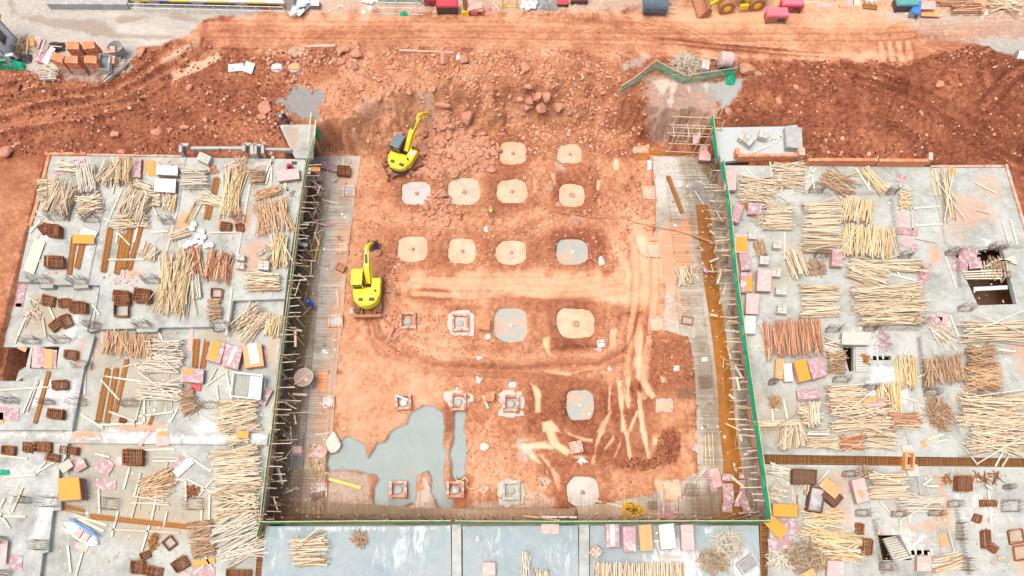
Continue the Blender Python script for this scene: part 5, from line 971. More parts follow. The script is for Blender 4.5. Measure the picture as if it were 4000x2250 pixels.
# ------------------------------------------------------------------ rusty stirrups and bars on the decks
for a in [
 (0,1,2270,830,110,85,5,.35,'rusty stirrup bundle near the right joint of the left deck, larger of two'),(0,1,2410,840,70,75,0,.3,'small rusty stirrup bundle beside a larger one near the joint'),(0,1,540,870,130,110,4,.75,'tall dark brown stirrup block behind the tan plank'),(0,1,435,850,90,70,-35,.4,'small rusty stirrup bundle leaning at the tall dark block'),(0,1,545,1185,175,105,2,.65,'dark stirrup block below the blue stained slab'),
 (0,2,1220,90,150,120,4,.8,'tall rusty stirrup cage, left of two above the deck step'),(0,2,1430,75,150,125,6,.8,'tall rusty stirrup cage, right of two above the deck step'),(0,2,480,130,130,100,10,.35,'loose tangled stirrups at the left of three rusty bundles'),(0,2,650,150,110,80,-3,.4,'small stirrup bundle, middle of three rusty bundles'),(0,2,785,195,160,105,4,.6,'larger stirrup bundle, right of three rusty bundles'),(0,2,555,375,120,90,-38,.35,'orange brown stirrups lying tilted, left one of a pair'),(0,2,660,330,100,120,-25,.4,'orange brown stirrups lying tilted, right one of a pair'),
 (0,2,710,670,120,80,4,.4,'rusty stirrup bundle on the raised landing, top of three'),(0,2,600,975,140,85,-3,.5,'rusty stirrup bundle on the raised landing, middle of three'),(0,2,555,1270,160,90,5,.6,'rusty stirrup bundle on the raised landing, bottom of three'),(0,2,1235,1335,60,50,5,.2,'small rusty scrap bundle at the foot of three orange bar bundles'),
 (0,3,80,185,120,80,5,.4,'rusty stirrup bundle at the left edge below the white beam'),(0,3,275,155,80,95,5,.35,'dark rusty stirrups, left half of a long row'),(0,3,420,150,165,95,3,.4,'dark rusty stirrups, right half of a long row'),(0,3,525,255,130,70,12,.35,'small stirrup bundle below the long row'),(0,3,690,190,185,80,6,.45,'brown stirrup block on the edge of the raised slab'),(0,3,1330,255,190,150,2,.7,'big woven stirrup cage alone on the lower left deck'),
 (0,3,1455,1240,90,70,-20,.3,'small rusty bundle under the open diamond frame'),(0,3,1380,1365,130,130,4,.4,'brown stirrup frames at the bottom, left of two'),(0,3,1540,1410,150,100,12,.3,'brown stirrup frames at the bottom, right of two'),(0,3,1810,1330,150,110,-35,.4,'brown stirrup bundle lying diagonally near the orange strip'),(0,3,2390,1420,240,70,0,.4,'brown stirrup frame cut by the bottom edge by the fence'),
 (3,3,1965,520,150,140,4,.5,'rusty stirrup pile right of the trench crossing'),(3,3,2215,715,160,60,0,.35,'dark red stirrup bundle on the white bay'),(3,3,2105,870,70,75,20,.25,'small stirrup bundle in the middle of the white bay'),(3,3,2190,1080,75,180,-4,.4,'upright brown stirrup roll in the white bay'),(3,3,2265,1175,75,60,35,.25,'small stirrup bundle at the foot of the brown roll'),(3,3,995,1155,105,150,4,.5,'orange brown stirrup bundle at the end of the spilled sticks'),(3,3,920,975,70,110,5,.3,'rusty bent bars by the red brown board'),
 (1,1,880,270,120,90,5,.6,'brown rebar cage standing in the left pit strip')]: stirrups(*a)
for a in [(0,2,1215,225,150,125,3,.45,'open square stirrup frame below two tall cages'),(0,2,2180,50,115,95,2,.3,'open square stirrup frame above a column of sticks'),(0,3,1700,1120,110,110,-40,.3,'open diamond of stirrups at the bottom of the left deck'),(3,3,2490,1050,150,140,-10,.25,'open stirrup frame at the right edge, upper of two'),(3,3,2545,1215,140,140,-8,.25,'open stirrup frame at the right edge, lower of two'),(2,2,1765,330,120,80,6,.12,'dark open frame lying on the right pit strip')]: stirrups(*a, open_=True)
for a in [
 (0,1,2182,340,2148,500,66,'orange brown bar bundle crossing under the grey green poles'),(0,1,2115,600,2078,755,72,'orange brown bar bundle below the crossing pale poles'),(0,1,748,925,695,1310,55,'rusty bar bundle under the orange board, left of two'),(0,1,828,1000,775,1250,62,'rusty bar bundle under the orange board, right of two'),(0,1,1110,850,1040,1285,66,'rusty flat bar bundle, first of four in the middle bay'),(0,1,1240,910,1175,1305,62,'rusty flat bar bundle, second of four in the middle bay'),(0,1,1310,860,1240,1255,68,'rusty flat bar bundle, third of four in the middle bay'),(0,1,1415,840,1300,1260,52,'rusty flat bar bundle, fourth of four in the middle bay'),
 (0,2,1978,525,1958,800,66,'orange brown bar bundle near the formply stacks, left of two'),(0,2,2080,545,2035,805,58,'orange brown bar bundle near the formply stacks, right of two'),(0,2,1085,820,985,1350,58,'long orange rust bar bundle, left of three'),(0,2,1170,820,1075,1350,58,'long orange rust bar bundle, middle of three'),(0,2,1275,730,1160,1240,46,'long orange rust bar bundle, right of three'),(0,2,490,850,355,1355,46,'long orange rust bar bundle on the raised landing'),(0,2,1540,1280,1505,1370,30,'short orange bar offcut among scattered poles'),
 (0,3,905,850,1895,955,58,'very long orange rust bar bundle lying level on the lower left deck'),(2,1,1572,330,1712,690,46,'dark bar bundle lying aslant in the right pit strip'),(2,1,2340,590,2440,740,60,'golden wire bundle on the stacks beside the right fence'),(3,3,290,640,300,820,10,'single orange strap beside the water filled box')]: rebar_bundle(*a[:8])
rebar_bundle(0,3,640,760,840,800,70,'thin orange bars fanned below the orange capped stack', th=.03, jit=6)
heap(0,3,1545,1110,40,85,.25,.5,60,'rustbar','tangled rusty ties left of the open diamond frame'); heap(0,3,1930,600,70,55,.2,.5,60,'rust','rusty wire tangle beside the starter bars near the lumber column'); heap(3,2,970,720,30,60,.3,.5,50,'rustbar','orange wire tangle on the stair flight by the hut')
ST = [((0,1,600,745,200,60),'beside the big slanting back left stack'),((0,1,930,770,150,50),'in front of the jumbled back left poles'),((0,1,1700,790,110,50),'above the orange mud patch'),((0,1,430,1385,200,50),'at the left deck step below the tan plank'),((0,1,810,1390,150,50),'at the left deck step below two bar bundles'),((0,1,1545,1385,150,50),'left of the tall yellow fan'),((0,1,2420,760,100,60),'at the joint near the rusty stirrups'),
 ((0,2,960,390,110,50),'at the corner of the deck step'),((0,2,1450,385,150,50),'on the deck step below the stirrup cages'),((0,2,2230,390,150,60),'on the deck step below the stick column'),((0,2,330,545,160,50),'above the left openings'),((0,2,640,540,160,50),'beside the tilted orange stirrups'),((0,2,860,790,150,60),'on the landing edge, upper'),((0,2,800,1160,150,60),'on the landing edge, lower'),((0,2,1320,1170,150,60),'between the bar bundles and the whitish bundle'),((0,2,2130,1190,170,60),'below the deep red board'),((0,2,500,1160,120,40),'beside the long bar bundle on the landing'),((0,2,120,1140,140,50),'at the left frame edge on the landing'),
 ((0,3,1130,730,140,110),'inside a white ring on the lower left deck'),((0,3,1960,730,160,110),'near the lumber column'),((0,3,520,710,150,90),'on the raised slab edge, upper'),((0,3,270,690,90,60),'on the raised slab beside pale marks'),((0,3,420,1140,130,90),'on the raised slab edge, lower'),((0,3,50,1090,60,60),'at the left edge above the standing red board'),((0,3,60,1415,120,50),'in the bottom left corner'),
 ((3,1,470,480,130,30),'behind the giant pole stack'),((3,1,1230,500,90,30),'at the back right wall corner'),((3,1,1360,1140,110,30),'below the row of mauve boards'),((3,1,1830,1110,110,40),'left of the square deck opening'),((3,1,2290,1050,150,40),'above the square deck opening'),((3,1,520,1130,120,40),'between the pink stack and the giant stack'),
 ((3,2,1970,220,130,50),'below the square deck opening'),((3,2,640,430,130,40),'above the stair hut'),((3,2,1010,420,110,40),'below the broad pole mass'),((3,2,1500,350,130,50),'right of the broad pole mass'),((3,2,720,930,150,50),'below the stair opening'),((3,2,1010,1010,120,40),'above the small yellow bundle'),((3,2,1630,1060,130,60),'below the brown pole stack'),((3,2,2190,1080,170,80),'inside a mesh patch near the right edge'),((3,2,30,960,60,40),'beside the four stacks'),
 ((3,3,930,820,120,60),'below the mixed board stack'),((3,3,1290,830,120,50),'above the curved mud trail, left'),((3,3,1660,820,120,50),'beside the curved mud trail'),((3,3,1850,730,110,60),'right of the pale grey stack'),((3,3,1910,1000,60,160),'along the wall line of the white bay, upper'),((3,3,1970,1330,60,120),'along the wall line of the white bay, lower'),((3,3,2420,750,170,110),'at the right edge of the white bay'),((3,3,1170,1350,120,80),'at the bottom below the stair flight'),((3,3,800,430,120,50),'above the mixed board stack'),((3,3,2380,560,60,40),'among the rusty scraps')]
for a, lab in ST: starter(*a, 'column starter bars '+lab)
for a in [(3,1,330,520,1200,520,46,'row of wall starter bars behind the giant yellow stack',.5),(3,1,1215,560,1290,1120,36,'row of wall starter bars right of the wide standing row',.5),(3,1,1870,1070,2560,1060,36,'row of wall starter bars behind the square opening',.5),(3,1,1880,1150,1910,1448,30,'row of wall starter bars left of the square opening',.45),(3,2,1490,500,1560,1060,60,'row of wall starter bars beside the brown poles',.5),(3,2,1060,420,1500,440,34,'row of wall starter bars below the broad pole mass',.5),(3,3,1040,880,1130,1440,50,'row of wall starter bars left of the bottom stairs',.5),(3,3,1860,780,1990,1440,60,'row of wall starter bars beside the white bay',.5)]: bar_row(*a[:7], a[7], a[8])

# ------------------------------------------------------------------ green safety fences
def fence(label, ptsD, mat, ht=1.05, z=0, post='bamboo', sp=2.2, seed=0, world=None, lower=.0, pn='fence_post'):
    g = random.Random(seed); P = [Vector(gp(x, y, z)) for x, y in ptsD] if world is None else [Vector(p) for p in world]
    t = thing('safety_fence', label, 'fence', tuple(P[0])); t["_o"] = tuple(P[0])
    pts = []
    for a, b in zip(P, P[1:]):
        n = max(1, int((b-a).length/.5)); pts += [a.lerp(b, k/n) for k in range(n)]
    pts.append(P[-1]); mb = MB(); v, f = [], []
    for i, p in enumerate(pts):
        d = (pts[min(i+1, len(pts)-1)]-pts[max(i-1, 0)]).normalized(); s = Vector((-d.y, d.x, 0)); w = math.sin(i*1.3+seed)*.03+g.uniform(-.025, .025)
        for k, (q, hh) in enumerate(((0, lower+.02+g.uniform(-.02, .06)), (.5, .5), (1, 1.0+g.uniform(-.03, .02)))): v.append(p+s*(w*(1 if k != 1 else -1.6))+Vector((0,0,hh*ht)))
    for i in range(len(pts)-1):
        for k in range(2): a = i*3+k; f.append((a, a+3, a+4, a+1))
    mb.add(v, f); net = mb.build('net', M[mat], t); md = net.modifiers.new('s', 'SOLIDIFY'); md.thickness = .012
    acc = 0
    for a, b in zip(P, P[1:]):
        L = (b-a).length; d = (b-a).normalized(); s = Vector((-d.y, d.x, 0))
        for hh in (1.0, .5): MB().bar(a+Vector((0,0,ht*hh))+s*.06, b+Vector((0,0,ht*hh))+s*.06, .05, .05, 6).build('rail', M[post], t)
        n = max(1, int(L/sp))
        for k in range(n+1):
            p = a.lerp(b, k/n)+s*.11; MB().bar(p-Vector((0,0,.3 if z > -1 else 0)), p+Vector((g.uniform(-.05, .05), g.uniform(-.05, .05), ht*g.uniform(1.02, 1.2))), .055, .055, 6).build(pn, M[post], t)
    return t
fence('long faded green net fence along the edge of the left deck, upper length', [(795,358),(774,430),(757,550),(736,724)], 'netteal', 1.05, 0, seed=1)
fence('long green net fence along the edge of the left deck, lower length', [(735,728),(712,900),(691,1086),(676,1200),(663,1312)], 'netteal', 1.05, 0, seed=2)
fence('bright green net fence along the front of the pit, left length', [(664,1317),(900,1315),(1136,1314)], 'netgreen', 1.0, 0, seed=3)
fence('bright green net fence along the front of the pit, right length', [(1148,1315),(1400,1316),(1650,1315),(1928,1314)], 'netgreen', 1.0, 0, seed=4)
fence('bright green net fence along the small white deck', [(1786,305),(1792,350),(1799,408)], 'netgreen', 1.0, 0, seed=5)
fence('bright green net fence along the edge of the right deck', [(1812,416),(1828,520),(1848,724),(1872,900),(1898,1086),(1914,1200),(1928,1308)], 'netgreen', 1.0, 0, seed=6)
fence('short green net fence at the bottom left beside the rebar trench', [(662,1320),(654,1350)], 'netgreen', 1.0, 0, seed=7)
for k, (lab, pts) in enumerate([('slanting green net fence on the red earth, left arm', [(2,0,1085,950),(2,0,1220,870),(2,0,1425,700)]), ('slanting green net fence on the red earth, middle arm with sagging net', [(2,0,1430,700),(2,0,1700,840)]), ('green net fence in front of the concrete mixer, right arm', [(2,0,1705,850),(2,0,2240,770)])]):
    P = [W(*p) for p in pts]; zt = max(p.z for p in P); fence(lab, None, 'netteal', 1.25, 0, 'palepole', 2.6, 11+k, P)
P = [W(0,0,-60,705), W(0,0,135,700)]; fence('green net fence below the white hut', None, 'netgreen', 1.3, 0, 'palepole', 2, 20, P)
def cloth(c, r, x, y, w, h, ht, mat, label, name='net_bundle', cat='net', seed=0):
    o, u, v, z = quadpx(c, r, x, y, w, h, 0); n = 9; g = np.random.default_rng(seed); mb = MB(); V = []
    for j in range(n):
        for i in range(n):
            a, b = i/(n-1)-.5, j/(n-1)-.5; q = max(0, 1-(2*abs(a))**2)*max(0, 1-(2*abs(b))**2)
            V.append(o+u*a*(1+g.normal(0, .06))+v*b*(1+g.normal(0, .06))+Vector((0,0,.03+ht*q*g.uniform(.55, 1.2))))
    mb.add(V, [(j*n+i, j*n+i+1, (j+1)*n+i+1, (j+1)*n+i) for j in range(n-1) for i in range(n-1)])
    ob = mb.build(name, M[mat], None, tuple(o)); ob.modifiers.new('s', 'SOLIDIFY').thickness = .015; tag(ob, label, cat)
cloth(0,0,185,670,130,75,.8,'netgreen','crumpled green net heaped beside the hut fence', seed=1); cloth(2,0,2195,800,90,100,.9,'netgreen','crumpled green net at the end of the mixer fence', seed=2); cloth(1,0,620,1350,60,70,.9,'netgreen','green net bunched on the left scaffold corner', seed=3)
cloth(0,3,40,410,110,50,.2,'netgreen','green plastic strip at the bottom left edge', seed=4); cloth(0,0,575,475,160,90,.5,'tarp','black tarpaulin heap beside the brick pallets','tarpaulin','tarpaulin',5); cloth(2,0,365,55,220,110,.9,'greytarp','grey tarpaulin draped heap at the top','tarpaulin','tarpaulin',6)
cloth(1,0,1490,145,80,40,.4,'netgreen','green net scrap under the white pipe frame', seed=7); cloth(0,3,2490,980,90,45,.5,'netgreen','green scrap on the lumber column', seed=8); cloth(0,0,260,600,130,100,.3,'tarp','dark rubbish heap beside the air conditioner','rubbish_heap','rubbish',9)

# ------------------------------------------------------------------ scaffolds along the deck edges: verticals, bearers, braces
def edge_pts(ptsD, z, sp, j=.1):
    P = [Vector(gp(x, y, z)) for x, y in ptsD]; out = []
    for a, b in zip(P, P[1:]):
        n = max(1, int((b-a).length/sp)); out += [(a.lerp(b, (k+rnd.uniform(-j, j)+.5)/n), (b-a).normalized()) for k in range(n)]
    return out
def scaffold(ptsD, side, lab, grp_v, grp_h):
    for i, (p, d) in enumerate(edge_pts(ptsD, 0, .55)):
        s = Vector((d.y, -d.x, 0)); s = s if s.x*side > 0 else -s
        q = p+s*rnd.uniform(.15, .5); L = rnd.uniform(.3, 1.3); zz = rnd.choice((-.35, -.45, -.9, -1.5, -2.2)); dv = d*rnd.gauss(0, .12)
        tag(MB().bar(q-s*.6+Vector((0,0,zz)), q+(s+dv)*L+Vector((0,0,zz+rnd.uniform(-.1, .1))), .07, .07, 5).build('timber_bearer', M[rnd.choice(('brown','redtan','pale','grey','redtan'))], None, (q.x, q.y, zz)), 'short timber poking out over the pit '+lab, 'timber', grp_h)
        if i % 3 == 0:
            q = p+s*rnd.choice((.35, 1.0)); tag(MB().bar((q.x, q.y, -3.95), (q.x+rnd.uniform(-.1, .1), q.y+rnd.uniform(-.1, .1), rnd.uniform(-.5, .15)), .075, .075, 6).build('scaffold_post', M['brown'], None, (q.x, q.y, -3.95)), 'upright scaffold pole standing in the pit '+lab, 'scaffold pole', grp_v)
        if i % 2 == 1:
            q = p+s*rnd.uniform(.3, 1.3); e = q+d*rnd.uniform(-1.2, 1.2)+s*rnd.uniform(-.5, .7); tag(MB().bar((q.x, q.y, rnd.uniform(-3.9, -3)), (e.x, e.y, rnd.uniform(-2, -.6)), .05, .05, 5).build('scaffold_brace', M[rnd.choice(('brown','offcut','grey'))], None, (q.x, q.y, -3.9)), 'slanting brace pole '+lab, 'scaffold pole', grp_v)
        if i % 2 == 0:
            q = p+s*rnd.uniform(.2, 1.5); zz = rnd.uniform(-3.6, -.6); an = rnd.uniform(0, 3.14); L = rnd.uniform(.5, 1.6); e = Vector((math.cos(an), math.sin(an), rnd.uniform(-.4, .4)))*L/2; o_ = Vector((q.x, q.y, zz))
            tag(MB().bar(o_-e, o_+e, rnd.choice((.06, .09, .2)), .04).build('form_offcut', M[rnd.choice(('palepole','grey','brown','redtan','mauve'))], None, tuple(o_)), 'piece of form timber caught in the scaffold '+lab, 'timber', grp_h.replace('timbers poking out', 'form timber caught'))
LEDGE = [(768,404),(758,482),(741,575),(719,724),(681,1086),(655,1312)]; REDGE = [(1816,416),(1828,480),(1856,724),(1904,1086),(1932,1308)]
scaffold(LEDGE, 1, 'along the left deck', 'scaffold poles under the left deck edge', 'timbers poking out under the left deck edge'); scaffold(REDGE, -1, 'along the right deck', 'scaffold poles under the right deck edge', 'timbers poking out under the right deck edge')
for lab, pts in (('brown form boards under the edge of the left deck', LEDGE), ('brown form boards under the edge of the right deck', REDGE)):
    mb = MB(); side = 1 if 'left' in lab else -1
    for p, d in edge_pts(pts, 0, 1.1, 0):
        s = Vector((d.y, -d.x, 0)); s = s if s.x*side > 0 else -s; a, b = p-d*.54+s*.02, p+d*.54+s*.02
        z0 = rnd.uniform(-1.6, -1.0); mb.hexa([(a.x, a.y, z0), (b.x, b.y, z0), ((b+s*.03).x, (b+s*.03).y, z0), ((a+s*.03).x, (a+s*.03).y, z0)], [(a.x, a.y, -.46), (b.x, b.y, -.46), ((b+s*.03).x, (b+s*.03).y, -.46), ((a+s*.03).x, (a+s*.03).y, -.46)])
    tag(mb.build('edge_formwork', M['plyedge'], None, tuple(gp(*pts[0]))), lab, 'formwork')
# ------------------------------------------------------------------ rebar mats and wall bars in the pit
def bar_mat(label, quadD, z, nx, ny, rad=.014, mat='mat_rebar', name='rebar_mat', drop=0, jit=.02):
    A, B, C_, D_ = [Vector(gp(x, y, z)) for x, y in quadD]; P, Q = [], []
    for k in range(nx):
        f = k/(nx-1)+rnd.gauss(0, jit/nx*10); a, b = A.lerp(B, f), D_.lerp(C_, f)
        if rnd.random() < drop: continue
        P.append(a); Q.append(b)
    for k in range(ny):
        f = k/(ny-1)+rnd.gauss(0, jit/ny*10); a, b = A.lerp(D_, f)+Vector((0,0,.03)), B.lerp(C_, f)+Vector((0,0,.03))
        if rnd.random() < drop: continue
        e0, e1 = rnd.uniform(0, .15), rnd.uniform(.8, 1.0); P.append(a.lerp(b, e0*drop*3)); Q.append(a.lerp(b, e1 if drop else 1))
    tag(poles_arr(P, Q, rad, 4).build(name, M[mat], None, tuple(A)), label, 'rebar mat')
bar_mat('dark rebar mat along the foot of the left scaffold, far half', [(772,480),(832,480),(800,724),(738,724)], -3.78, 12, 70, .011)
bar_mat('dark rebar mat along the foot of the left scaffold, near half', [(738,726),(800,726),(752,1300),(690,1300)], -3.78, 12, 150, .011)
bar_mat('thin parallel bars reaching out from the left rebar mat, far half', [(830,480),(886,480),(868,724),(800,724)], -3.72, 2, 46, .012, drop=.25)
bar_mat('thin parallel bars reaching out from the left rebar mat, near half', [(800,726),(852,726),(815,1180),(760,1180)], -3.72, 2, 84, .012, drop=.25)
bar_mat('dark rebar mat between the right scaffold and brown channel, far half', [(1705,396),(1810,396),(1830,724),(1765,724)], -3.78, 14, 84, .011, drop=.12)
bar_mat('dark rebar mat right of the brown channel, near half', [(1835,724),(1856,724),(1905,1290),(1875,1290)], -3.70, 7, 140, .012)
bar_mat('thin parallel bars on the right pit strip, far half', [(1670,430),(1765,430),(1770,724),(1700,724)], -3.74, 2, 60, .011, drop=.3)
bar_mat('thin parallel bars on the right pit strip, near half', [(1705,726),(1768,726),(1835,1200),(1765,1200)], -3.74, 2, 92, .011, drop=.25)
bar_mat('rebar mat lying in the bottom right pit corner', [(1715,1200),(1870,1200),(1890,1300),(1720,1300)], -3.74, 24, 18, .012, drop=.2)
bar_mat('rebar mat lying in the bottom left pit corner', [(712,1180),(818,1180),(818,1300),(690,1300)], -3.74, 18, 20, .012, drop=.2)
bar_mat('pale steel mesh sheets stacked in the left pit strip', [(725,1086),(762,1086),(760,1120),(722,1120)], -3.6, 14, 12, .018, 'greytarp'); bar_mat('pale steel mesh sheet below the square pink sheet', [(722,1140),(765,1140),(760,1175),(718,1175)], -3.6, 14, 12, .018, 'greytarp')
for k, (lab, q) in enumerate([('square rebar mat lying on the right pit strip by white scraps', TD(2,2,[(1870,890),(2000,880),(2020,1000),(1890,1020)])),('square rebar mat near the flooded brick notch', TD(2,3,[(1740,520),(1880,540),(1860,660),(1700,640)])),('brown rebar mat at the edge of the dark soil', TD(2,2,[(1660,1010),(1830,1010),(1840,1110),(1650,1110)])),('small mesh piece in the flooded left brick notch', TD(1,3,[(540,620),(690,590),(690,660),(560,700)])),('small mesh piece at the front of the pit by the yellow hose', TD(2,3,[(1370,700),(1455,700),(1455,780),(1370,780)]))]): bar_mat(lab, q, -3.6 if k != 3 else -3.7, 11, 10, .016, drop=.05)
# vertical bars of the front pit wall
P, Q = [], []
for k in range(210):
    x = 690+k*(1905-690)/209+rnd.uniform(-2, 2); b = gp(x, 1311, -3.9); P.append(b); Q.append((b[0], b[1]+rnd.uniform(-.05, .05), rnd.uniform(-1.2, -.2)))
    if k % 2: b = gp(x, 1300, -3.9); P.append(b); Q.append((b[0], b[1], rnd.uniform(-1.6, -.7)))
for k in range(230):
    x = 690+k*(1905-690)/229; y_ = 1252+rnd.uniform(-16, 22); P.append(gp(x, 1318, -3.72)); Q.append(gp(x+rnd.uniform(-3, 3), y_, -3.74))
for zz in (-3.4, -2.7, -2.0, -1.3): P.append(gp(690, 1311, zz)); Q.append(gp(1905, 1311, zz))
for o_ in (P, Q):
    for i in range(len(o_)): o_[i] = tuple(o_[i])
tag(poles_arr(P, Q, .016, 4).build('wall_rebar', M['rustbar'], None, tuple(gp(1290, 1311, -3.9))), 'long curtain of upright wall bars at the front of the pit', 'wall rebar')
for k in range(26):
    x = 700+k*46+rnd.uniform(-15, 15); b = Vector(gp(x, 1305, -3.9)); tag(MB().bar(b, b+Vector((rnd.uniform(-.1, .1), rnd.uniform(-.2, .1), rnd.uniform(3.2, 4.3))), .07, .07, 5).build('scaffold_post', M['palepole' if k % 3 else 'bamboo'], None, tuple(b)), 'pale upright pole behind the front fence of the pit', 'scaffold pole', 'pale poles behind the front fence')
# rebar in the trenches between the decks
for lab, q, nx, ny in (('rebar cage in the trench across the right deck, left part', [(1919,1146),(2276,1150),(2276,1172),(1922,1168)], 90, 6),('rebar cage in the trench across the right deck, right part', [(2304,1152),(2640,1155),(2640,1178),(2304,1173)], 90, 6),('rebar cage in the trench between the front and right decks', [(1912,1318),(1932,1318),(1930,1470),(1914,1470)], 5, 44),('rebar cage in the trench between the left and front decks', [(653,1324),(670,1324),(660,1470),(640,1470)], 5, 44)):
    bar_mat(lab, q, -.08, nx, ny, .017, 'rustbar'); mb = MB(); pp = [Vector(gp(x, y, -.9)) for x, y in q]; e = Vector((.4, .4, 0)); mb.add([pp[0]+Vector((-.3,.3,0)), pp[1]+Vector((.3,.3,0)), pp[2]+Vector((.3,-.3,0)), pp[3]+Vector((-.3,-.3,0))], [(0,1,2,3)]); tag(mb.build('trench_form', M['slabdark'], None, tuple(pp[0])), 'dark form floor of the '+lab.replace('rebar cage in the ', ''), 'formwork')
M['mudconc'] = flat('muddy_concrete', (.48,.30,.20), .85, 0, .2, 5, .5); M['mudkerb'] = flat('muddy_kerb', (.60,.40,.30), .85, 0, .2, 3, .4)
# ------------------------------------------------------------------ water in the pits, pile heads, brick collars
def mat_water(name, c1, c2, rough=.12):
    m, n, l, b = new_mat(name, rough, 0, .45); p = wpos(n); f = noise(n, l, .9, 4, .6, p, .6); f2 = noise(n, l, 3, 3, .6, p)
    l.new(ramp(n, l, math_(n, l, 'ADD', math_(n, l, 'MULTIPLY', f, .85), math_(n, l, 'MULTIPLY', f2, .15)), [(.32, c1), (.62, c2)]), b.inputs["Base Color"]); bump(n, l, b, f2, .01, .15); return m
WM = {'peach': mat_water('thin_mud_water', (.58,.30,.175), (.68,.41,.27)), 'greyw': mat_water('grey_mud_water', (.40,.36,.31), (.50,.46,.40)), 'cream': mat_water('cream_mud_water', (.40,.34,.23), (.48,.42,.31)),
      'teal': mat_water('blue_green_mud_water', (.55,.31,.18), (.28,.34,.31)), 'brown': mat_water('rust_channel_water', (.24,.085,.012), (.36,.14,.025), .1), 'grey': mat_water('cement_water', (.27,.27,.25), (.35,.35,.33))}
for k, (cx, cy, rx, ry, kind) in enumerate(PUDW):
    mb = MB(); n = 40; g = random.Random(k)
    ring = [(cx+rx*1.22*math.copysign(abs(math.cos(a))**.66, math.cos(a)), cy+ry*1.22*math.copysign(abs(math.sin(a))**.66, math.sin(a)), MUDLEVEL+.02) for a in (2*math.pi*i/n for i in range(n))]
    mb.add(ring, [tuple(range(n))]); tag(mb.build('puddle_water', WM[kind]), kind='structure')
def pile_head(x, y, z, r, label, white=False):
    mb = MB(); g = random.Random(int(x*100+y)); n = 14; prof = [(1.25, -.35), (1.15, 0), (.95, .10), (.55, .14), (.2, .10)]
    vs, fs = [], []
    for rr, zz in prof: vs += [(x+rr*r*math.cos(2*math.pi*k/n)*g.uniform(.86, 1.12), y+rr*r*math.sin(2*math.pi*k/n)*g.uniform(.86, 1.12), z+zz*g.uniform(.7, 1.3)) for k in range(n)]
    for i in range(len(prof)-1): fs += [(i*n+k, i*n+(k+1) % n, (i+1)*n+(k+1) % n, (i+1)*n+k) for k in range(n)]
    fs.append(tuple((len(prof)-1)*n+k for k in range(n))); mb.add(vs, fs); tag(mb.build('pile_head', M['palerock' if white else 'mudconc'], None, (x, y, z)), label, 'pile head')
PN = ['greyish pit nearest the rubble heap','cream coloured pit','far left peach pit in the third row','second peach pit of the third row','half shaded pit at the back, left','half shaded pit at the back, right','third pit of the second row','rugged pit at the right end of the second row','third peach pit of the third row','blue green pit below the hose','blue green pit left of the biggest peach pit','biggest peach pit','blue green pit among the wheel ruts','pale grey pit at the front']
for k, (cx, cy, rx, ry, kind) in enumerate(PUDW): pile_head(cx+rx*.03, cy-ry*.02, MUDLEVEL+.02, min(rx, ry)*(.15 if k not in (7, 11) else .24), 'broken pile head in the '+PN[k], k in (9, 10, 12))
def collar(c, r, x, y, w, h, rot, label, mat='mortarbrick', fill=None, ht=.5, head=True, gap=None, zbase=None):
    X, Y = D(c, r, x, y); z0 = level(X, Y) if zbase is None else zbase; z0 = min(max(z0, -4.15), -3.85)
    o, u, v, _ = quadpx(c, r, x, y, w, h, rot, ht, z0); o.z = z0; uu, vv = u.normalized(), v.normalized(); hu, hv = u.length/2, v.length/2; tk = .2
    t = thing('brick_collar', label, 'brick collar', tuple(o)); t["_o"] = tuple(o); mb = MB(); bl = .26
    sides = [(-1, 0), (1, 0), (0, -1), (0, 1)]
    for si, (a, b) in enumerate(sides):
        d, e, L, off = (vv, uu, hv*2, hu) if a else (uu, vv, hu*2-2*tk, hv)
        n = max(3, int(L/bl))
        for cz in range(max(2, int(ht/.1))):
            for k in range(n):
                if gap == si and .3 < k/n < .8 and cz > 1: continue
                q = o+e*((a or b)*(off-tk/2))+d*((k+.5+(.25 if cz % 2 else 0))/n-.5)*L*.98; jj = rnd.gauss(0, .008); q = q+e*jj
                l = L/n*.94/2; mb.hexa([q-d*l-e*tk*.48+Vector((0,0,cz*.1)), q+d*l-e*tk*.48+Vector((0,0,cz*.1)), q+d*l+e*tk*.48+Vector((0,0,cz*.1)), q-d*l+e*tk*.48+Vector((0,0,cz*.1))],
                                       [q-d*l-e*tk*.48+Vector((0,0,cz*.1+.092)), q+d*l-e*tk*.48+Vector((0,0,cz*.1+.092)), q+d*l+e*tk*.48+Vector((0,0,cz*.1+.092)), q-d*l+e*tk*.48+Vector((0,0,cz*.1+.092))])
    mb.build('brick_ring', M[mat], t)
    fz = (ht-.12) if fill in ('peach', 'brown') else (.12 if fill else .05)
    q = MB(); a, b = u*(1-2*tk/u.length)/2, v*(1-2*tk/v.length)/2; q.add([o-a-b+Vector((0,0,fz)), o+a-b+Vector((0,0,fz)), o+a+b+Vector((0,0,fz)), o-a+b+Vector((0,0,fz))], [(0,1,2,3)]); q.build('collar_floor', WM[fill] if fill else M['concbox'], t)
    if head:
        q = MB(); q.lathe(o+Vector((0,0,fz-.02)), [(.34,0),(.33,.14),(.26,.2),(.1,.22)], 14); q.build('pile_top', M['concbox' if head != 'white' else 'palerock'], t)
def pad(c, r, pts, label, h=.14):
    P = [W(c, r, x, y, 0, -4.02) for x, y in pts]; out = []
    for a, b in zip(P, P[1:]+P[:1]):
        for k in range(5): q = a.lerp(b, k/5); out.append((q.x+rnd.gauss(0, .06), q.y+rnd.gauss(0, .06)))
    mb = MB().prism(out, -4.25, -4.02+h); tag(mb.build('concrete_pad', M['block'], None, (out[0][0], out[0][1], -4.0)), label, 'concrete pad')
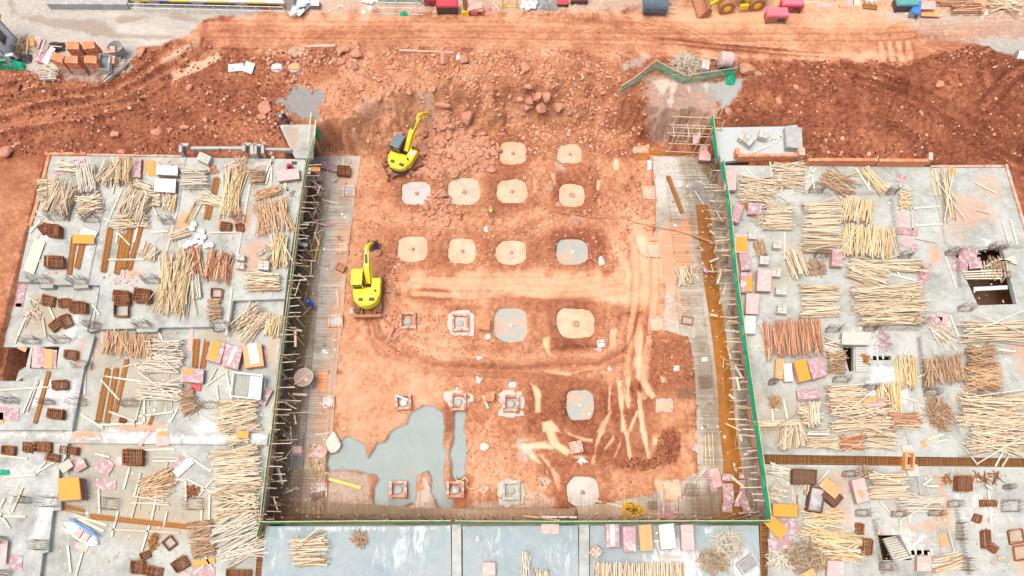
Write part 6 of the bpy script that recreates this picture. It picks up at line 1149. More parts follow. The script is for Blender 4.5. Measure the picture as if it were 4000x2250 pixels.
pad(1,2,[(1930,270),(2000,235),(2150,225),(2190,300),(2195,490),(2080,495),(1960,480),(1930,400)],'rough grey concrete pad under the twin brick collar with rebar pin'); pad(1,2,[(1890,1060),(1960,1035),(2120,1045),(2190,1090),(2170,1190),(2110,1220),(1940,1190),(1890,1120)],'grey pad under the collar beside the second slurry channel')
pad(1,2,[(1530,420),(1640,380),(1670,420),(1640,485),(1520,490)],'small pale pad below the collar beside the red rocks', .06); pad(1,2,[(2440,1060),(2530,1035),(2660,1050),(2695,1100),(2690,1290),(2560,1310),(2440,1290)],'grey pad under the collar at the middle of the fifth row')
pad(1,3,[(2430,530),(2470,490),(2620,480),(2690,530),(2690,700),(2640,740),(2440,740)],'grey pad under the front collar left of the pale grey pit')
for a in [(1,2,1525,325,165,165,0,'square brick collar with domed pile top beside the red rocks'),(1,2,2055,345,165,170,0,'brick collar on a grey pad, right of the domed one'),(1,2,1480,1145,160,155,-4,'brick collar holding a white lump and crossed by a plank'),(1,2,2035,1145,160,170,0,'brick collar at the head of the second slurry channel'),(1,2,2565,1160,160,165,0,'brick collar on a grey pad beside the brick pile'),
 (1,3,1425,578,175,165,0,'brick collar standing in the blue grey slurry'),(1,3,2000,578,175,165,0,'brick collar at the foot of the second slurry channel'),(1,3,2560,590,170,185,0,'grey topped collar on a pad at the front')]:
    collar(*a[:7], a[7], mat='mortarbrick' if 'grey topped' not in a[7] else 'block', head='white' if 'white lump' in a[7] else True, gap=None)
for a in [(1,1,930,462,130,110,0,'low brick collar with grey water in the left pit strip','grey'),(1,1,862,1040,130,110,0,'low brick collar full of peach water in the left pit strip','peach'),(1,2,795,325,150,130,0,'brick collar crossed by a diagonal stick in the left pit strip','greyw'),(1,2,712,1145,150,130,0,'brick collar full of tan water below the hopper','greyw'),(1,3,632,585,160,145,2,'brick collar with murky water and mesh in the bottom left pit corner','grey'),
 (2,1,1378,490,120,120,0,'brick notch full of orange water beside the dark rocks','peach'),(2,1,1425,1060,140,145,0,'brick notch flooded by peach water beside the muddy road','peach'),(2,2,1462,357,160,140,0,'brick notch full of pale water above the dark soil','peach'),(2,2,1535,1180,170,140,0,'brick notch flooded at the end of the curved rut','peach'),(2,1,1300,50,150,70,0,'brick corner at the back right of the pit','peach'),(2,3,1610,590,180,220,0,'brick notch full of peach water near the mauve boards','peach')]:
    collar(*a[:7], a[7], mat='brickdust', fill=a[8], ht=.28, head=False, zbase=-4.0 if a[0] == 2 else -3.95)
# rust brown channel
ch = gpoly(TD(2,1,[(1850,610),(1985,610),(2010,800),(2085,1448)])+TD(2,2,[(2200,800),(2255,1448)])+TD(2,3,[(2300,300),(2330,860),(2090,860),(2120,300)])+TD(2,2,[(2090,1448),(2060,900),(2000,400)])+TD(2,1,[(1940,1448),(1880,950)]), -3.86)
mb = MB(); mb.add([(*p, -3.86) for p in ch], [tuple(range(len(ch)))]); tag(mb.build('channel_water', WM['brown']), kind='structure')
mb = MB(); ch2 = gpoly(TD(2,1,[(1290,60),(1500,70),(1900,75),(1900,100),(1400,110),(1380,150),(1240,160)]), -3.86); mb.add([(*p, -3.86) for p in ch2], [tuple(range(len(ch2)))]); tag(mb.build('puddle_water', WM['brown']), kind='structure')
for k, (c, r, pts, kind) in enumerate([(2,1,[(1820,330),(1950,330),(1990,440),(1980,590),(1850,600),(1815,450)],'grey')]):
    P = gpoly(TD(c, r, pts), -3.84); mb = MB(); mb.add([(*p, -3.84) for p in P], [tuple(range(len(P)))]); tag(mb.build('puddle_water', WM[kind]), kind='structure')

# ------------------------------------------------------------------ excavators, loader, mixer
def rect_tub(mb, pts, x0, x1, mi=0):       # polygon in (y, z) extruded along x
    n = len(pts); vs = [(x, y, z) for x in (x0, x1) for y, z in pts]
    mb.add(vs, [tuple(range(n)), tuple(range(2*n-1, n-1, -1))]+[(i, n+i, n+(i+1) % n, (i+1) % n) for i in range(n)], mi); return mb
def limb(path, x, w, t0, t1):                # tapered box beam along a (y,z) path
    P = [Vector((0, y, z)) for y, z in path]; up, dn = [], []
    for i, p in enumerate(P):
        d = (P[min(i+1, len(P)-1)]-P[max(i-1, 0)]).normalized(); nrm = Vector((0, -d.z, d.y)); t = t0+(t1-t0)*i/(len(P)-1); t *= 1.25 if 0 < i < len(P)-1 else 1
        up.append(((p+nrm*t/2).y, (p+nrm*t/2).z)); dn.append(((p-nrm*t/2).y, (p-nrm*t/2).z))
    return rect_tub(MB(), up+dn[::-1], x-w/2, x+w/2)
def excavator(loc, rz, label, roof, paint, boom_reach=1.0, track_rot=0):
    t = thing('excavator', label, 'excavator', loc, rz)
    Rt = Matrix.Rotation(track_rot, 3, 'Z')
    for sx in (-1, 1):
        mb = rect_tub(MB(), [(-1.45,.0),(1.45,.0),(1.72,.22),(1.75,.45),(1.5,.72),(-1.5,.72),(-1.75,.45),(-1.72,.22)], sx*1.0-.27, sx*1.0+.27)
        for k in range(17): mb.box((sx*1.0, -1.5+k*.19, .73), (.56, .07, .05))
        mb.v = [tuple(Rt @ Vector(v)) for v in mb.v]; mb.build('track', M['track'], t)
    mb = MB().box((0,0,.5), (1.6,2.2,.55)); mb.lathe((0,0,.75), [(.62,0),(.62,.22)], 20); mb.v = [tuple(Rt @ Vector(v)) for v in mb.v]; mb.build('undercarriage', M['mudsteel'], t)
    mb = MB().box((0,-2.15,.42), (2.55,.16,.6)); mb.box((0,-2.2,.72), (2.55,.26,.08)); mb.box((-.6,-1.8,.4), (.14,.8,.16)); mb.box((.6,-1.8,.4), (.14,.8,.16)); mb.v = [tuple(Rt @ Vector(v)) for v in mb.v]; mb.build('dozer_blade', M['mudsteel'], t)
    arc = [(1.25*math.sin(a), -.35-1.25*math.cos(a)*.98) for a in np.linspace(-1.15, 1.15, 13)]
    house = [(-1.22,.1)]+[(-1.22,-.4)]+arc[1:-1]+[(1.22,-.4),(1.22,1.15),(.42,1.15),(.42,.2),(-.2,.2),(-.2,.1)]
    hb = MB().prism(house, .92, 1.72).build('house', M[paint], t); b_ = hb.modifiers.new('b', 'BEVEL'); b_.width = .07; b_.segments = 2
    arc2 = [(x*1.0, y-.02) for x, y in arc]; q = MB().prism(arc2+[(1.1,-.75),(-1.1,-.75)], .78, 1.3).build('counterweight', M['darksteel' if roof == 'roofslate' else paint], t); q.modifiers.new('b', 'BEVEL').width = .05
    mb = MB().box((.1,-.62,1.77), (1.9,.9,.1)); mb.build('engine_hood', M[paint], t, bevel=.04)
    MB().box((.55,-1.0,1.83), (.5,.3,.06)).build('vent', M['darksteel'], t); MB().box((-.45,-1.0,1.83),(.4,.3,.05)).build('vent', M['darksteel'], t); MB().lathe((.85,-.25,1.7), [(.09,0),(.09,.45),(.06,.45)], 10).build('exhaust', M['darksteel'], t)
    mb = MB().box((-.1,-1.52,1.45), (.95,.03,.14)); mb.build('rear_stripe', M['whitepaint'], t)
    mb = MB().lathe((.8,.85,1.72), [(.2,0),(.2,.08),(.05,.1)], 12); mb.box((.8,.5,1.74),(.5,.35,.04)); mb.build('tank_lid', M['chrome' if roof == 'roofslate' else paint], t)
    cab = MB(); cab.box((-.74,.85,1.12), (.96,1.5,.42))
    for x in (-1.19, -.29):
        for y in (.14, .75, 1.56): cab.bar((x,y,1.25),(x,y-(.08 if y > 1.5 else 0),2.62), .08, .08)
    cb = cab.build('cab', M[paint if roof != 'roofslate' else 'roofslate'], t)
    g = MB(); g.box((-.74,1.52,1.95),(.84,.03,1.25)); g.box((-.74,.17,1.95),(.84,.03,1.2)); g.box((-1.18,.85,1.95),(.03,1.36,1.22)); g.box((-.30,.85,1.95),(.03,1.36,1.22)); link_ = g.build('cab_window', M['glass'], cb)
    rf = MB().box((-.74,.85,2.68), (1.02,1.56,.12)).build('cab_roof', M[roof], t, bevel=.05)
    MB().box((-.74,1.15,2.755), (.7,.55,.03)).build('roof_hatch', M[roof], rf)
    k = boom_reach
    limb([(.75,1.55),(1.7*k,2.7),(3.5*k,3.15)], .12, .42, .42, .36).build('boom', M[paint], t)
    limb([(3.1*k,3.45),(3.6*k,3.0),(5.0*k,1.1)], .12, .32, .3, .22).build('stick', M[paint], t)
    for x in (-.16, .40): MB().bar((x,.95,1.45),(x,2.2*k,2.6), .13, .13, 8).build('boom_cylinder', M[paint], t); MB().bar((x,1.9*k,2.35),(x,2.5*k,2.85), .08, .08, 8).build('cylinder_rod', M['chrome'], t)
    MB().bar((.12,1.9*k,3.2),(.12,2.7*k,3.5), .16, .16, 8).build('stick_cylinder', M['darksteel'], t); MB().bar((.12,2.6*k,3.46),(.12,3.15*k,3.55), .09, .09, 8).build('cylinder_rod', M['chrome'], t)
    b = rect_tub(MB(), [(5.0*k,1.15),(5.3*k,.9),(5.35*k,.45),(5.05*k,.15),(4.75*k,.1),(4.9*k,.3),(5.05*k,.55),(4.9*k,.95)], -.33, .57)
    for i in range(4): b.box((-.22+i*.23, 4.68*k, .1), (.09, .2, .07))
    b.build('bucket', M['darksteel'], t); MB().bar((.12,4.6*k,1.75),(.12,5.25*k,1.0), .1, .1).build('bucket_link', M['chrome'], t)
    MB().bar((-.05,1.2,2.2),(-.05,3.2*k,3.35), .045, .045, 6).build('hose', M['darksteel'], t)
    return t
def ground(c, r, x, y): p = W(c, r, x, y); return tuple(p)
E1 = W(1,2,1148,90); excavator((E1.x, E1.y, E1.z+.02), math.radians(1.5), 'bright yellow excavator with yellow cab roof standing near the left pit strip', 'brightyellow', 'brightyellow', 1.02)
E2 = W(1,1,1490,215); excavator((E2.x, E2.y, E2.z+.02), math.radians(-24), 'mud stained yellow excavator with dark slate cab roof digging at the rubble heap', 'roofslate', 'yellowpaint', 1.25, math.radians(-40))
def wheel(mb, c, r, w, axis_x, mi=0):
    R = Matrix.Rotation(math.pi/2, 3, 'Y') if axis_x else Matrix.Rotation(math.pi/2, 3, 'X')
    mb.lathe(c, [(r*.55,-w/2),(r*.92,-w/2),(r,-w*.3),(r,w*.3),(r*.92,w/2),(r*.55,w/2)], 26, R, mi); return mb
f = W(2,0,2140,128); b_ = W(2,0,2440,98); d = (f-b_); hd = math.atan2(d.y, d.x)-math.pi/2; mid = (f+b_)/2; inw = Vector((-math.sin(hd+math.pi/2), math.cos(hd+math.pi/2), 0)); inw = inw if inw.y > 0 else -inw
mid = mid+inw*1.0; wb = d.length/2
L = thing('wheel_loader', 'yellow wheel loader with raised grey bucket at the top road edge', 'wheel loader', (mid.x, mid.y, 0), hd)
for sx in (-1, 1):
    for sy in (-1, 1):
        q = wheel(MB(), (sx*1.0, sy*wb, .78), .8, .55, True)
        for k in range(24): a = 2*math.pi*k/24; q.box((sx*1.0, sy*wb+.8*math.cos(a), .78+.8*math.sin(a)), (.5,.09,.09), M=Matrix.Rotation(a, 3, 'X'))
        w_ = q.build('wheel', M['mudsteel'], L); MB().lathe((sx*1.25, sy*wb, .78), [(.44,-.2),(.42,.02),(.2,.06)], 18, Matrix.Rotation(sx*math.pi/2, 3, 'Y')).build('rim', M['yellowpaint'], w_)
MB().box((0,-wb-.1,1.25), (1.5,2.6,1.0)).build('rear_body', M['yellowpaint'], L, bevel=.1); MB().box((0,wb-.1,1.0), (1.0,1.5,.8)).build('front_frame', M['yellowpaint'], L, bevel=.06)
cb = MB().box((0,-.1,2.1), (1.4,1.3,1.5)).build('cab', M['yellowpaint'], L, bevel=.06); g = MB(); g.box((0,.56,2.3),(1.2,.03,.9)); g.box((.71,-.1,2.3),(.03,1.0,.9)); g.box((-.71,-.1,2.3),(.03,1.0,.9)); g.build('cab_window', M['glass'], cb); MB().box((0,-.1,2.9),(1.5,1.45,.1)).build('cab_roof', M['yellowpaint'], L)
for sx in (-.45, .45): limb([(wb-.5,1.75),(wb+.6,1.45),(wb+1.9,.55)], sx, .2, .35, .25).build('lift_arm', M['yellowpaint'], L)
MB().box((-1.15,-.2,.75),(.3,.9,.5)).build('side_step', M['yellowpaint'], L)
bk = rect_tub(MB(), [(wb+1.75,.35),(wb+2.1,.12),(wb+2.95,.1),(wb+3.0,.16),(wb+2.25,.3),(wb+2.0,.7),(wb+2.2,1.25),(wb+2.1,1.3),(wb+1.7,.9)], -1.45, 1.45); 
for sx in (-1.45, 1.45): rect_tub(bk, [(wb+1.75,.35),(wb+2.1,.12),(wb+2.9,.12),(wb+2.25,1.25),(wb+1.75,.95)], sx-.03, sx+.03)
for k in range(8): bk.box((-1.3+k*.37, wb+3.08, .14), (.1,.25,.06))
bk.build('bucket', M['mudsteel'], L)
# concrete mixer
o = W(2,0,2110,690); MX = thing('concrete_mixer', 'pinkish concrete mixer drum on a grey frame behind the green fence', 'concrete mixer', tuple(o), math.radians(3))
Rm = Matrix.Rotation(math.radians(-80), 3, 'Y')
MB().lathe((.05,0,1.35), [(.3,-1.0),(.62,-.45),(.72,-.4),(.72,.4),(.6,.62),(.2,.68)], 26, Rm).build('drum', flat('mixer_pink', (.60,.42,.38), .6), MX)
for zz in (-.42, .42): MB().lathe((.05,0,1.35), [(.74,zz-.06),(.77,zz),(.74,zz+.06)], 26, Rm).build('drum_ring', M['block'], MX)
mb = MB()
for x in (-.6, .7):
    for y in (-.5, .5): mb.bar((x,y,0),(x,y*.7,1.0), .1, .1)
mb.box((.05,-.45,.75),(1.5,.1,.1)); mb.box((.05,.45,.75),(1.5,.1,.1)); mb.box((.05,-.5,.15),(1.5,.1,.1)); mb.build('mixer_frame', M['concbox'], MX); MB().box((-1.25,0,1.3),(.5,.12,.12)).build('drum_neck', M['darksteel'], MX)

# ------------------------------------------------------------------ hut, pallets, tanks, hopper
M['trim'] = flat('blue_grey_trim', (.22,.27,.32), .6)
cB, cF = W(0,0,160,385,0,0), W(0,0,112,622,0,0)
dv = (cB-cF); rzh = math.atan2(dv.y, dv.x)-math.pi/2; H_ = 2.9
HT = thing('site_hut', 'white site hut with orange tiled roof at the left edge', 'site hut', tuple(cF), rzh); Lh = dv.length; Wd = 4.2
MB().box((-Wd/2,Lh/2,H_/2), (Wd,Lh,H_)).build('wall', M['whitepaint'], HT)
for x, y in ((.0,0),(0,Lh),(-Wd,0)): MB().box((x,y,H_/2),(.1,.1,H_+.02)).build('corner_trim', M['trim'], HT)
MB().box((-Wd/2,-.02,.5),(Wd,.05,.9)).build('plinth', M['netteal'], HT)
rp = MB(); rp.add([(.35,-.35,H_-.05),(.35,Lh+.35,H_-.05),(-Wd/2,Lh+.35,H_+1.0),(-Wd/2,-.35,H_+1.0),(-Wd-.35,-.35,H_-.05),(-Wd-.35,Lh+.35,H_-.05)],[(0,1,2,3),(3,2,5,4)]); ro = rp.build('roof', M['rooftile'], HT); ro.modifiers.new('s','SOLIDIFY').thickness = .12
rt = MB()
for k in range(18): rt.bar((.33,-.3+k*(Lh+.6)/17,H_+.02),(-Wd/2,-.3+k*(Lh+.6)/17,H_+1.06), .1, .08)
rt.build('tile_ribs', M['rooftile'], ro)
wf = MB().box((.03,Lh*.5,1.75),(.07,1.25,1.15)).build('window_frame', M['block'], HT); MB().box((.06,Lh*.5,1.75),(.05,1.1,1.0)).build('window_pane', M['glass'], wf)
AC = thing('air_conditioner', 'white air conditioner unit standing at the corner of the hut', 'air conditioner', ground(0,0,160,625), math.radians(12)); MB().box((0,0,.75),(.8,.35,.7)).build('casing', M['whitepaint'], AC, bevel=.03); MB().lathe((.15,-.18,.75), [(.24,0),(.22,.03),(.05,.04)], 18, Matrix.Rotation(math.pi/2, 3, 'X')).build('fan_grille', M['darksteel'], AC); MB().box((0,0,.2),(.7,.3,.35)).build('stand', M['darksteel'], AC)
def brick_pallet(c, r, x, y, w, h, rot, ht, label, top='brick'):
    o, u, v, z = quadpx(c, r, x, y, w, h, rot, ht); o.z = z; t = thing('brick_pallet', label, 'brick stack', tuple(o)); t["_o"] = tuple(o); uu, vv = u.normalized(), v.normalized()
    nx, ny, nz = max(2, int(u.length/.24)), max(2, int(v.length/.24)), max(2, int(ht/.115)); lo, up = MB(), MB(); half = nz//2 if ht > 1.2 else 0
    for k in range(nz):
        for i in range(nx):
            for j in range(ny):
                if 0 < i < nx-1 and 0 < j < ny-1 and k < nz-1: continue
                sh = .92 if k >= half else 1.0; q = o+u*((i+.5)/nx-.5)*sh+v*((j+.5)/ny-.5)*sh+Vector((rnd.gauss(0,.012), rnd.gauss(0,.012), .1+k*ht/nz*.95)); a, b = uu*(u.length/nx*.46), vv*(v.length/ny*.46); hh = Vector((0,0,ht/nz*.9))
                (up if k >= half else lo).hexa([q-a-b, q+a-b, q+a+b, q-a+b], [q-a-b+hh, q+a-b+hh, q+a+b+hh, q-a+b+hh])
    up.build('upper_bricks', M[top], t)
    if lo.f: lo.build('lower_bricks', M['brickdust'], t)
    for f in (-.35, .35): MB().bar(o+u*f-v*.5+Vector((0,0,.05)), o+u*f+v*.5+Vector((0,0,.05)), .1, .1).build('pallet_board', M['grey'], t)
for a in [(0,0,728,455,140,80,0,2.0,'double height orange brick stack at the back, left of two'),(0,0,890,452,130,80,-6,1.9,'double height orange brick stack at the back, right of two'),(0,0,575,575,140,85,18,1.9,'orange brick stack turned slightly, leftmost in the front row'),(0,0,715,595,140,80,3,2.0,'orange brick stack in the middle of the front row'),(0,0,908,595,135,80,3,2.0,'orange brick stack next to the grey trough')]: brick_pallet(*a)
brick_pallet(0,0,1095,500,130,80,0,1.1,'pale dusty brick stack beside the round grey hopper','brickdust'); brick_pallet(0,0,1125,600,70,80,5,1.0,'low dusty brick stack half behind the grey trough','brickdust')
brick_pallet(1,2,2300,365,120,120,3,.6,'low brick pile on the mud between two collars'); brick_pallet(1,2,2350,1095,100,100,4,.5,'small brick pile with a leaning plank beside the grey pad'); brick_pallet(2,3,645,155,135,130,-12,.55,'square brick pallet on the wheel ruts','brickdust'); brick_pallet(1,3,2290,575,80,80,38,.25,'few bricks on the spoil near the pit hose','brickdust')
brick_pallet(2,3,842,1205,105,110,38,.45,'brick stack turned like a diamond on the front right deck','brickdust')
def block_stack(c, r, x, y, w, h, rot, ht, label, mat='block'):
    o, u, v, z = quadpx(c, r, x, y, w, h, rot, ht); o.z = z; mb = MB(); uu, vv = u.normalized(), v.normalized(); nx, ny, nz = max(2, round(u.length/.42)), max(2, round(v.length/.28)), max(1, round(ht/.22))
    for k in range(nz):
        for i in range(nx):
            for j in range(ny):
                q = o+u*((i+.5)/nx-.5)+v*((j+.5)/ny-.5)+Vector((0,0,.02+k*ht/nz)); a, b = uu*(u.length/nx*.47), vv*(v.length/ny*.47); hh = Vector((0,0,ht/nz*.95*rnd.uniform(.97, 1))); mb.hexa([q-a-b, q+a-b, q+a+b, q-a+b], [q-a-b+hh, q+a-b+hh, q+a+b+hh, q-a+b+hh])
    tag(mb.build('block_stack', M[mat], None, tuple(o)), label, 'block stack')
for a in [(2,0,2370,1380,150,110,38,.7,'grey block stack on the small white deck, left of two'),(2,0,2535,1345,90,80,15,.7,'grey block stack on the small white deck, right of two'),(2,0,1950,645,80,95,8,1.0,'tall pale block stack beside the bamboo heap'),(0,1,2050,140,130,85,25,.55,'tan block stack at the back parapet of the left deck'),(0,1,2415,1140,90,60,8,.5,'pale block stack right of the red poles, upper of two'),(0,1,2415,1225,80,60,4,.5,'pale block stack right of the red poles, lower of two'),(1,1,75,1220,110,90,4,.5,'pale timber block stack beside the yellow upright poles'),
 (2,1,2420,915,85,80,2,.45,'pale block bundle beside the third fence side stack'),(2,1,2540,1170,90,80,4,.6,'round ended pale bundle below the brown upright poles'),(3,1,95,1015,85,70,3,.5,'pale block bundle left of the slanting cream poles'),(3,1,85,1290,95,85,4,.55,'pale block bundle, upper of three in a column'),(3,2,135,30,110,75,3,.55,'pale block bundle, middle of three in a column'),(3,2,145,215,95,85,4,.5,'pale block bundle, lowest of three in a column'),(0,1,1990,1000,1,1,0,.1,'x')]:
    if a[-1] != 'x': block_stack(*a)
# round hopper, trough, steel hopper, skip
o = W(0,0,1225,560); t = thing('round_hopper', 'round grey concrete hopper beside the brick stacks', 'hopper', tuple(o)); MB().lathe((0,0,.55), [(.55,0),(.78,.75),(.8,.8),(.74,.8),(.5,.1),(.0,.08)], 22).build('bowl', M['concbox'], t)
for a in range(4): MB().bar((.6*math.cos(a*1.57+.8),.6*math.sin(a*1.57+.8),0),(.6*math.cos(a*1.57+.8),.6*math.sin(a*1.57+.8),.7), .07, .07).build('leg', M['concbox'], t)
o, u, v, z = quadpx(0,0,1045,620,115,150,8,1.3); o.z = z; t = thing('steel_trough', 'open grey steel trough raised beside the brick stacks', 'trough', tuple(o)); t["_o"] = tuple(o); mb = MB(); uu, vv = u.normalized()*.05, v.normalized()*.05
def wallbox(mb, o, u, v, z0, z1, tk):
    uu, vv = u.normalized()*tk, v.normalized()*tk
    for a, b, s in ((-u/2-v/2, -u/2+v/2, uu), (u/2-v/2, u/2+v/2, -uu), (-u/2-v/2+uu, u/2-v/2-uu, vv), (-u/2+v/2+uu, u/2+v/2-uu, -vv)):
        c0 = [o+a, o+b, o+b+s, o+a+s]; mb.hexa([Vector((p.x, p.y, z0)) for p in c0], [Vector((p.x, p.y, z1)) for p in c0])
    return mb
wallbox(mb, o, u, v, z+.7, z+1.3, .06).build('trough_wall', M['block'], t); q = MB(); q.add([Vector((p.x, p.y, z+.95)) for p in (o-u*.47-v*.47, o+u*.47-v*.47, o+u*.47+v*.47, o-u*.47+v*.47)], [(0,1,2,3)]); q.build('trough_floor', M['wire'], t); MB().box((o.x, o.y, z+.35), (u.length*.9, v.length*.8, .7)).build('base', M['darksteel'], t)
o = W(1,2,530,950,0,-3.9); t = thing('steel_hopper', 'pinkish round steel hopper with legs in the left pit strip', 'hopper', tuple(o)); mt = flat('hopper_steel', (.56,.45,.39), .5, .2); MB().lathe((0,0,.5), [(.14,0),(.2,.3),(.78,1.0),(.82,1.12),(.78,1.12),(.72,1.0),(.15,.32),(.0,.31)], 24).build('bowl', mt, t); MB().lathe((0,-.12,.0), [(.15,.15),(.15,.7)], 12).build('spout', mt, t)
for a in (.6, 2.3, 3.9, 5.4): MB().bar((.75*math.cos(a),.75*math.sin(a),0),(.7*math.cos(a),.7*math.sin(a),1.45), .08, .08).build('leg', mt, t)
o, u, v, z = quadpx(0,2,2480,985,280,230,6,1.0); o.z = z; t = thing('concrete_skip', 'white steel framed skip full of grey concrete on the left deck', 'skip', tuple(o)); t["_o"] = tuple(o); wallbox(MB(), o, u, v, z+.15, z+.95, .07).build('skip_wall', M['concbox'], t)
q = MB(); q.add([Vector((p.x, p.y, z+.8)) for p in (o-u*.48-v*.48, o+u*.05-v*.48, o+u*.05+v*.48, o-u*.48+v*.48)], [(0,1,2,3)]); q.build('wet_concrete', flat('wet_concrete', (.36,.36,.30), .8, nscale=9, namt=.6, bmp=.06), t); q = MB(); q.add([Vector((p.x, p.y, z+.86)) for p in (o+u*.07-v*.48, o+u*.48-v*.48, o+u*.48+v*.48, o+u*.07+v*.48)], [(0,1,2,3)]); q.build('skip_cover', M['whiteply'], t)
mb = MB()
for zz in (.2, 1.0):
    cs = [o+u*a*.53+v*b*.53+Vector((0,0,zz)) for a, b in ((-1,-1),(1,-1),(1,1),(-1,1))]
    for i in range(4): mb.bar(cs[i], cs[(i+1) % 4], .08, .08)
for a, b in ((-1,-1),(1,-1),(1,1),(-1,1)): mb.bar(o+u*a*.53+v*b*.53, o+u*a*.53+v*b*.53+Vector((0,0,1.15)), .08, .08)
mb.build('skip_frame', M['whitepaint'], t)
def tank(c, r, x, y, w, h, rot, ht, label, fill, mat='slabdark', name='form_box'):
    o, u, v, z = quadpx(c, r, x, y, w, h, rot, ht); o.z = z; t = thing(name, label, 'open box', tuple(o)); t["_o"] = tuple(o); wallbox(MB(), o, u, v, z, z+ht, .08).build('box_wall', M[mat], t)
    q = MB(); q.add([Vector((p.x, p.y, z+ht*.75)) for p in (o-u*.47-v*.47, o+u*.47-v*.47, o+u*.47+v*.47, o-u*.47+v*.47)], [(0,1,2,3)]); q.build('box_content', fill, t)
tank(3,3,490,680,150,250,9,.7,'brown form box full of shiny dark water on the lower right deck', mat_water('dark_puddle', (.10,.09,.08), (.42,.40,.38), .05)); tank(3,3,372,450,240,150,3,.6,'dark brown form box with planks leaning on it', M['slabdark']); tank(3,3,650,650,190,130,40,.6,'brown form box under the large orange board', M['slabdark']); tank(1,1,850,1240,90,70,28,.35,'small wooden box with crossed sticks in the left pit strip', M['mudsteel'], 'mudsteel','wooden_box'); tank(2,3,2370,1330,190,130,-35,.5,'grey open box at the bottom of the front right deck', M['greytarp'], 'block')
# ------------------------------------------------------------------ rocks
for a in [(1,0,840,520,70,110,'tall reddish boulder, leftmost of the group below the road'),(1,0,915,505,85,85,'grey red boulder in the middle of the group below the road'),(1,0,1025,545,130,100,'largest blocky boulder of the group below the road'),(1,0,1000,462,60,60,'small boulder behind the largest one below the road'),(1,0,965,695,120,95,'flat angular slab of rock below the boulder group'),(1,0,785,612,60,50,'small stone left of the rock group'),(1,0,865,628,80,50,'flat stone under the boulder group'),
 (1,0,1240,822,60,45,'lone stone on the smooth slope'),(1,0,1805,622,50,75,'narrow boulder under the road kerb, left of a pair'),(1,0,1885,595,95,105,'blocky boulder under the road kerb, right of a pair'),(1,0,2105,602,95,95,'squarish boulder right of the white stone'),(1,0,365,822,60,75,'upright stone beside the orange lid'),(1,0,110,1095,130,140,'big slab of rock left of the grey sludge'),(1,0,75,1180,90,60,'stone below the big slab left of the sludge'),(1,0,1270,892,25,60,'thin upright stone on the slope'),(1,0,1545,912,60,80,'tilted stone at the top of the rubble slope'),
 (1,0,1385,870,45,50,'rounded stone between two others on the slope'),(1,0,1435,890,60,60,'dull red stone on the slope'),(1,0,1490,890,50,40,'flat stone on the slope'),(1,0,1245,1000,60,60,'light stone on the ledge crack'),(1,0,2110,1200,140,150,'big leaning rock slab above the rubble heap'),(1,0,1420,1370,130,90,'pale boulder left of the excavator arm'),(1,0,1870,1060,160,50,'long flat ledge stone above the rubble heap'),
 (2,0,140,690,105,95,'brown boulder at the right road edge slope'),(2,0,260,985,95,100,'rounded boulder, centre of the rock cluster'),(2,0,345,962,80,120,'tall blocky boulder of the rock cluster'),(2,0,305,1090,120,125,'rounded flat boulder at the bottom of the rock cluster'),(2,0,465,1080,115,110,'square boulder at the right of the rock cluster'),(2,0,150,1080,120,65,'long pale boulder at the left of the rock cluster'),(2,0,185,1010,90,85,'dull boulder behind the long pale one'),(2,0,85,995,80,60,'small boulder at the far left of the rock cluster'),(2,0,580,1140,60,65,'stone right of the rock cluster, larger'),(2,0,655,1165,50,55,'stone right of the rock cluster, smaller'),(2,0,170,870,90,60,'stone above the rock cluster'),(2,0,915,945,70,60,'pinkish stone left of the concrete wash'),(2,0,1080,810,60,60,'dark stone under the slanting fence'),
 (2,0,2360,705,170,100,'big earthy boulder right of the mixer fence'),(2,0,2480,760,80,60,'boulder beside the big earthy one'),(2,0,2165,1130,80,70,'reddish stone beside the concrete wash'),(2,0,2100,730,40,40,'small stone at the mixer'),(0,0,1435,525,80,90,'red boulder next to the brick yard'),(0,0,1905,880,60,70,'tan stone by the pale track plates'),(0,0,1580,1335,110,70,'pale angular stone on the left lumpy slope'),(0,0,1170,1360,90,60,'flat pale stone on the left lumpy slope'),(0,0,1710,1315,60,55,'stone right of the pale angular one'),(0,0,1870,1290,90,50,'tan flat stone on the left slope'),(0,0,2080,1285,60,50,'stone at the edge of the pink gravel'),
 (0,1,75,80,110,110,'pale boulder at the far left edge'),(0,1,1240,85,90,50,'pale stone behind the left deck'),(0,1,1370,105,60,40,'pale stone behind the left deck parapet'),(3,0,285,885,50,70,'pale brick like stone on the right lumpy soil'),(3,0,100,1020,80,70,'tan stone on the right lumpy soil'),(3,0,1535,1135,40,70,'pale block on the right track'),(3,0,1725,860,80,60,'red boulder on the right lumpy soil'),
 (1,1,1545,740,60,65,'rounded red stone below the grey pit'),(1,1,1225,1108,90,60,'flat rock right of the near excavator arm'),(1,1,2355,785,60,60,'pinkish stone below the yellow helmet worker'),(1,1,1800,915,100,50,'flat stone above the second peach pit'),(1,1,1840,510,50,80,'tilted stone between the two pale pits'),(1,2,1490,450,80,60,'red stone beside the domed collar'),(1,2,1345,325,70,60,'red rock left of the domed collar, upper'),(1,2,1370,430,70,90,'red rock left of the domed collar, lower'),(2,1,470,620,80,55,'stone below the rugged pit'),(2,1,735,695,60,55,'stone beside the cable'),(2,1,880,600,50,70,'upright stone right of the rugged pit')]:
    rock(*a, dark='dull' in a[6] or 'earthy' in a[6])
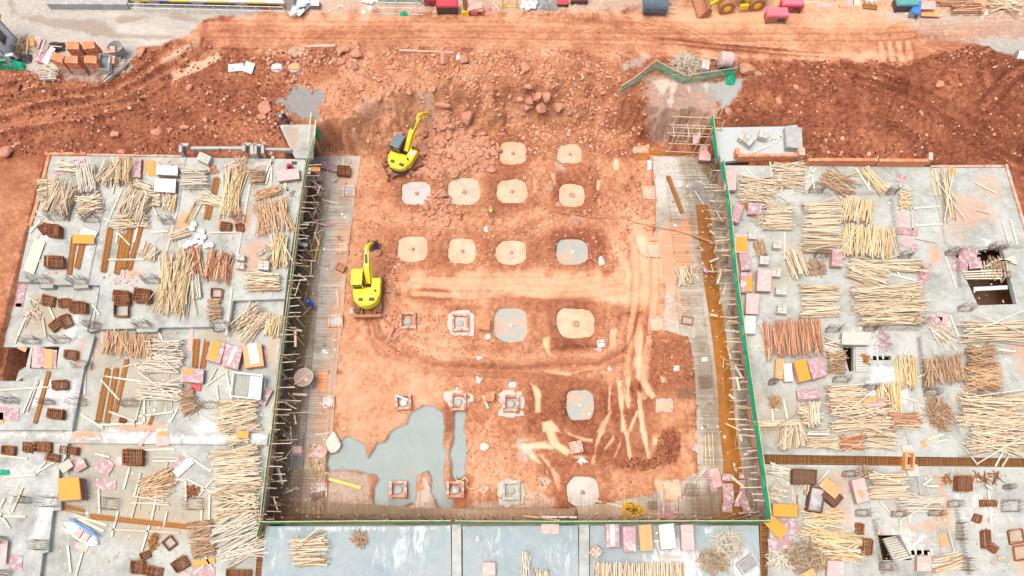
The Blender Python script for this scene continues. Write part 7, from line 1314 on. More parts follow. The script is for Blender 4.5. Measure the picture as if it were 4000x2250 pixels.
for a in [(1,0,2030,582,45,55,'white stone between the kerb boulders'),(2,1,900,1188,70,85,'large white stone at the end of the muddy road'),(1,2,2335,500,60,55,'white stone below the brick pile'),(2,2,982,815,45,45,'white stone on the lower ruts'),(1,3,790,115,140,190,'big whitish rock at the edge of the slurry'),(1,3,2290,160,90,80,'flat pale rock in the mud pool')]: rock(*a, mat='palerock', flatness=.45 if 'flat' not in a[6] and 'big' not in a[6] else .2)
# broken rock heap beside the far excavator: the largest as single rocks
HEAP = [TD(1,1,[(1600,0),(2000,-60),(2450,0),(2440,280),(2200,300),(1900,340),(1500,330),(1480,290),(1620,200)]), TD(1,0,[(1660,1448),(1690,1330),(1800,1230),(2000,1180),(2200,1290),(2400,1448)]), TD(1,1,[(1650,640),(1900,380),(1990,640),(2100,760),(1950,830),(1700,740)])]
def pick(poly, n):
    xs_ = [p[0] for p in poly]; ys_ = [p[1] for p in poly]; out = []
    while len(out) < n:
        x, y = rnd.uniform(min(xs_), max(xs_)), rnd.uniform(min(ys_), max(ys_))
        if inpoly(np.array([x]), np.array([y]), poly)[0]: out.append((x, y))
    return out
cnt = 0
for poly, n in ((HEAP[0], 150), (HEAP[1], 100), (HEAP[2], 34)):
    for x, y in pick(poly, n):
        p = gp(x, y, level(x, y)); s = rnd.choice((.4,.45,.5,.6,.7,.8,1.0)); ob = link('rubble_rock', ROCKME[rnd.randrange(10)][0], None, (p[0], p[1], p[2]+s*.22)); ob.scale = (s*.62, s*.62*rnd.uniform(.6, 1.1), s*rnd.uniform(.35, .6)*.7); ob.rotation_euler = (rnd.gauss(0,.35), rnd.gauss(0,.35), rnd.uniform(0, 6.3))
        tag(ob, 'angular broken rock in the rubble heap beside the far excavator', 'rock', 'broken rocks in the rubble heap')
def nearest(A, x, y): return A[np.clip(np.searchsorted(ys, y), 0, len(ys)-1), np.clip(np.searchsorted(xs, x), 0, len(xs)-1)]
def scatter(name, zones, mat, V0, F0, kinds=8, z_off=.12):
    Vp = [rock_verts(300+k, V0) for k in range(kinds)]; F0 = np.array(F0); VS, FS, o = [], [], 0
    for poly, n, s0, s1 in zones:
        xs_, ys_ = [p[0] for p in poly], [p[1] for p in poly]; x = nr.uniform(min(xs_), max(xs_), n*3); y = nr.uniform(min(ys_), max(ys_), n*3); k = inpoly(x, y, poly)
        x, y = x[k][:n], y[k][:n]; den = fbm(x*.45, y*.45, 3, 66); kk = den+nr.uniform(-.2, .2, len(x)) > .42; x, y = x[kk], y[kk]
        if 'deck' not in name:
            kk = (np.abs(nearest(grey, x, y)) < .4) & (nearest(teal, x, y) < .4) & (nearest(wet, x, y) < .35); x, y = x[kk], y[kk]
            for q in PUDW: kk = ((np.abs(x-q[0])/q[2])**3+(np.abs(y-q[1])/q[3])**3) > .95; x, y = x[kk], y[kk]
        s = s0*(s1/s0)**(nr.random(len(x))**2.2); z = Hs(x, y)
        for i in range(len(x)):
            v = Vp[i % kinds]*[s[i]*.5, s[i]*.5*(.6+.5*hsh(x[i], y[i], 3)), s[i]*.34]; a = 6.28*hsh(x[i], y[i], 9); b = nr.normal(0, .4); c_, s_ = math.cos(a), math.sin(a); cb_, sb_ = math.cos(b), math.sin(b)
            v = np.stack([v[:, 0], v[:, 1]*cb_-v[:, 2]*sb_, v[:, 1]*sb_+v[:, 2]*cb_], 1); v = np.stack([v[:, 0]*c_-v[:, 1]*s_, v[:, 0]*s_+v[:, 1]*c_, v[:, 2]], 1)+[x[i], y[i], z[i]+s[i]*z_off]; VS.append(v); FS.append(F0+o); o += len(v)
    tag(link(name, mesh_np(name, np.concatenate(VS), np.concatenate(FS), M[mat])), kind='stuff')
G0 = lambda pts, z=0: gpoly(pts, z)
ZL = G0([(-60,200),(330,150),(440,110),(640,128),(860,132),(760,250),(700,392),(460,388),(128,388),(0,400),(-60,400)]); ZR = G0([(1790,160),(2050,152),(2300,160),(2420,135),(2700,120),(2700,440),(2530,412),(2010,402),(2010,310),(1800,310)])
ZM = G0([(640,125),(1000,130),(1600,132),(1640,190),(1600,330),(1300,340),(1240,260),(1000,220),(830,240),(740,230)], -.5); ZS = G0([(830,255),(1240,215),(1640,205),(1640,345),(1500,330),(1040,390),(830,355)], -2)
ZP = G0([(905,400),(1240,400),(1340,340),(1640,360),(1650,600),(1560,660),(1010,680),(880,700)], PZ); ZP2 = G0([(980,560),(1560,540),(1560,680),(1000,690)], PZ); ZX = G0([(965,640),(1010,640),(1010,900),(965,900)], PZ)
ZD = G0(TD(2,2,[(1340,440),(1600,460),(1780,520),(1830,760),(1840,1060),(1640,1020),(1400,1080)]), PZ); ZD2 = G0(TD(2,3,[(860,290),(1400,250),(1500,0),(1690,0),(1690,120),(1650,300),(1320,400),(900,340)]), PZ); ZB = G0([(1000,790),(1600,790),(1600,1260),(1150,1260),(1150,950),(1000,900)], PZ); ZLS = G0([(-60,400),(125,392),(45,690),(0,870),(-60,880)])
scatter('loose_earth_clods', [(ZL, 6500, .09, .42), (ZR, 8500, .10, .48), (ZM, 1500, .08, .3), (ZD2, 900, .09, .3), (ZLS, 300, .05, .15)], 'clod', IV1, IF1)
scatter('loose_pit_clods', [(ZD, 1800, .09, .28), (ZD2, 900, .09, .28), (ZP, 4200, .08, .3), (ZB, 6500, .08, .28), (ZS, 2200, .1, .45)], 'clodpit', IV1, IF1)
scatter('loose_stones', [(ZL, 2000, .09, .5), (ZR, 1200, .09, .5), (ZM, 3600, .09, .55), (ZP, 2600, .09, .4), (ZP2, 500, .08, .35), (ZS, 1500, .1, .55), (ZX, 130, .2, .6), (ZB, 350, .06, .25), (G0(HEAP[0], PZ), 2600, .2, .5), (G0(HEAP[1], -2.5), 2000, .2, .5), (G0(HEAP[2], PZ), 350, .12, .4)], 'rock', IV, IF)
scatter('dark_rock_rubble', [(G0(TD(2,1,[(1100,300),(1300,250),(1350,400),(1290,520),(1130,480)]), PZ), 160, .15, .45), (G0([(1560,470),(1640,480),(1645,580),(1580,590)], PZ), 140, .12, .4), (ZX, 120, .15, .5)], 'rockdark', IV, IF)
# ------------------------------------------------------------------ people
def person(loc, rz, joints, label, top, legs, hat, arm='skin'):
    J = joints; names = list(J); V = [J[n][:3] for n in names]; R = [J[n][3] for n in names]; ix = {n: i for i, n in enumerate(names)}
    E = [('pelvis','chest'),('chest','neck'),('neck','head'),('head','crown')]
    for s in 'lr': E += [('chest',s+'sh'),(s+'sh',s+'el'),(s+'el',s+'wr'),(s+'wr',s+'hd'),('pelvis',s+'hp'),(s+'hp',s+'kn'),(s+'kn',s+'an'),(s+'an',s+'to')]
    for s in 'lr':
        h = Vector(J[s+'hd'][:3]); w = Vector(J[s+'wr'][:3]); d = (h-w).normalized(); o = d.orthogonal().normalized()
        for k in range(5):
            t = h+d*(.075-.012*abs(k-1.5) if k < 4 else .03)+o*((k-1.5)*.022 if k < 4 else .055); ix[s+'f%d' % k] = len(V); V.append(tuple(t)); R.append(.009); E.append((s+'hd', s+'f%d' % k))
    me = bpy.data.meshes.new('body'); me.from_pydata(V, [(ix[a], ix[b]) for a, b in E], []); o = bpy.data.objects.new('tmp', me); COL.objects.link(o)
    sk = o.modifiers.new('skin', 'SKIN'); 
    for i, r in enumerate(R): me.skin_vertices[0].data[i].radius = (r, r)
    me.skin_vertices[0].data[0].use_root = True
    o.modifiers.new('sub', 'SUBSURF').levels = 1
    dg = bpy.context.evaluated_depsgraph_get(); me2 = bpy.data.meshes.new_from_object(o.evaluated_get(dg)); bpy.data.objects.remove(o)
    me2.materials.clear()
    for m in (top, legs, arm, 'boot', 'skin'): me2.materials.append(M[m])
    def bone(a, b):
        if 'to' in (a[1:], b[1:]): return 3
        if b[1:] in ('hp','kn','an') or a == 'pelvis' and b == 'chest' and False: return 1
        if b[1:] in ('wr','hd') or b[1:2] == 'f': return 2 if b[1:] == 'wr' else 4
        if b in ('head','crown'): return 4
        return 0
    segs = [(Vector(V[ix[a]]), Vector(V[ix[b]]), bone(a, b)) for a, b in E]
    for p in me2.polygons:
        c = p.center; best, bm_ = 9, 0
        for a, b, m in segs:
            d = b-a; t = max(0, min(1, (c-a).dot(d)/max(d.length_squared, 1e-9))); q = (a+d*t-c).length
            if q < best: best, bm_ = q, m
        p.material_index = bm_; p.use_smooth = True
    t = link('person', me2, None, loc); t.rotation_euler = (0,0,rz); tag(t, label, 'person')
    h = Vector(J['head'][:3]); c = Vector(J['crown'][:3]); q = (c-h).to_track_quat('Z', 'Y').to_matrix() if (c-h).length > .01 else Matrix.Identity(3)
    MB().lathe(h+(c-h)*.1, [(.165,-.0),(.14,.02),(.135,.06),(.11,.12),(.06,.155),(.0,.165)], 16, q).build('hard_hat', M[hat], t, smooth=True)
    fc = MB(); f = q @ Vector((0,.11,-.03)); fc.box(h+f, (.03,.05,.04)); fc.box(h+q @ Vector((-.035,.1,.01)), (.025,.02,.015)); fc.box(h+q @ Vector((.035,.1,.01)), (.025,.02,.015)); fc.box(h+q @ Vector((0,.1,-.075)), (.05,.02,.012))
    for i, nm in enumerate(('face',)): fc.build(nm, M['skin'], t)
def mirror(d):
    o = dict(d)
    for k, v in d.items():
        if k[0] == 'l' and len(k) == 3: o['r'+k[1:]] = (-v[0], *v[1:])
    return o
STAND = mirror({'pelvis':(0,0,.95,.15),'chest':(0,.02,1.3,.17),'neck':(0,.03,1.5,.07),'head':(0,.06,1.62,.1),'crown':(0,.06,1.72,.09),'lsh':(-.2,.02,1.42,.085),'lel':(-.3,.02,1.14,.06),'lwr':(-.3,.16,.93,.042),'lhd':(-.29,.22,.86,.04),'lhp':(-.1,0,.88,.11),'lkn':(-.12,.04,.5,.075),'lan':(-.13,0,.09,.055),'lto':(-.15,.2,.04,.045)})
BEND = mirror({'pelvis':(0,-.12,.88,.15),'chest':(0,.2,1.08,.17),'neck':(0,.36,1.14,.07),'head':(0,.47,1.14,.1),'crown':(0,.55,1.2,.09),'lsh':(-.2,.28,1.1,.085),'lel':(-.27,.4,.82,.06),'lwr':(-.2,.52,.6,.042),'lhd':(-.18,.56,.52,.04),'lhp':(-.1,-.1,.84,.11),'lkn':(-.14,.02,.48,.075),'lan':(-.15,-.06,.09,.055),'lto':(-.17,.14,.04,.045)})
SIT = mirror({'pelvis':(0,0,.28,.16),'chest':(0,.1,.62,.17),'neck':(0,.2,.8,.07),'head':(0,.26,.9,.1),'crown':(0,.3,1.0,.09),'lsh':(-.2,.13,.74,.085),'lel':(-.26,.34,.5,.06),'lwr':(-.1,.5,.36,.042),'lhd':(-.06,.54,.32,.04),'lhp':(-.12,.04,.24,.12),'lkn':(-.24,.46,.42,.08),'lan':(-.2,.6,.09,.055),'lto':(-.2,.78,.05,.045)})
WALK = dict(STAND); WALK.update({'lkn':(-.1,.2,.52,.075),'lan':(-.1,.28,.1,.055),'lto':(-.1,.46,.05,.045),'rkn':(.12,-.02,.5,.075),'ran':(.12,-.3,.12,.055),'rto':(.13,-.12,.04,.045),'rwr':(.3,-.12,.95,.042),'rhd':(.3,-.1,.88,.04)})
person(ground(1,1,365,245), math.radians(165), SIT, 'person in red shirt and red helmet sitting by the pink stack', 'shirtred', 'navy', 'hatred')
person(ground(1,1,2370,690), math.radians(175), BEND, 'person in khaki clothes and yellow helmet bending among the rocks', 'khaki', 'khaki', 'hatyel', 'khaki')
X_ = W(1,2,572,205, 0, -3.75); person(tuple(X_), math.radians(20), WALK, 'person in blue overalls walking on the left rebar mat', 'overall', 'overall', 'bluepaint', 'overall')
person(ground(1,0,272,1205), math.radians(200), BEND, 'person in teal shirt and pale helmet bending beside the grey sludge', 'tealcloth', 'navy', 'hatpale', 'tealcloth'); person(ground(1,0,322,1235), math.radians(150), STAND, 'person in dark clothes and pale helmet next to the teal shirted worker', 'navy', 'navy', 'hatpale', 'navy')
cloth(1,1,385,195,50,30,.12,'darksteel','dark jacket lying behind the seated worker','jacket','clothing',12)
# ------------------------------------------------------------------ top strip of the yard
a_, b_ = W(0,0,1345,118,0,0), W(1,0,305,152,0,0); Lx = (b_-a_).length; dx = (b_-a_).normalized(); ny_ = Vector((-dx.y, dx.x, 0)); rz_ = math.atan2(dx.y, dx.x)
PT = thing('raised_platform', 'long raised pale platform with yellow edge and white railing at the top', 'platform', tuple(a_+Vector((0,0,0))), rz_)
MB().box((Lx/2,5.2,.95),(Lx,9,.18)).build('deck_plate', M['bluesheet'], PT); mb = MB()
for k in range(8): 
    if k not in (1,): mb.box((Lx*(k+.5)/8,.66,.95),(Lx/8*.98,.1,.2), mi=0 if k % 2 else 1)
mb.build('edge_strip', [M['palepole'], M['yellowpaint']], PT)
for k in range(4): MB().box((Lx*(.12+.29*k),1.7,.42),(1.2,1.2,.84)).build('pier', M['block'], PT)
rl = MB()
for hh in (.55, 1.1): rl.bar((0,0,hh),(Lx,0,hh), .06, .06, 6)
rl.build('rail', M['whitepaint'], PT)
for k in range(12): MB().bar((Lx*k/11,0,0),(Lx*k/11,0,1.15), .055, .055, 6).build('rail_post', M['whitepaint'], PT)
MB().box((Lx+.4,1.6,.7),(1.0,1.6,1.4)).build('end_pier', M['block'], PT)
lw = MB(); p, q = W(0,0,510,95,0,0), W(0,0,1310,100,0,0); d = (q-p).normalized(); n_ = Vector((-d.y, d.x, 0)); lw.hexa([p, q, q+n_*7, p+n_*7], [v+Vector((0,0,.75)) for v in (p, q, q+n_*7, p+n_*7)]); tag(lw.build('low_ledge', M['concbox'], None, tuple(p)), 'raised concrete ledge with brown face on the grey apron', 'concrete ledge')
for k in range(16): sheet(1,0,rnd.uniform(370,500),rnd.uniform(10,140),rnd.uniform(50,110),rnd.uniform(30,60),rnd.uniform(-50,50),'bluesheet','pale blue panel lying in the scrap heap beside the platform', dz=.05+k*.05, name='scrap_panel', cat='panel', group='pale panels in the scrap heap')
ply_stack(1,0,590,25,90,60,2,.6,'bluesheet','pale blue panel stack right of the scrap heap')
def sack(c, r, x, y, w, h, label, group=None, dz=0):
    o, u, v, z = quadpx(c, r, x, y, w, h, rnd.uniform(-30, 30)); mb = MB(); n = 10; vs, fs = [], []
    for j in range(5):
        t = j/4; rr = math.sin(math.pi*min(max(t, .04), .96))**.5; zz = .3*(1-math.cos(math.pi*t))/2
        vs += [o+u*.5*rr*math.cos(6.283*k/n)*rnd.uniform(.85, 1.1)+v*.5*rr*math.sin(6.283*k/n)*rnd.uniform(.85, 1.1)+Vector((0,0,zz+dz)) for k in range(n)]
    for j in range(4): fs += [(j*n+k, j*n+(k+1) % n, (j+1)*n+(k+1) % n, (j+1)*n+k) for k in range(n)]
    fs += [tuple(range(n-1,-1,-1)), tuple(4*n+k for k in range(n))]; mb.add(vs, fs); tag(mb.build('sack', M['sack'], None, tuple(o), smooth=True), label, 'sack', group)
for x, y in [(1960,815),(1940,860),(2040,890),(2000,935),(1970,990),(2055,945),(2085,1030),(2130,1025),(2030,1000),(1920,1010),(1880,1035)]: sack(0,1,x,y,75,60,'white sack in the heap on the left deck','white sacks in the heap on the left deck')
for x, y in [(1085,15),(1120,25),(1165,30),(1210,10)]: sack(1,0,x,y,60,50,'pale sack at the top edge left of the pipe frame','pale sacks left of the pipe frame')
for k, (x, y) in enumerate([(110,75),(150,60),(190,40),(230,55),(160,95),(215,85),(120,40)]): sack(2,0,x,y,70,50,'white sack in the pile beside the yellow frame','white sacks beside the yellow frame', .12*(k % 2))
for c, r, x, y, w, h, lab in [(2,1,1385,215,40,90,'crumpled white bag at the corner of the right pit strip'),(2,2,1655,812,60,55,'crumpled white bag on the dark soil'),(1,2,2250,710,60,40,'crumpled white paper bag on the arc track'),(1,3,2230,1075,35,50,'small white and purple bag on the middle front deck'),(1,3,30,1280,90,150,'white bag heap at the bottom left fence corner'),(2,3,1975,990,80,60,'blue and white rubbish on the front right deck'),(3,1,2210,1000,60,60,'white plastic scrap above the square opening'),(1,2,963,235,35,50,'white rags beside the dozer blade'),(2,2,1940,720,60,45,'white scrap on the right pit strip'),(3,3,1720,700,70,60,'white rag at the end of the pale grey stack'),(1,1,2315,860,40,50,'white rag on a plank in the rocks'),(2,1,1765,430,35,25,'white scrap by the grey round patch')]:
    cloth(c, r, x, y, w, h, .25, 'bluesheet' if 'blue' in lab else 'sack', lab, 'plastic_bag', 'bag', seed=int(x))
# white pipe frame with net
q0, q1 = W(1,0,1225,140,0,0), W(1,0,1680,150,0,0); FR = thing('pipe_frame', 'white pipe frame with green net at the top of the road', 'pipe frame', tuple(q0)); FR['_o'] = tuple(q0); d = (q1-q0); nn = Vector((-d.y, d.x, 0)).normalized()*1.6
for o_, hh in ((Vector(), .05), (Vector(), 1.6), (nn, 1.6), (nn, .8), (Vector(), .9)): MB().bar(q0+o_+Vector((0,0,hh)), q1+o_+Vector((0,0,hh)), .08, .08, 6).build('rail', M['whitepipe'], FR)
for k in (0, .45, .9):
    for o_ in (Vector(), nn): MB().bar(q0+d*k+o_, q0+d*k+o_+Vector((0,0,1.8)), .08, .08, 6).build('post', M['whitepipe'], FR)
MB().bar(q0+d*.6, q1+Vector((0,0,1.6)), .07, .07, 6).build('brace', M['whitepipe'], FR); mb = MB(); mb.add([q0+nn*.9+Vector((0,0,.1)), q1+nn*.9+Vector((0,0,.1)), q1+nn*.95+Vector((0,0,1.5)), q0+nn*.95+Vector((0,0,1.5))], [(0,1,2,3)]); mb.build('net', M['netteal'], FR).modifiers.new('s','SOLIDIFY').thickness = .02
def machine(c, r, x, y, L_, W_, H_, body, top, label, name='site_machine', cat='machine', rz=0):
    p = W(c, r, x, y); t = thing(name, label, cat, tuple(p), rz); MB().box((0,0,H_*.45),(L_,W_,H_*.6)).build('body', M[body], t, bevel=.04); MB().box((0,0,H_*.86),(L_*1.06,W_*1.08,H_*.22), taper=.9).build('hood', M[top], t, bevel=.04)
    for sx in (-.42, .42): MB().box((L_*sx,0,H_*.08),(.12,W_*1.1,H_*.16)).build('skid', M['darksteel'], t)
    MB().box((L_*.2,-W_*.51,H_*.45),(L_*.35,.04,H_*.3)).build('side_panel', M['darksteel'], t)
for a in [(1,0,1930,110,2.2,1.1,1.3,'darksteel','redpaint','red roofed dark machine at the top edge'),(1,0,2225,135,1.3,.7,.8,'pinkpaint','peachply','small pink box cart under the tilted board'),(1,0,1745,30,1.0,.9,1.0,'redpaint','redpaint','red bin at the top edge, left of two'),(1,0,1805,32,.9,.9,1.0,'redpaint','redpaint','red bin at the top edge, right of two'),(3,0,60,205,2.2,1.1,1.3,'mudsteel','pinkpaint','bright pink topped machine on the orange wet road'),(3,0,215,95,2.2,1.1,1.3,'redpaint','pinkpaint','pink red machine with dark red side beside planks'),(3,0,1350,85,2.2,1.2,1.2,'darksteel','tealpaint','teal green machine near the bar rack'),(2,0,670,15,1.8,1.0,.8,'darksteel','redpaint','dark red machine half out of frame at the top'),(2,0,505,45,1.2,.8,.5,'darksteel','redpaint','low box with red top beside the grey tarpaulin')]: machine(*a)
machine(3,0,1455,125,.9,1.8,.9,'concbox','bluepaint','narrow grey machine with blue top beside the teal one', rz=-.3)
p = W(1,0,2112,130,0,0); t = thing('rusty_stand', 'rusty upright machine stand with yellow foot at the top', 'machine stand', tuple(p)); MB().box((0,0,1.4),(.5,.4,2.6)).build('column', M['mudsteel'], t, bevel=.05); MB().box((0,-.1,.25),(.7,.6,.5)).build('foot', M['yellowpaint'], t)
p = W(1,0,2540,70,0,0); t = thing('yellow_frame', 'yellow square tube frame standing at the top edge', 'steel frame', tuple(p)); pts = [(-.6,0,0),(.9,0,0),(.9,0,1.8),(-.6,0,1.8)]
for i in range(4): MB().bar(pts[i], pts[(i+1) % 4], .14, .14).build('frame_bar', M['yellowpaint'], t)
MB().bar(pts[0], pts[2], .1, .1).build('frame_brace', M['yellowpaint'], t)
# wire coil roll
o = W(2,0,1425,112,0,0); t = thing('wire_coil', 'large grey blue wire coil roll lying on the orange road', 'wire coil', tuple(o), math.radians(-3)); Rc = Matrix.Rotation(math.pi/2, 3, 'Y'); r_ = random.Random(3); mb = MB()
for k in range(22):
    x = -1.2+2.4*k/21; mb.tube([(x+r_.uniform(-.04,.04), .85*math.cos(a)*r_.uniform(.96,1.04), .85+.85*math.sin(a)*r_.uniform(.96,1.04)) for a in np.linspace(0, 6.283, 19)[:-1]], .07, 5, closed=True)
mb.build('wire_rings', M['wire'], t); MB().lathe((0,0,.85), [(.72,-1.15),(.74,1.15)], 18, Rc).build('coil_core', M['wire'], t)
for y in (-.3, .4): MB().bar((1.2,y,.3),(2.4,y,.2), .08, .08, 6).build('skid_pole', M['palepole'], t)
# white twin pipes at the right edge
p = W(3,0,2530,680,0,0)
for k, (dx_, lab) in enumerate(((0,'large white concrete pipe at the right edge, front one'),(-1.0,'large white concrete pipe at the right edge, rear one'))):
    t = thing('concrete_pipe', lab, 'concrete pipe', (p.x+.3+dx_*.9, p.y-dx_*.9, p.z), math.radians(-20)); MB().lathe((0,0,.62), [(.62,0),(.62,3.2),(.46,3.2),(.46,0),(.62,0)], 24, Matrix.Rotation(math.pi/2, 3, 'Y')).build('pipe_wall', M['whitepipe'], t, smooth=False); MB().lathe((1.2,0,.62), [(.0,0),(.47,.0)], 20, Matrix.Rotation(math.pi/2, 3, 'Y')).build('bore_shade_disc', M['tarp'], t)  # black disc in the hollow pipe stands in for its inner shade
plank(0,0,160,985,210,850,16,'tarp','black pipe lying on the left lumpy slope', name='black_pipe', cat='pipe', dz=.12, th=.14)
for c, r, x, y, w, h, mt, lab in [(1,0,215,690,105,90,'whiteply','round manhole with a white board on top'),(1,0,392,690,90,80,'peachply','round manhole with an orange board on top')]:
    p = W(c, r, x, y); t = thing('manhole', lab, 'manhole', tuple(p)); MB().lathe((0,0,0), [(.62,-.3),(.6,.16),(.45,.18),(.0,.17)], 22).build('ring', M['concbox'], t); MB().box((-.03,.03,.24),(.95,.62,.05), .05).build('lid_board', M[mt], t)
plank(1,0,480,470,800,462,34,'mudkerb','pale concrete kerb strip at the lower edge of the road', name='kerb_strip', cat='kerb', th=.2, dz=.06); plank(1,0,1440,512,1990,535,20,'mudkerb','muddy concrete kerb along the road edge', name='kerb_strip', cat='kerb', th=.25, dz=.05)
rebar_bundle(3,0,960,60,1090,75,60,'rusty bent bars at the top edge beside white rags'); heap(3,0,1000,15,70,25,.4,.9,40,'sack','white rags and sticks at the top edge'); plank(3,0,1230,258,1295,215,8,'palepole','thin stick lying on the grey part of the road'); plank(3,0,440,62,530,120,8,'palepole','forked stick on the orange road'); plank(1,0,2390,25,2450,110,10,'palepole','slanting plank at the top edge'); plank(3,0,370,30,500,20,14,'palepole','pale plank beside the pink red machine')
cloth(1,0,2355,100,45,35,.2,'pinkpaint','small pink bucket like rag at the top road edge','rag','cloth',5)
# ------------------------------------------------------------------ parapets, walls, openings, stairs
def wall(c, r, pts, ht, tk, mat, label, name='brick_parapet', cat='wall', z=None):
    P = [W(c, r, x, y, 0, z) for x, y in pts]; zz = min(p.z for p in P); mb = MB(); bricks = 'brick' in mat
    for a, b in zip(P, P[1:]):
        d = (b-a); d.z = 0; L_ = d.length; d.normalize(); n = Vector((-d.y, d.x, 0))*tk/2; k = max(1, int(L_/.3)) if bricks else 1; ro = max(1, int(ht/.12)) if bricks else 1
        for i in range(k):
            for j in range(ro):
                p, q = a.lerp(b, (i+.02)/k if bricks else 0), a.lerp(b, (i+.98)/k if bricks else 1); e = n*(1+rnd.uniform(-.06, .06) if bricks else 1); h0, h1 = ht*j/ro, ht*(j+.94)/ro if bricks else ht
                mb.hexa([Vector((s.x, s.y, zz+h0)) for s in (p-e, q-e, q+e, p+e)], [Vector((s.x, s.y, zz+h1)) for s in (p-e, q-e, q+e, p+e)])
    tag(mb.build(name, M[mat], None, tuple(P[0])), label, cat)
wall(2,1,[(2240,100),(2245,165)],1.0,.35,'brick','short brick return wall on the small white deck', z=0); wall(2,1,[(2245,168),(2560,165)],.9,.3,'brick','brick parapet behind the right deck, left length', z=0); wall(3,1,[(-10,165),(260,165)],.9,.3,'brick','brick parapet behind the right deck, second length', z=0); wall(3,1,[(300,95),(305,170)],1.0,.6,'brickdust','thick mortared brick pier in the parapet', z=0); wall(3,1,[(372,210),(1060,210)],.9,.3,'brick','brick parapet behind the right deck, third length', z=0); wall(3,1,[(1075,216),(1560,218)],.9,.3,'brick','brick parapet behind the right deck, right length', z=0); wall(3,1,[(1590,140),(1590,215)],.9,.35,'brickdust','brick pier at the right end of the parapet', z=0)
wall(3,0,[(240,1530),(228,1320)],.7,1.55,'concbox','big grey concrete block standing at the end of the white deck', 'concrete_block', 'concrete block', z=.12)
wall(0,1,[(1850,130),(1855,55),(1930,55)],.8,.3,'concbox','grey upstand corner at the back of the left deck', 'concrete_upstand', 'concrete upstand', z=0); wall(0,1,[(1945,75),(2470,75)],.6,.3,'concbox','grey upstand wall along the back of the left deck', 'concrete_upstand', 'concrete upstand', z=0); wall(0,1,[(2480,120),(2485,50),(2560,50),(2565,150)],.8,.3,'concbox','grey upstand box at the back of the left deck', 'concrete_upstand', 'concrete upstand', z=0); wall(1,1,[(20,150),(25,60),(90,60),(95,140)],.8,.25,'concbox','second grey upstand box near the landing', 'concrete_upstand', 'concrete upstand', z=0); wall(1,1,[(100,80),(370,85)],.5,.25,'concbox','grey upstand beam beside the landing', 'concrete_upstand', 'concrete upstand', z=0)
wall(0,1,[(460,108),(870,105)],.2,.3,'brick','low orange brick edging at the back left corner', 'brick_edging', z=0); wall(0,1,[(870,112),(1840,128)],.12,.2,'brickdust','dusty brick edging along the back of the left deck', 'brick_edging', z=0); wall(0,1,[(500,125),(440,380)],.2,.3,'brick','orange brick edging on the left side, upper length', 'brick_edging', z=-.05); wall(0,1,[(400,560),(310,830)],.2,.3,'brick','orange brick edging on the left side, middle length', 'brick_edging', z=-.05); wall(3,1,[(2385,215),(2640,1050)],.2,.25,'brickdust','red brick edging along the far right deck side', 'brick_edging', z=0); wall(3,1,[(1630,232),(2370,228)],.15,.2,'brickdust','thin brick edging behind the bare right bay', 'brick_edging', z=0)
for lab, q in (('basement floor sheet painted dark as shade below the square deck opening', [(2380,620),(2540,610),(2600,800),(2420,810)]), ('basement floor sheet painted dark as shade below the stair hut', [(2100,860),(2260,860),(2260,950),(2100,950)]), ('basement floor sheet painted dark as shade below the bottom stairs', [(2190,1335),(2360,1335),(2360,1425),(2190,1425)]), ('basement floor sheet painted dark as shade below the left edge openings', [(-60,860),(160,860),(150,980),(-60,980)])):
    pp = [gp(x, y, 0) for x, y in q]; cxy = sum(pp)/4; mb = MB(); mb.add([((p-cxy)[0]*1.5+cxy[0]*.97, (p-cxy)[1]*1.5+cxy[1], -3.6) for p in pp], [(0,1,2,3)]); tag(mb.build('basement_shade_floor', M['slabdark'], None, (cxy[0], cxy[1], -3.6)), lab, 'floor')  # added sheets whose dark colour stands in for shade inside the openings
for a in ((3,1,1935,1215,150,130,4,'mauve','mauve form sheet over the upper left of the square opening'),(3,1,2080,1200,120,110,-6,'mauve','mauve form sheet over the middle of the square opening'),(3,2,2240,5,340,40,-3,'whiteply','white form strip across the square opening')): sheet(*a, dz=.05)
def stair(c, r, x, y, w, h, rot, n, drop, mat, label, z=None):
    o, u, v, z = quadpx(c, r, x, y, w, h, rot, 0, z); t = thing('stair_flight', label, 'stairs', tuple(o)); t['_o'] = tuple(o)
    for k in range(n):
        a = o+v*((k+.5)/n-.5); zz = z+.05-drop*(1-(k+.5)/n); q = MB(); f = v/n*.42; q.hexa([p-Vector((0,0,.22)) for p in (a-u/2-f, a+u/2-f, a+u/2+f, a-u/2+f)], [a-u/2-f, a+u/2-f, a+u/2+f, a-u/2+f]); q.v = [(p[0], p[1], p[2]+zz-z) for p in q.v]; q.build('step', M[mat], t)
stair(3,3,1318,1168,165,250,-14,10,.9,'block','white stair flight rising beside the dark opening at the bottom right', z=0); stair(3,2,940,720,120,250,0,10,.06,'block','pale plank stair flight under the white hut slab', z=.1); stair(0,2,190,830,150,170,-30,7,1.4,'concbox','concrete stair flight in the opening at the left edge', z=-.6)
o, u, v, z = quadpx(3,2,890,510,285,125,1,.7); t = thing('stair_hut_slab', 'small raised white slab on walls over the stair opening', 'stair slab', (o.x,o.y,z)); t['_o'] = (o.x,o.y,z); q = MB(); rough_sheet(q, Vector((o.x,o.y,z+.55)), u, v, .15); q.build('roof_slab', M['block'], t); q = MB(); wallbox(q, Vector((o.x,o.y,z)), u*.96, v*.9, z, z+.54, .15); q.build('wall', M['concbox'], t)
for k, (c, r, a, lab) in enumerate([(3,2,[(1040,690),(1055,640),(1075,720)],'x')]): pass
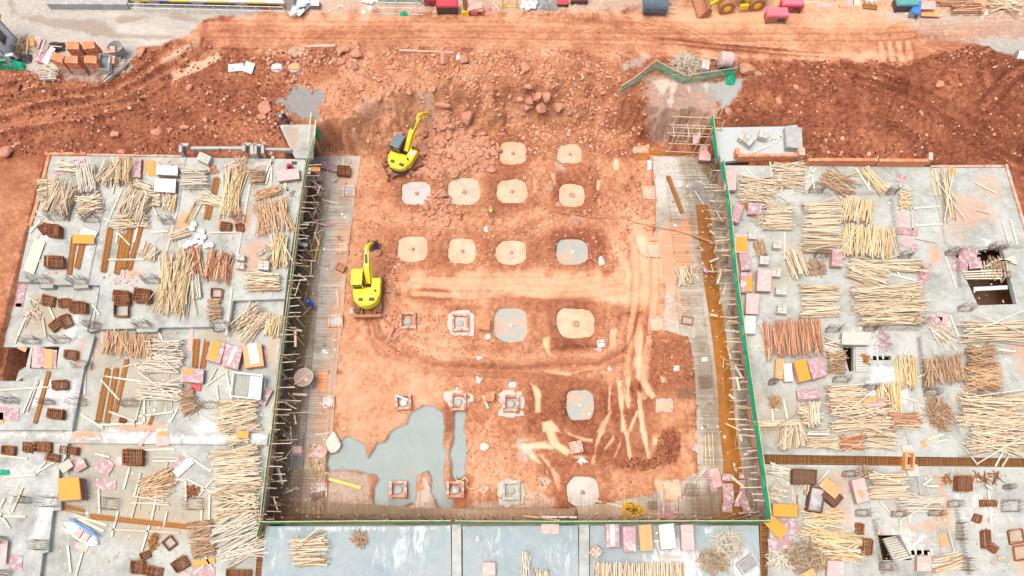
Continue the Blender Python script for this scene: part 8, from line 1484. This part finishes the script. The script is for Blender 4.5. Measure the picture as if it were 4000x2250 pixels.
for c, r, x0, y0, x1, y1 in [(3,2,1040,670,1045,720),(3,2,1095,675,1105,725),(3,2,1150,670,1160,718),(3,3,1415,1160,1430,1230),(3,3,1470,1165,1485,1235),(3,3,1545,1165,1555,1235),(3,3,1635,1180,1640,1235)]: plank(c, r, x0, y0, x1, y1, 14, 'yellow', 'yellowish batten spanning a narrow deck opening', name='batten', cat='batten', group='battens over the narrow openings', dz=.06)
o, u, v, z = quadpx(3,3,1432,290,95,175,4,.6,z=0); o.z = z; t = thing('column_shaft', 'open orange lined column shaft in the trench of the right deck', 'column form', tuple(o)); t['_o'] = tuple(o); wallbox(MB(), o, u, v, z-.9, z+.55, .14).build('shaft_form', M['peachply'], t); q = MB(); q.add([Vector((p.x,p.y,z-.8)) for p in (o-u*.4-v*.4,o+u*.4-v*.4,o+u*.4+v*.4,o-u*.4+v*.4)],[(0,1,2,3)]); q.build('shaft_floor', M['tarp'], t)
wall(3,3,[(1345,200),(1450,195)],.15,.9,'block','pale kerb slab above the column shaft', 'kerb_slab', 'concrete kerb', z=0); wall(3,3,[(1385,392),(1500,390)],.15,.9,'block','pale kerb slab below the column shaft', 'kerb_slab', 'concrete kerb', z=0); wall(3,3,[(1490,410),(1530,640)],.12,.15,'concbox','thin grey kerb line right of the dark ended stack', 'kerb_slab', 'concrete kerb', z=0); wall(3,3,[(1385,0),(1435,175)],.1,.2,'concbox','grey joint kerb above the column shaft', 'kerb_slab', 'concrete kerb', z=0)
for k in range(9): plank(3,1,2140+k*32,1180,2165+k*32,1340,12,'grey','grey batten laid over the square deck opening', name='batten', cat='batten', group='battens over the square opening', dz=.08)
for k in range(4): plank(3,1,1960+k*10,1290+k*22,2350,1270+k*28,14,'palepole','pale pole laid over the square deck opening', name='loose_pole', cat='pole', group='poles over the square opening', dz=.16)
for k in range(5): plank(3,1,2190+k*30,1230-k*20,2480+k*8,1130+k*20,14,'palepole','pale pole fanned beside the square deck opening', name='loose_pole', cat='pole', group='poles fanned beside the square opening', dz=.2)
# bamboo scaffold at the back right corner of the pit
SF = thing('bamboo_scaffold', 'open bamboo scaffold bay at the back right corner of the pit', 'scaffold', tuple(W(2,0,1560,1448))); SF['_o'] = tuple(SF.location)
A_, B_ = Vector(gp(1680,385,-3.9)), Vector(gp(1782,388,-3.9))
for f in (0, .35, .62, .8, 1):
    for k, nn in enumerate((Vector((0,0,0)), Vector((0,1.3,0)))):
        b = A_.lerp(B_, f)+nn; MB().bar(b, b+Vector((rnd.uniform(-.15,.15),rnd.uniform(-.1,.1),4.6 if f < 1 else 5.8)), .08, .08, 6).build('upright_pole', M['palepole'], SF)
for hh in (.3, 1.7, 3.0, 4.3):
    for nn in (Vector((0,0,0)), Vector((0,1.3,0))): MB().bar(A_+nn+Vector((-.3,0,hh)), B_+nn+Vector((.3,0,hh-.1)), .075, .075, 6).build('level_pole', M['bamboo' if hh > 4 else 'palepole'], SF)
for f in (0, .35, .62): MB().bar(A_.lerp(B_, f)+Vector((0,-.2,3.0)), A_.lerp(B_, f)+Vector((0,1.5,3.0)), .07, .07, 6).build('cross_pole', M['palepole'], SF)
MB().bar(A_+Vector((0,0,.2)), A_+Vector((.8,0,4.4)), .07, .07, 6).build('brace_pole', M['palepole'], SF)
sheet(2,0,1850,1400,60,110,3,'pink','reddish form board inside the bamboo scaffold', z=-3, dz=.5, tilt=.3)
for x0, y0, x1, y1, lab in [(600,1210,585,1448,'tall bamboo pole at the landing corner, left'),(555,1130,520,1448,'tall pale pole at the landing corner, middle')]: plank(1,0,x0,y0,x1,y1,12,'bamboo',lab,name='bamboo_pole',cat='pole',z=.3,dz=.3,dz2=.3)
# ------------------------------------------------------------------ hoses, cables, single bars, beams
def hose(c, r, pts, rad, mat, label, name='hose', cat='hose', lift=.06, z=None):
    P = [W(c, r, x, y, lift, z) for x, y in pts]; Q = []
    for i in range(len(P)-1):
        p0, p1, p2, p3 = P[max(i-1,0)], P[i], P[i+1], P[min(i+2,len(P)-1)]
        for k in range(6):
            t = k/6; Q.append(.5*((2*p1)+(p2-p0)*t+(2*p0-5*p1+4*p2-p3)*t*t+(3*p1-p0-3*p2+p3)*t**3))
    Q.append(P[-1]); tag(MB().tube(Q, rad, 6).build(name, M[mat], None, tuple(P[0]), smooth=True), label, cat)
hose(2,1,[(140,510),(200,525),(250,575),(310,625),(390,665),(470,680),(560,702),(680,712),(760,732),(900,740),(980,748),(1060,755),(1150,748),(1240,790),(1350,815),(1460,840),(1680,880),(1830,930),(2080,1025)],.05,'mudhose','long muddy cable snaking from a peach pit to the right scaffold','cable','cable',.1)
def coil(c, r, x, y, rx, ry, loops, rad, mat, label):
    pts = []; g = random.Random(x)
    for k in range(loops):
        cx, cy = x+g.uniform(-.6,.6)*rx, y+g.uniform(-.6,.6)*ry; rr = g.uniform(.3,.6); a0 = g.uniform(0,6)
        pts += [(cx+rx*rr*math.cos(a0+a), cy+ry*rr*math.sin(a0+a)) for a in np.linspace(0, 5.2, 7)]
    hose(c, r, pts, rad, mat, label, 'hose_coil', 'hose', .1)
coil(1,3,580,370,95,130,9,.035,'paleho','loose pale yellow hose coils in the left pit strip'); coil(2,3,1220,790,100,80,16,.05,'rope','bright yellow hose heap at the front of the pit'); coil(0,1,2160,255,60,45,6,.05,'mudhose','brown cable coil at the back of the left deck')
hose(1,3,[(2005,435),(2015,490),(2070,485),(2090,460),(2120,490),(2105,530),(2150,575),(2240,555)],.05,'paleho','pale hose curving from the front collar to the bricks'); hose(1,3,[(2275,320),(2320,370),(2340,420),(2335,500),(2310,535)],.04,'paleho','thin pale hose on the mud beside the bricks')
plank(1,3,735,475,1055,565,22,'yellowpaint','yellow and white steel beam on the muddy concrete', name='steel_beam', cat='steel beam', th=.22, dz=.12); plank(1,1,652,912,590,1175,12,'rope','yellow and white striped pole leaning in the left pit strip', name='striped_pole', cat='pole', dz=.3, z=-3.9); plank(2,1,1815,915,2085,1015,30,'mudsteel','long brown planks in the right pit strip', dz=.3, z=-3.9)
plank(2,2,655,500,770,640,10,'mudsteel','thin brown pole lying on the dark rim of the biggest pit', name='loose_pole', cat='pole', dz=.15); plank(1,1,1335,110,1362,275,14,'palepole','upright plank beside the far excavator', dz=.2); plank(1,2,1405,1080,1530,1130,18,'whiteply','white plank across the collar with the white lump', dz=.62); plank(1,2,2285,1085,2335,1215,18,'palepole','pale plank leaning on the small brick pile', dz=.3); plank(1,2,815,40,835,210,22,'pink','pinkish plank on the edge of the left pit strip', z=-3.9); plank(1,2,315,1262,540,1252,8,'palepole','long thin pole across the left rebar mat', name='loose_pole', cat='pole', z=-3.5); plank(2,3,845,695,1180,770,16,'palepole','long pale pole ending at the yellow hose', name='loose_pole', cat='pole'); plank(2,3,290,855,650,860,16,'whitepaint','white tube lying at the front of the pit', name='white_tube', cat='tube', z=-3.4); plank(2,3,120,845,480,890,14,'bamboo','bamboo poles lying behind the front fence', name='loose_pole', cat='pole', z=-3.3); plank(2,3,1460,1250,1690,1262,20,'grey','grey plank below the five front stacks'); plank(1,1,760,1115,762,1117,1,'grey','tiny') if False else None
plank(0,0,160,520,200,370,10,'palepole','leaning pole at the corner of the hut', name='leaning_pole', cat='pole', dz=.1, dz2=1.4); plank(0,0,265,560,282,375,12,'palepole','leaning pale post in the hut scrap', name='leaning_pole', cat='pole', dz=.1, dz2=1.5); plank(0,0,380,600,450,400,14,'palepole','leaning plank in front of the hut boards', name='leaning_plank', cat='plank', dz=.2, dz2=1.2); plank(0,0,500,462,620,470,12,'bamboo','thin board on the black tarpaulin', dz=.6)
# white bag with blue sheet and boards on the left deck
o, u, v, z = quadpx(0,3,815,1020,400,160,33,.2); t = thing('white_bag', 'white boat shaped bag with blue sheet and red boards', 'bag', (o.x,o.y,z)); t['_o'] = (o.x,o.y,z); n = 14; vs = []
for j in range(5):
    for i in range(n): f = i/(n-1)-.5; w_ = (1-(2*abs(f))**3)*.5+.03; g_ = j/4*2-1; vs.append(Vector((o.x,o.y,z+.06))+u*f+v*w_*g_+Vector((0,0,.35*(1-g_*g_)*rnd.uniform(.7,1.1))))
mb = MB(); mb.add(vs, [(j*n+i, j*n+i+1, (j+1)*n+i+1, (j+1)*n+i) for j in range(4) for i in range(n-1)]); mb.build('bag_cloth', M['whitepaint'], t, smooth=True); s1 = Vector((o.x,o.y,z+.3)); q = MB(); rough_sheet(q, s1-v*.42, u*.85, v*.14, .08); q.build('blue_sheet', M['bluepaint'], t)
for dx_, mt in ((-.02,'pink'),(.16,'pink')): q = MB(); rough_sheet(q, Vector((o.x,o.y,z+.42))+u*dx_+v*.02, u*.2, v*.55, .03); tag(q.build('formply_sheet', M[mt], None, (o.x,o.y,z+.4)), 'red brown board on the white bag, '+('upper left one' if dx_ < 0 else 'lower right one'), 'plywood sheet')
for a in [(0,3,745,840,1075,940,20,'palepole','lumber beside the white bag, nearest the bar bundle'),(0,3,780,870,1040,1000,22,'palepole','lumber beside the white bag, along the blue sheet'),(0,3,620,960,885,1160,20,'palepole','lumber along the lower side of the white bag'),(0,3,625,1000,860,1130,14,'grey','second piece of lumber below the white bag')]: plank(*a)
# loose poles that single out by eye
LP = [(0,1,450,105,860,120),(0,1,345,660,540,810),(0,1,340,735,500,800),(0,1,305,890,430,750),(0,1,1050,755,1180,810),(0,1,1180,890,1305,1020),(0,1,1190,820,1170,995),(0,1,1385,840,1350,990),(0,1,1440,440,1580,720),(0,1,820,225,1010,470),(0,1,1520,890,1690,880),(0,1,2110,895,2430,888),(0,1,1090,1165,1450,1165),(0,1,2240,235,2360,180),(0,1,2490,90,2360,250),(0,1,1890,80,2140,185),(0,1,1130,500,1150,410),
 (1,1,100,400,180,130),(1,1,60,380,160,150),(1,1,140,560,165,120),(1,1,280,380,330,500),(1,1,300,390,320,480),(0,2,1050,890,1430,945),(0,2,1015,925,1200,1130),(0,2,1095,1245,1370,1350),(0,2,815,1270,1040,1415),(0,2,1005,1380,1440,1365),(0,2,1395,1295,1740,1250),(0,2,1240,795,1410,760),(0,2,1350,1400,1430,1080),(0,2,1450,1350,1455,1090),(0,2,0,1030,490,1000),(0,2,230,1260,370,930),(0,2,270,1250,385,940),(0,2,2280,850,2330,1120),(0,2,1720,1340,1790,1210),(0,2,2010,1290,2220,1400),(0,2,2350,1330,2380,1200),(0,2,1565,370,1635,530),(0,2,930,170,1000,270),(0,2,270,80,390,160),(0,2,150,560,285,240),(0,2,380,720,1,1),(0,2,430,300,460,500),(0,2,490,190,550,320),(0,2,2070,990,2290,830),(0,2,2100,960,2180,810),(0,2,2180,980,2200,1160),
 (0,3,1535,255,1800,265),(0,3,1535,297,1780,297),(0,3,1440,185,1755,175),(0,3,955,220,1100,258),(0,3,1680,300,1665,385),(0,3,1320,870,1400,560),(0,3,1350,640,1410,415),(0,3,1520,890,1580,600),(0,3,1420,1200,1500,940),(0,3,1120,1055,1185,800),(0,3,1090,980,1800,1015),(0,3,1865,480,1865,700),(0,3,1740,482,1905,484),(0,3,1910,490,2170,635),(0,3,2000,640,2130,485),(0,3,2095,890,2105,635),(0,3,2020,900,2025,780),(0,3,1855,225,2120,400),(0,3,680,1145,710,1410),(0,3,760,1448,830,1200),(0,3,370,410,600,275),(0,3,370,400,460,300),(0,3,0,240,275,270),(0,3,50,460,360,435),(0,3,120,810,230,560),(0,3,0,850,260,852),(0,3,0,820,100,970),(0,3,240,580,1000,1500) if False else (0,3,990,580,1000,820),(0,3,1240,580,1300,360),(0,3,2040,1220,2140,1390),(0,3,1950,1430,2050,1340),(0,3,0,760,45,670),(0,3,1640,960,1675,800),
 (2,1,2360,250,2450,350),(3,0,30,1360,60,1440),(3,0,20,1410,140,1370),(2,1,2420,90,2600,10),(3,0,85,1430,130,1370),(3,1,0,440,230,605),(3,1,20,180,45,400),(3,1,130,480,185,230),(3,1,230,520,270,360),(3,1,165,890,165,1160),(3,1,400,340,480,250),(3,1,430,230,465,470),(3,1,880,240,1035,475),(3,1,1010,190,1015,420),(3,1,1190,440,1470,460),(3,1,1330,400,1350,690),(3,1,1460,625,1440,720),(3,1,1450,725,1455,870),(3,1,1440,650,1730,630),(3,1,1480,825,1760,805),(3,1,1480,950,1700,990),(3,1,2105,665,2230,700),(3,1,2085,390,2310,500),(3,1,1150,1290,1480,1375),(3,1,1210,1150,1330,1330),(3,1,2360,770,2435,1030),(3,1,2440,760,2510,1020),(3,2,1620,400,1900,625),(3,2,1690,420,1890,540),(3,2,1630,410,1740,600),(3,2,2090,585,2490,640),(3,2,1370,670,1410,600),(3,2,1510,900,1580,870),(3,2,2000,980,2005,1080),(3,2,1340,1100,1500,1140),(3,2,1480,1160,1485,1260),(3,2,155,1120,200,1340),(3,2,40,1220,50,1340),(3,2,1835,280,1920,500),
 (3,3,0,300,220,272),(3,3,235,315,680,260),(3,3,440,300,870,255),(3,3,750,320,900,308),(3,3,935,322,1335,320),(3,3,885,210,905,380),(3,3,920,210,940,340),(3,3,1025,175,1130,385),(3,3,1960,150,2105,335),(3,3,2400,120,2280,350),(3,3,2500,100,2350,350),(3,3,500,520,615,385),(3,3,580,670,690,760),(3,3,1120,700,1220,810),(3,3,1560,540,1640,470),(3,3,1590,545,1715,550),(3,3,2215,590,2240,945),(3,3,710,1330,980,1060),(3,3,720,1010,960,955),(3,3,660,1280,650,1400),(3,3,1330,870,1325,1030),(3,3,1810,980,1870,1210),(3,3,1530,1230,1585,1400),(3,3,1610,1210,1650,1390),(3,3,2100,470,2250,580),(3,3,240,540,245,690),(3,3,1660,110,1800,80),(3,3,1600,80,1750,30),(1,3,205,980,215,1000) if False else (3,3,1410,850,1425,915),
 (2,3,1440,1020,1500,1015),(2,3,1420,1100,1490,1098),(1,1,520,320,548,435),(1,1,550,605,640,612),(1,1,660,560,830,605),(1,1,590,640,630,710),(1,1,580,770,750,760),(1,1,560,830,600,780),(1,1,580,970,625,800),(1,1,870,140,885,240),(1,1,935,145,945,200),(1,2,600,0,480,0) if False else (1,3,595,30,740,15)]
SEEN = {}
for q in LP:
    if q[4] == 1: continue
    c, r = q[:2]; zone_ = {(3,0):'the small white deck',(0,1):'the upper left deck',(0,2):'the middle of the left deck',(0,3):'the lower left deck',(1,1):'the ground around the left fence',(1,3):'the left pit strip',(2,1):'the right deck corner',(2,3):'the front right deck',(3,1):'the upper right deck',(3,2):'the middle of the right deck',(3,3):'the lower right deck',(1,2):'the pit'}[(c, r)]
    plank(*q, 15, rnd.choice(('pale','pale','white','yellow','grey')), 'single loose pole lying apart from the stacks on '+zone_, name='loose_pole', cat='pole', group='loose poles on '+zone_, dz=.09, th=.06)
# scattered small litter on the decks and strips
def litter(name, polyD, z, n, s0, s1, mat, flat_=.5):
    poly = gpoly(polyD, z); xs_, ys_ = [p[0] for p in poly], [p[1] for p in poly]; mb = MB(); k = 0
    while k < n:
        x, y = rnd.uniform(min(xs_), max(xs_)), rnd.uniform(min(ys_), max(ys_))
        if not inpoly(np.array([x]), np.array([y]), poly)[0]: continue
        s = s0*(s1/s0)**(rnd.random()**2); k += 1; mb.box((x, y, z+.02+s*flat_*.25), (s, s*rnd.uniform(.3, 1), s*flat_*.5), rnd.uniform(0, 3.1))
    tag(mb.build(name, M[mat], None, tuple((*poly[0], z))), kind='stuff')
litter('brick_crumbs', TD(0,1,[(1150,1290),(1400,1290),(1390,1440),(1150,1430)]), 0, 50, .08, .25, 'pink'); litter('brick_crumbs', TD(0,1,[(560,170),(860,150),(850,200),(580,200)]), 0, 16, .15, .35, 'pink'); litter('brick_crumbs', TD(0,1,[(1590,170),(1740,170),(1730,240),(1600,240)]), 0, 14, .15, .4, 'peachply')
for pl, z in ((([(130,400),(760,405),(715,740),(60,700)]), 0), ([(60,840),(700,760),(640,1440),(120,1440)], -.5), ([(1840,430),(2520,430),(2570,1120),(1925,1130)], 0), ([(1940,1180),(2570,1185),(2570,1440),(1940,1440)], 0)):
    litter('deck_litter', pl, z, 420, .04, .28, 'redtan', .4); litter('deck_litter', pl, z, 260, .05, .3, 'white', .3)
for pl in ([(790,420),(880,420),(830,1080),(730,1080)], [(700,1090),(830,1090),(815,1290),(690,1290)], [(1660,420),(1780,420),(1840,1200),(1760,1200)]): litter('strip_litter', pl, -3.88, 150, .05, .3, 'grey', .35); litter('strip_litter', pl, -3.88, 110, .05, .35, 'offcut', .35); litter('strip_litter', pl, -3.88, 26, .1, .35, 'sack', .2)
litter('pit_litter', [(900,420),(1640,400),(1750,1250),(830,1250)], -3.93, 60, .06, .25, 'sack', .3)
litter('yard_litter', [(700,0),(1560,0),(1500,28),(740,36)], .02, 220, .06, .4, 'grey', .3); litter('yard_litter', [(2290,0),(2576,0),(2576,50),(2300,46)], .02, 130, .06, .4, 'grey', .3); litter('yard_litter', [(1700,0),(2290,0),(2280,24),(1720,20)], .02, 60, .06, .3, 'offcut', .3)

for k, q in enumerate([(0,1,1240,430,1065,830),(0,1,1050,560,880,1400),(0,1,1780,680,1590,1410),(0,1,1862,130,1785,680),(0,1,2518,390,2390,1110),(0,2,990,0,925,420),(0,2,2335,0,2275,480),(0,2,950,450,905,830),(0,2,860,840,850,1080),(0,2,745,1210,715,1448),(3,1,378,220,385,470),(3,1,1640,260,1790,990),(3,1,1780,1120,1895,1448),(3,2,1590,240,1900,245),(3,3,1040,720,1050,860)]):
    plank(*q, 22, 'concbox' if k % 2 else 'block', 'narrow raised concrete joint strip on '+('the upper left deck' if q[:2] == (0,1) else 'the middle of the left deck' if q[:2] == (0,2) else 'the right deck'), name='joint_strip', cat='joint strip', group='joint strips on the decks', dz=.04, th=.07)
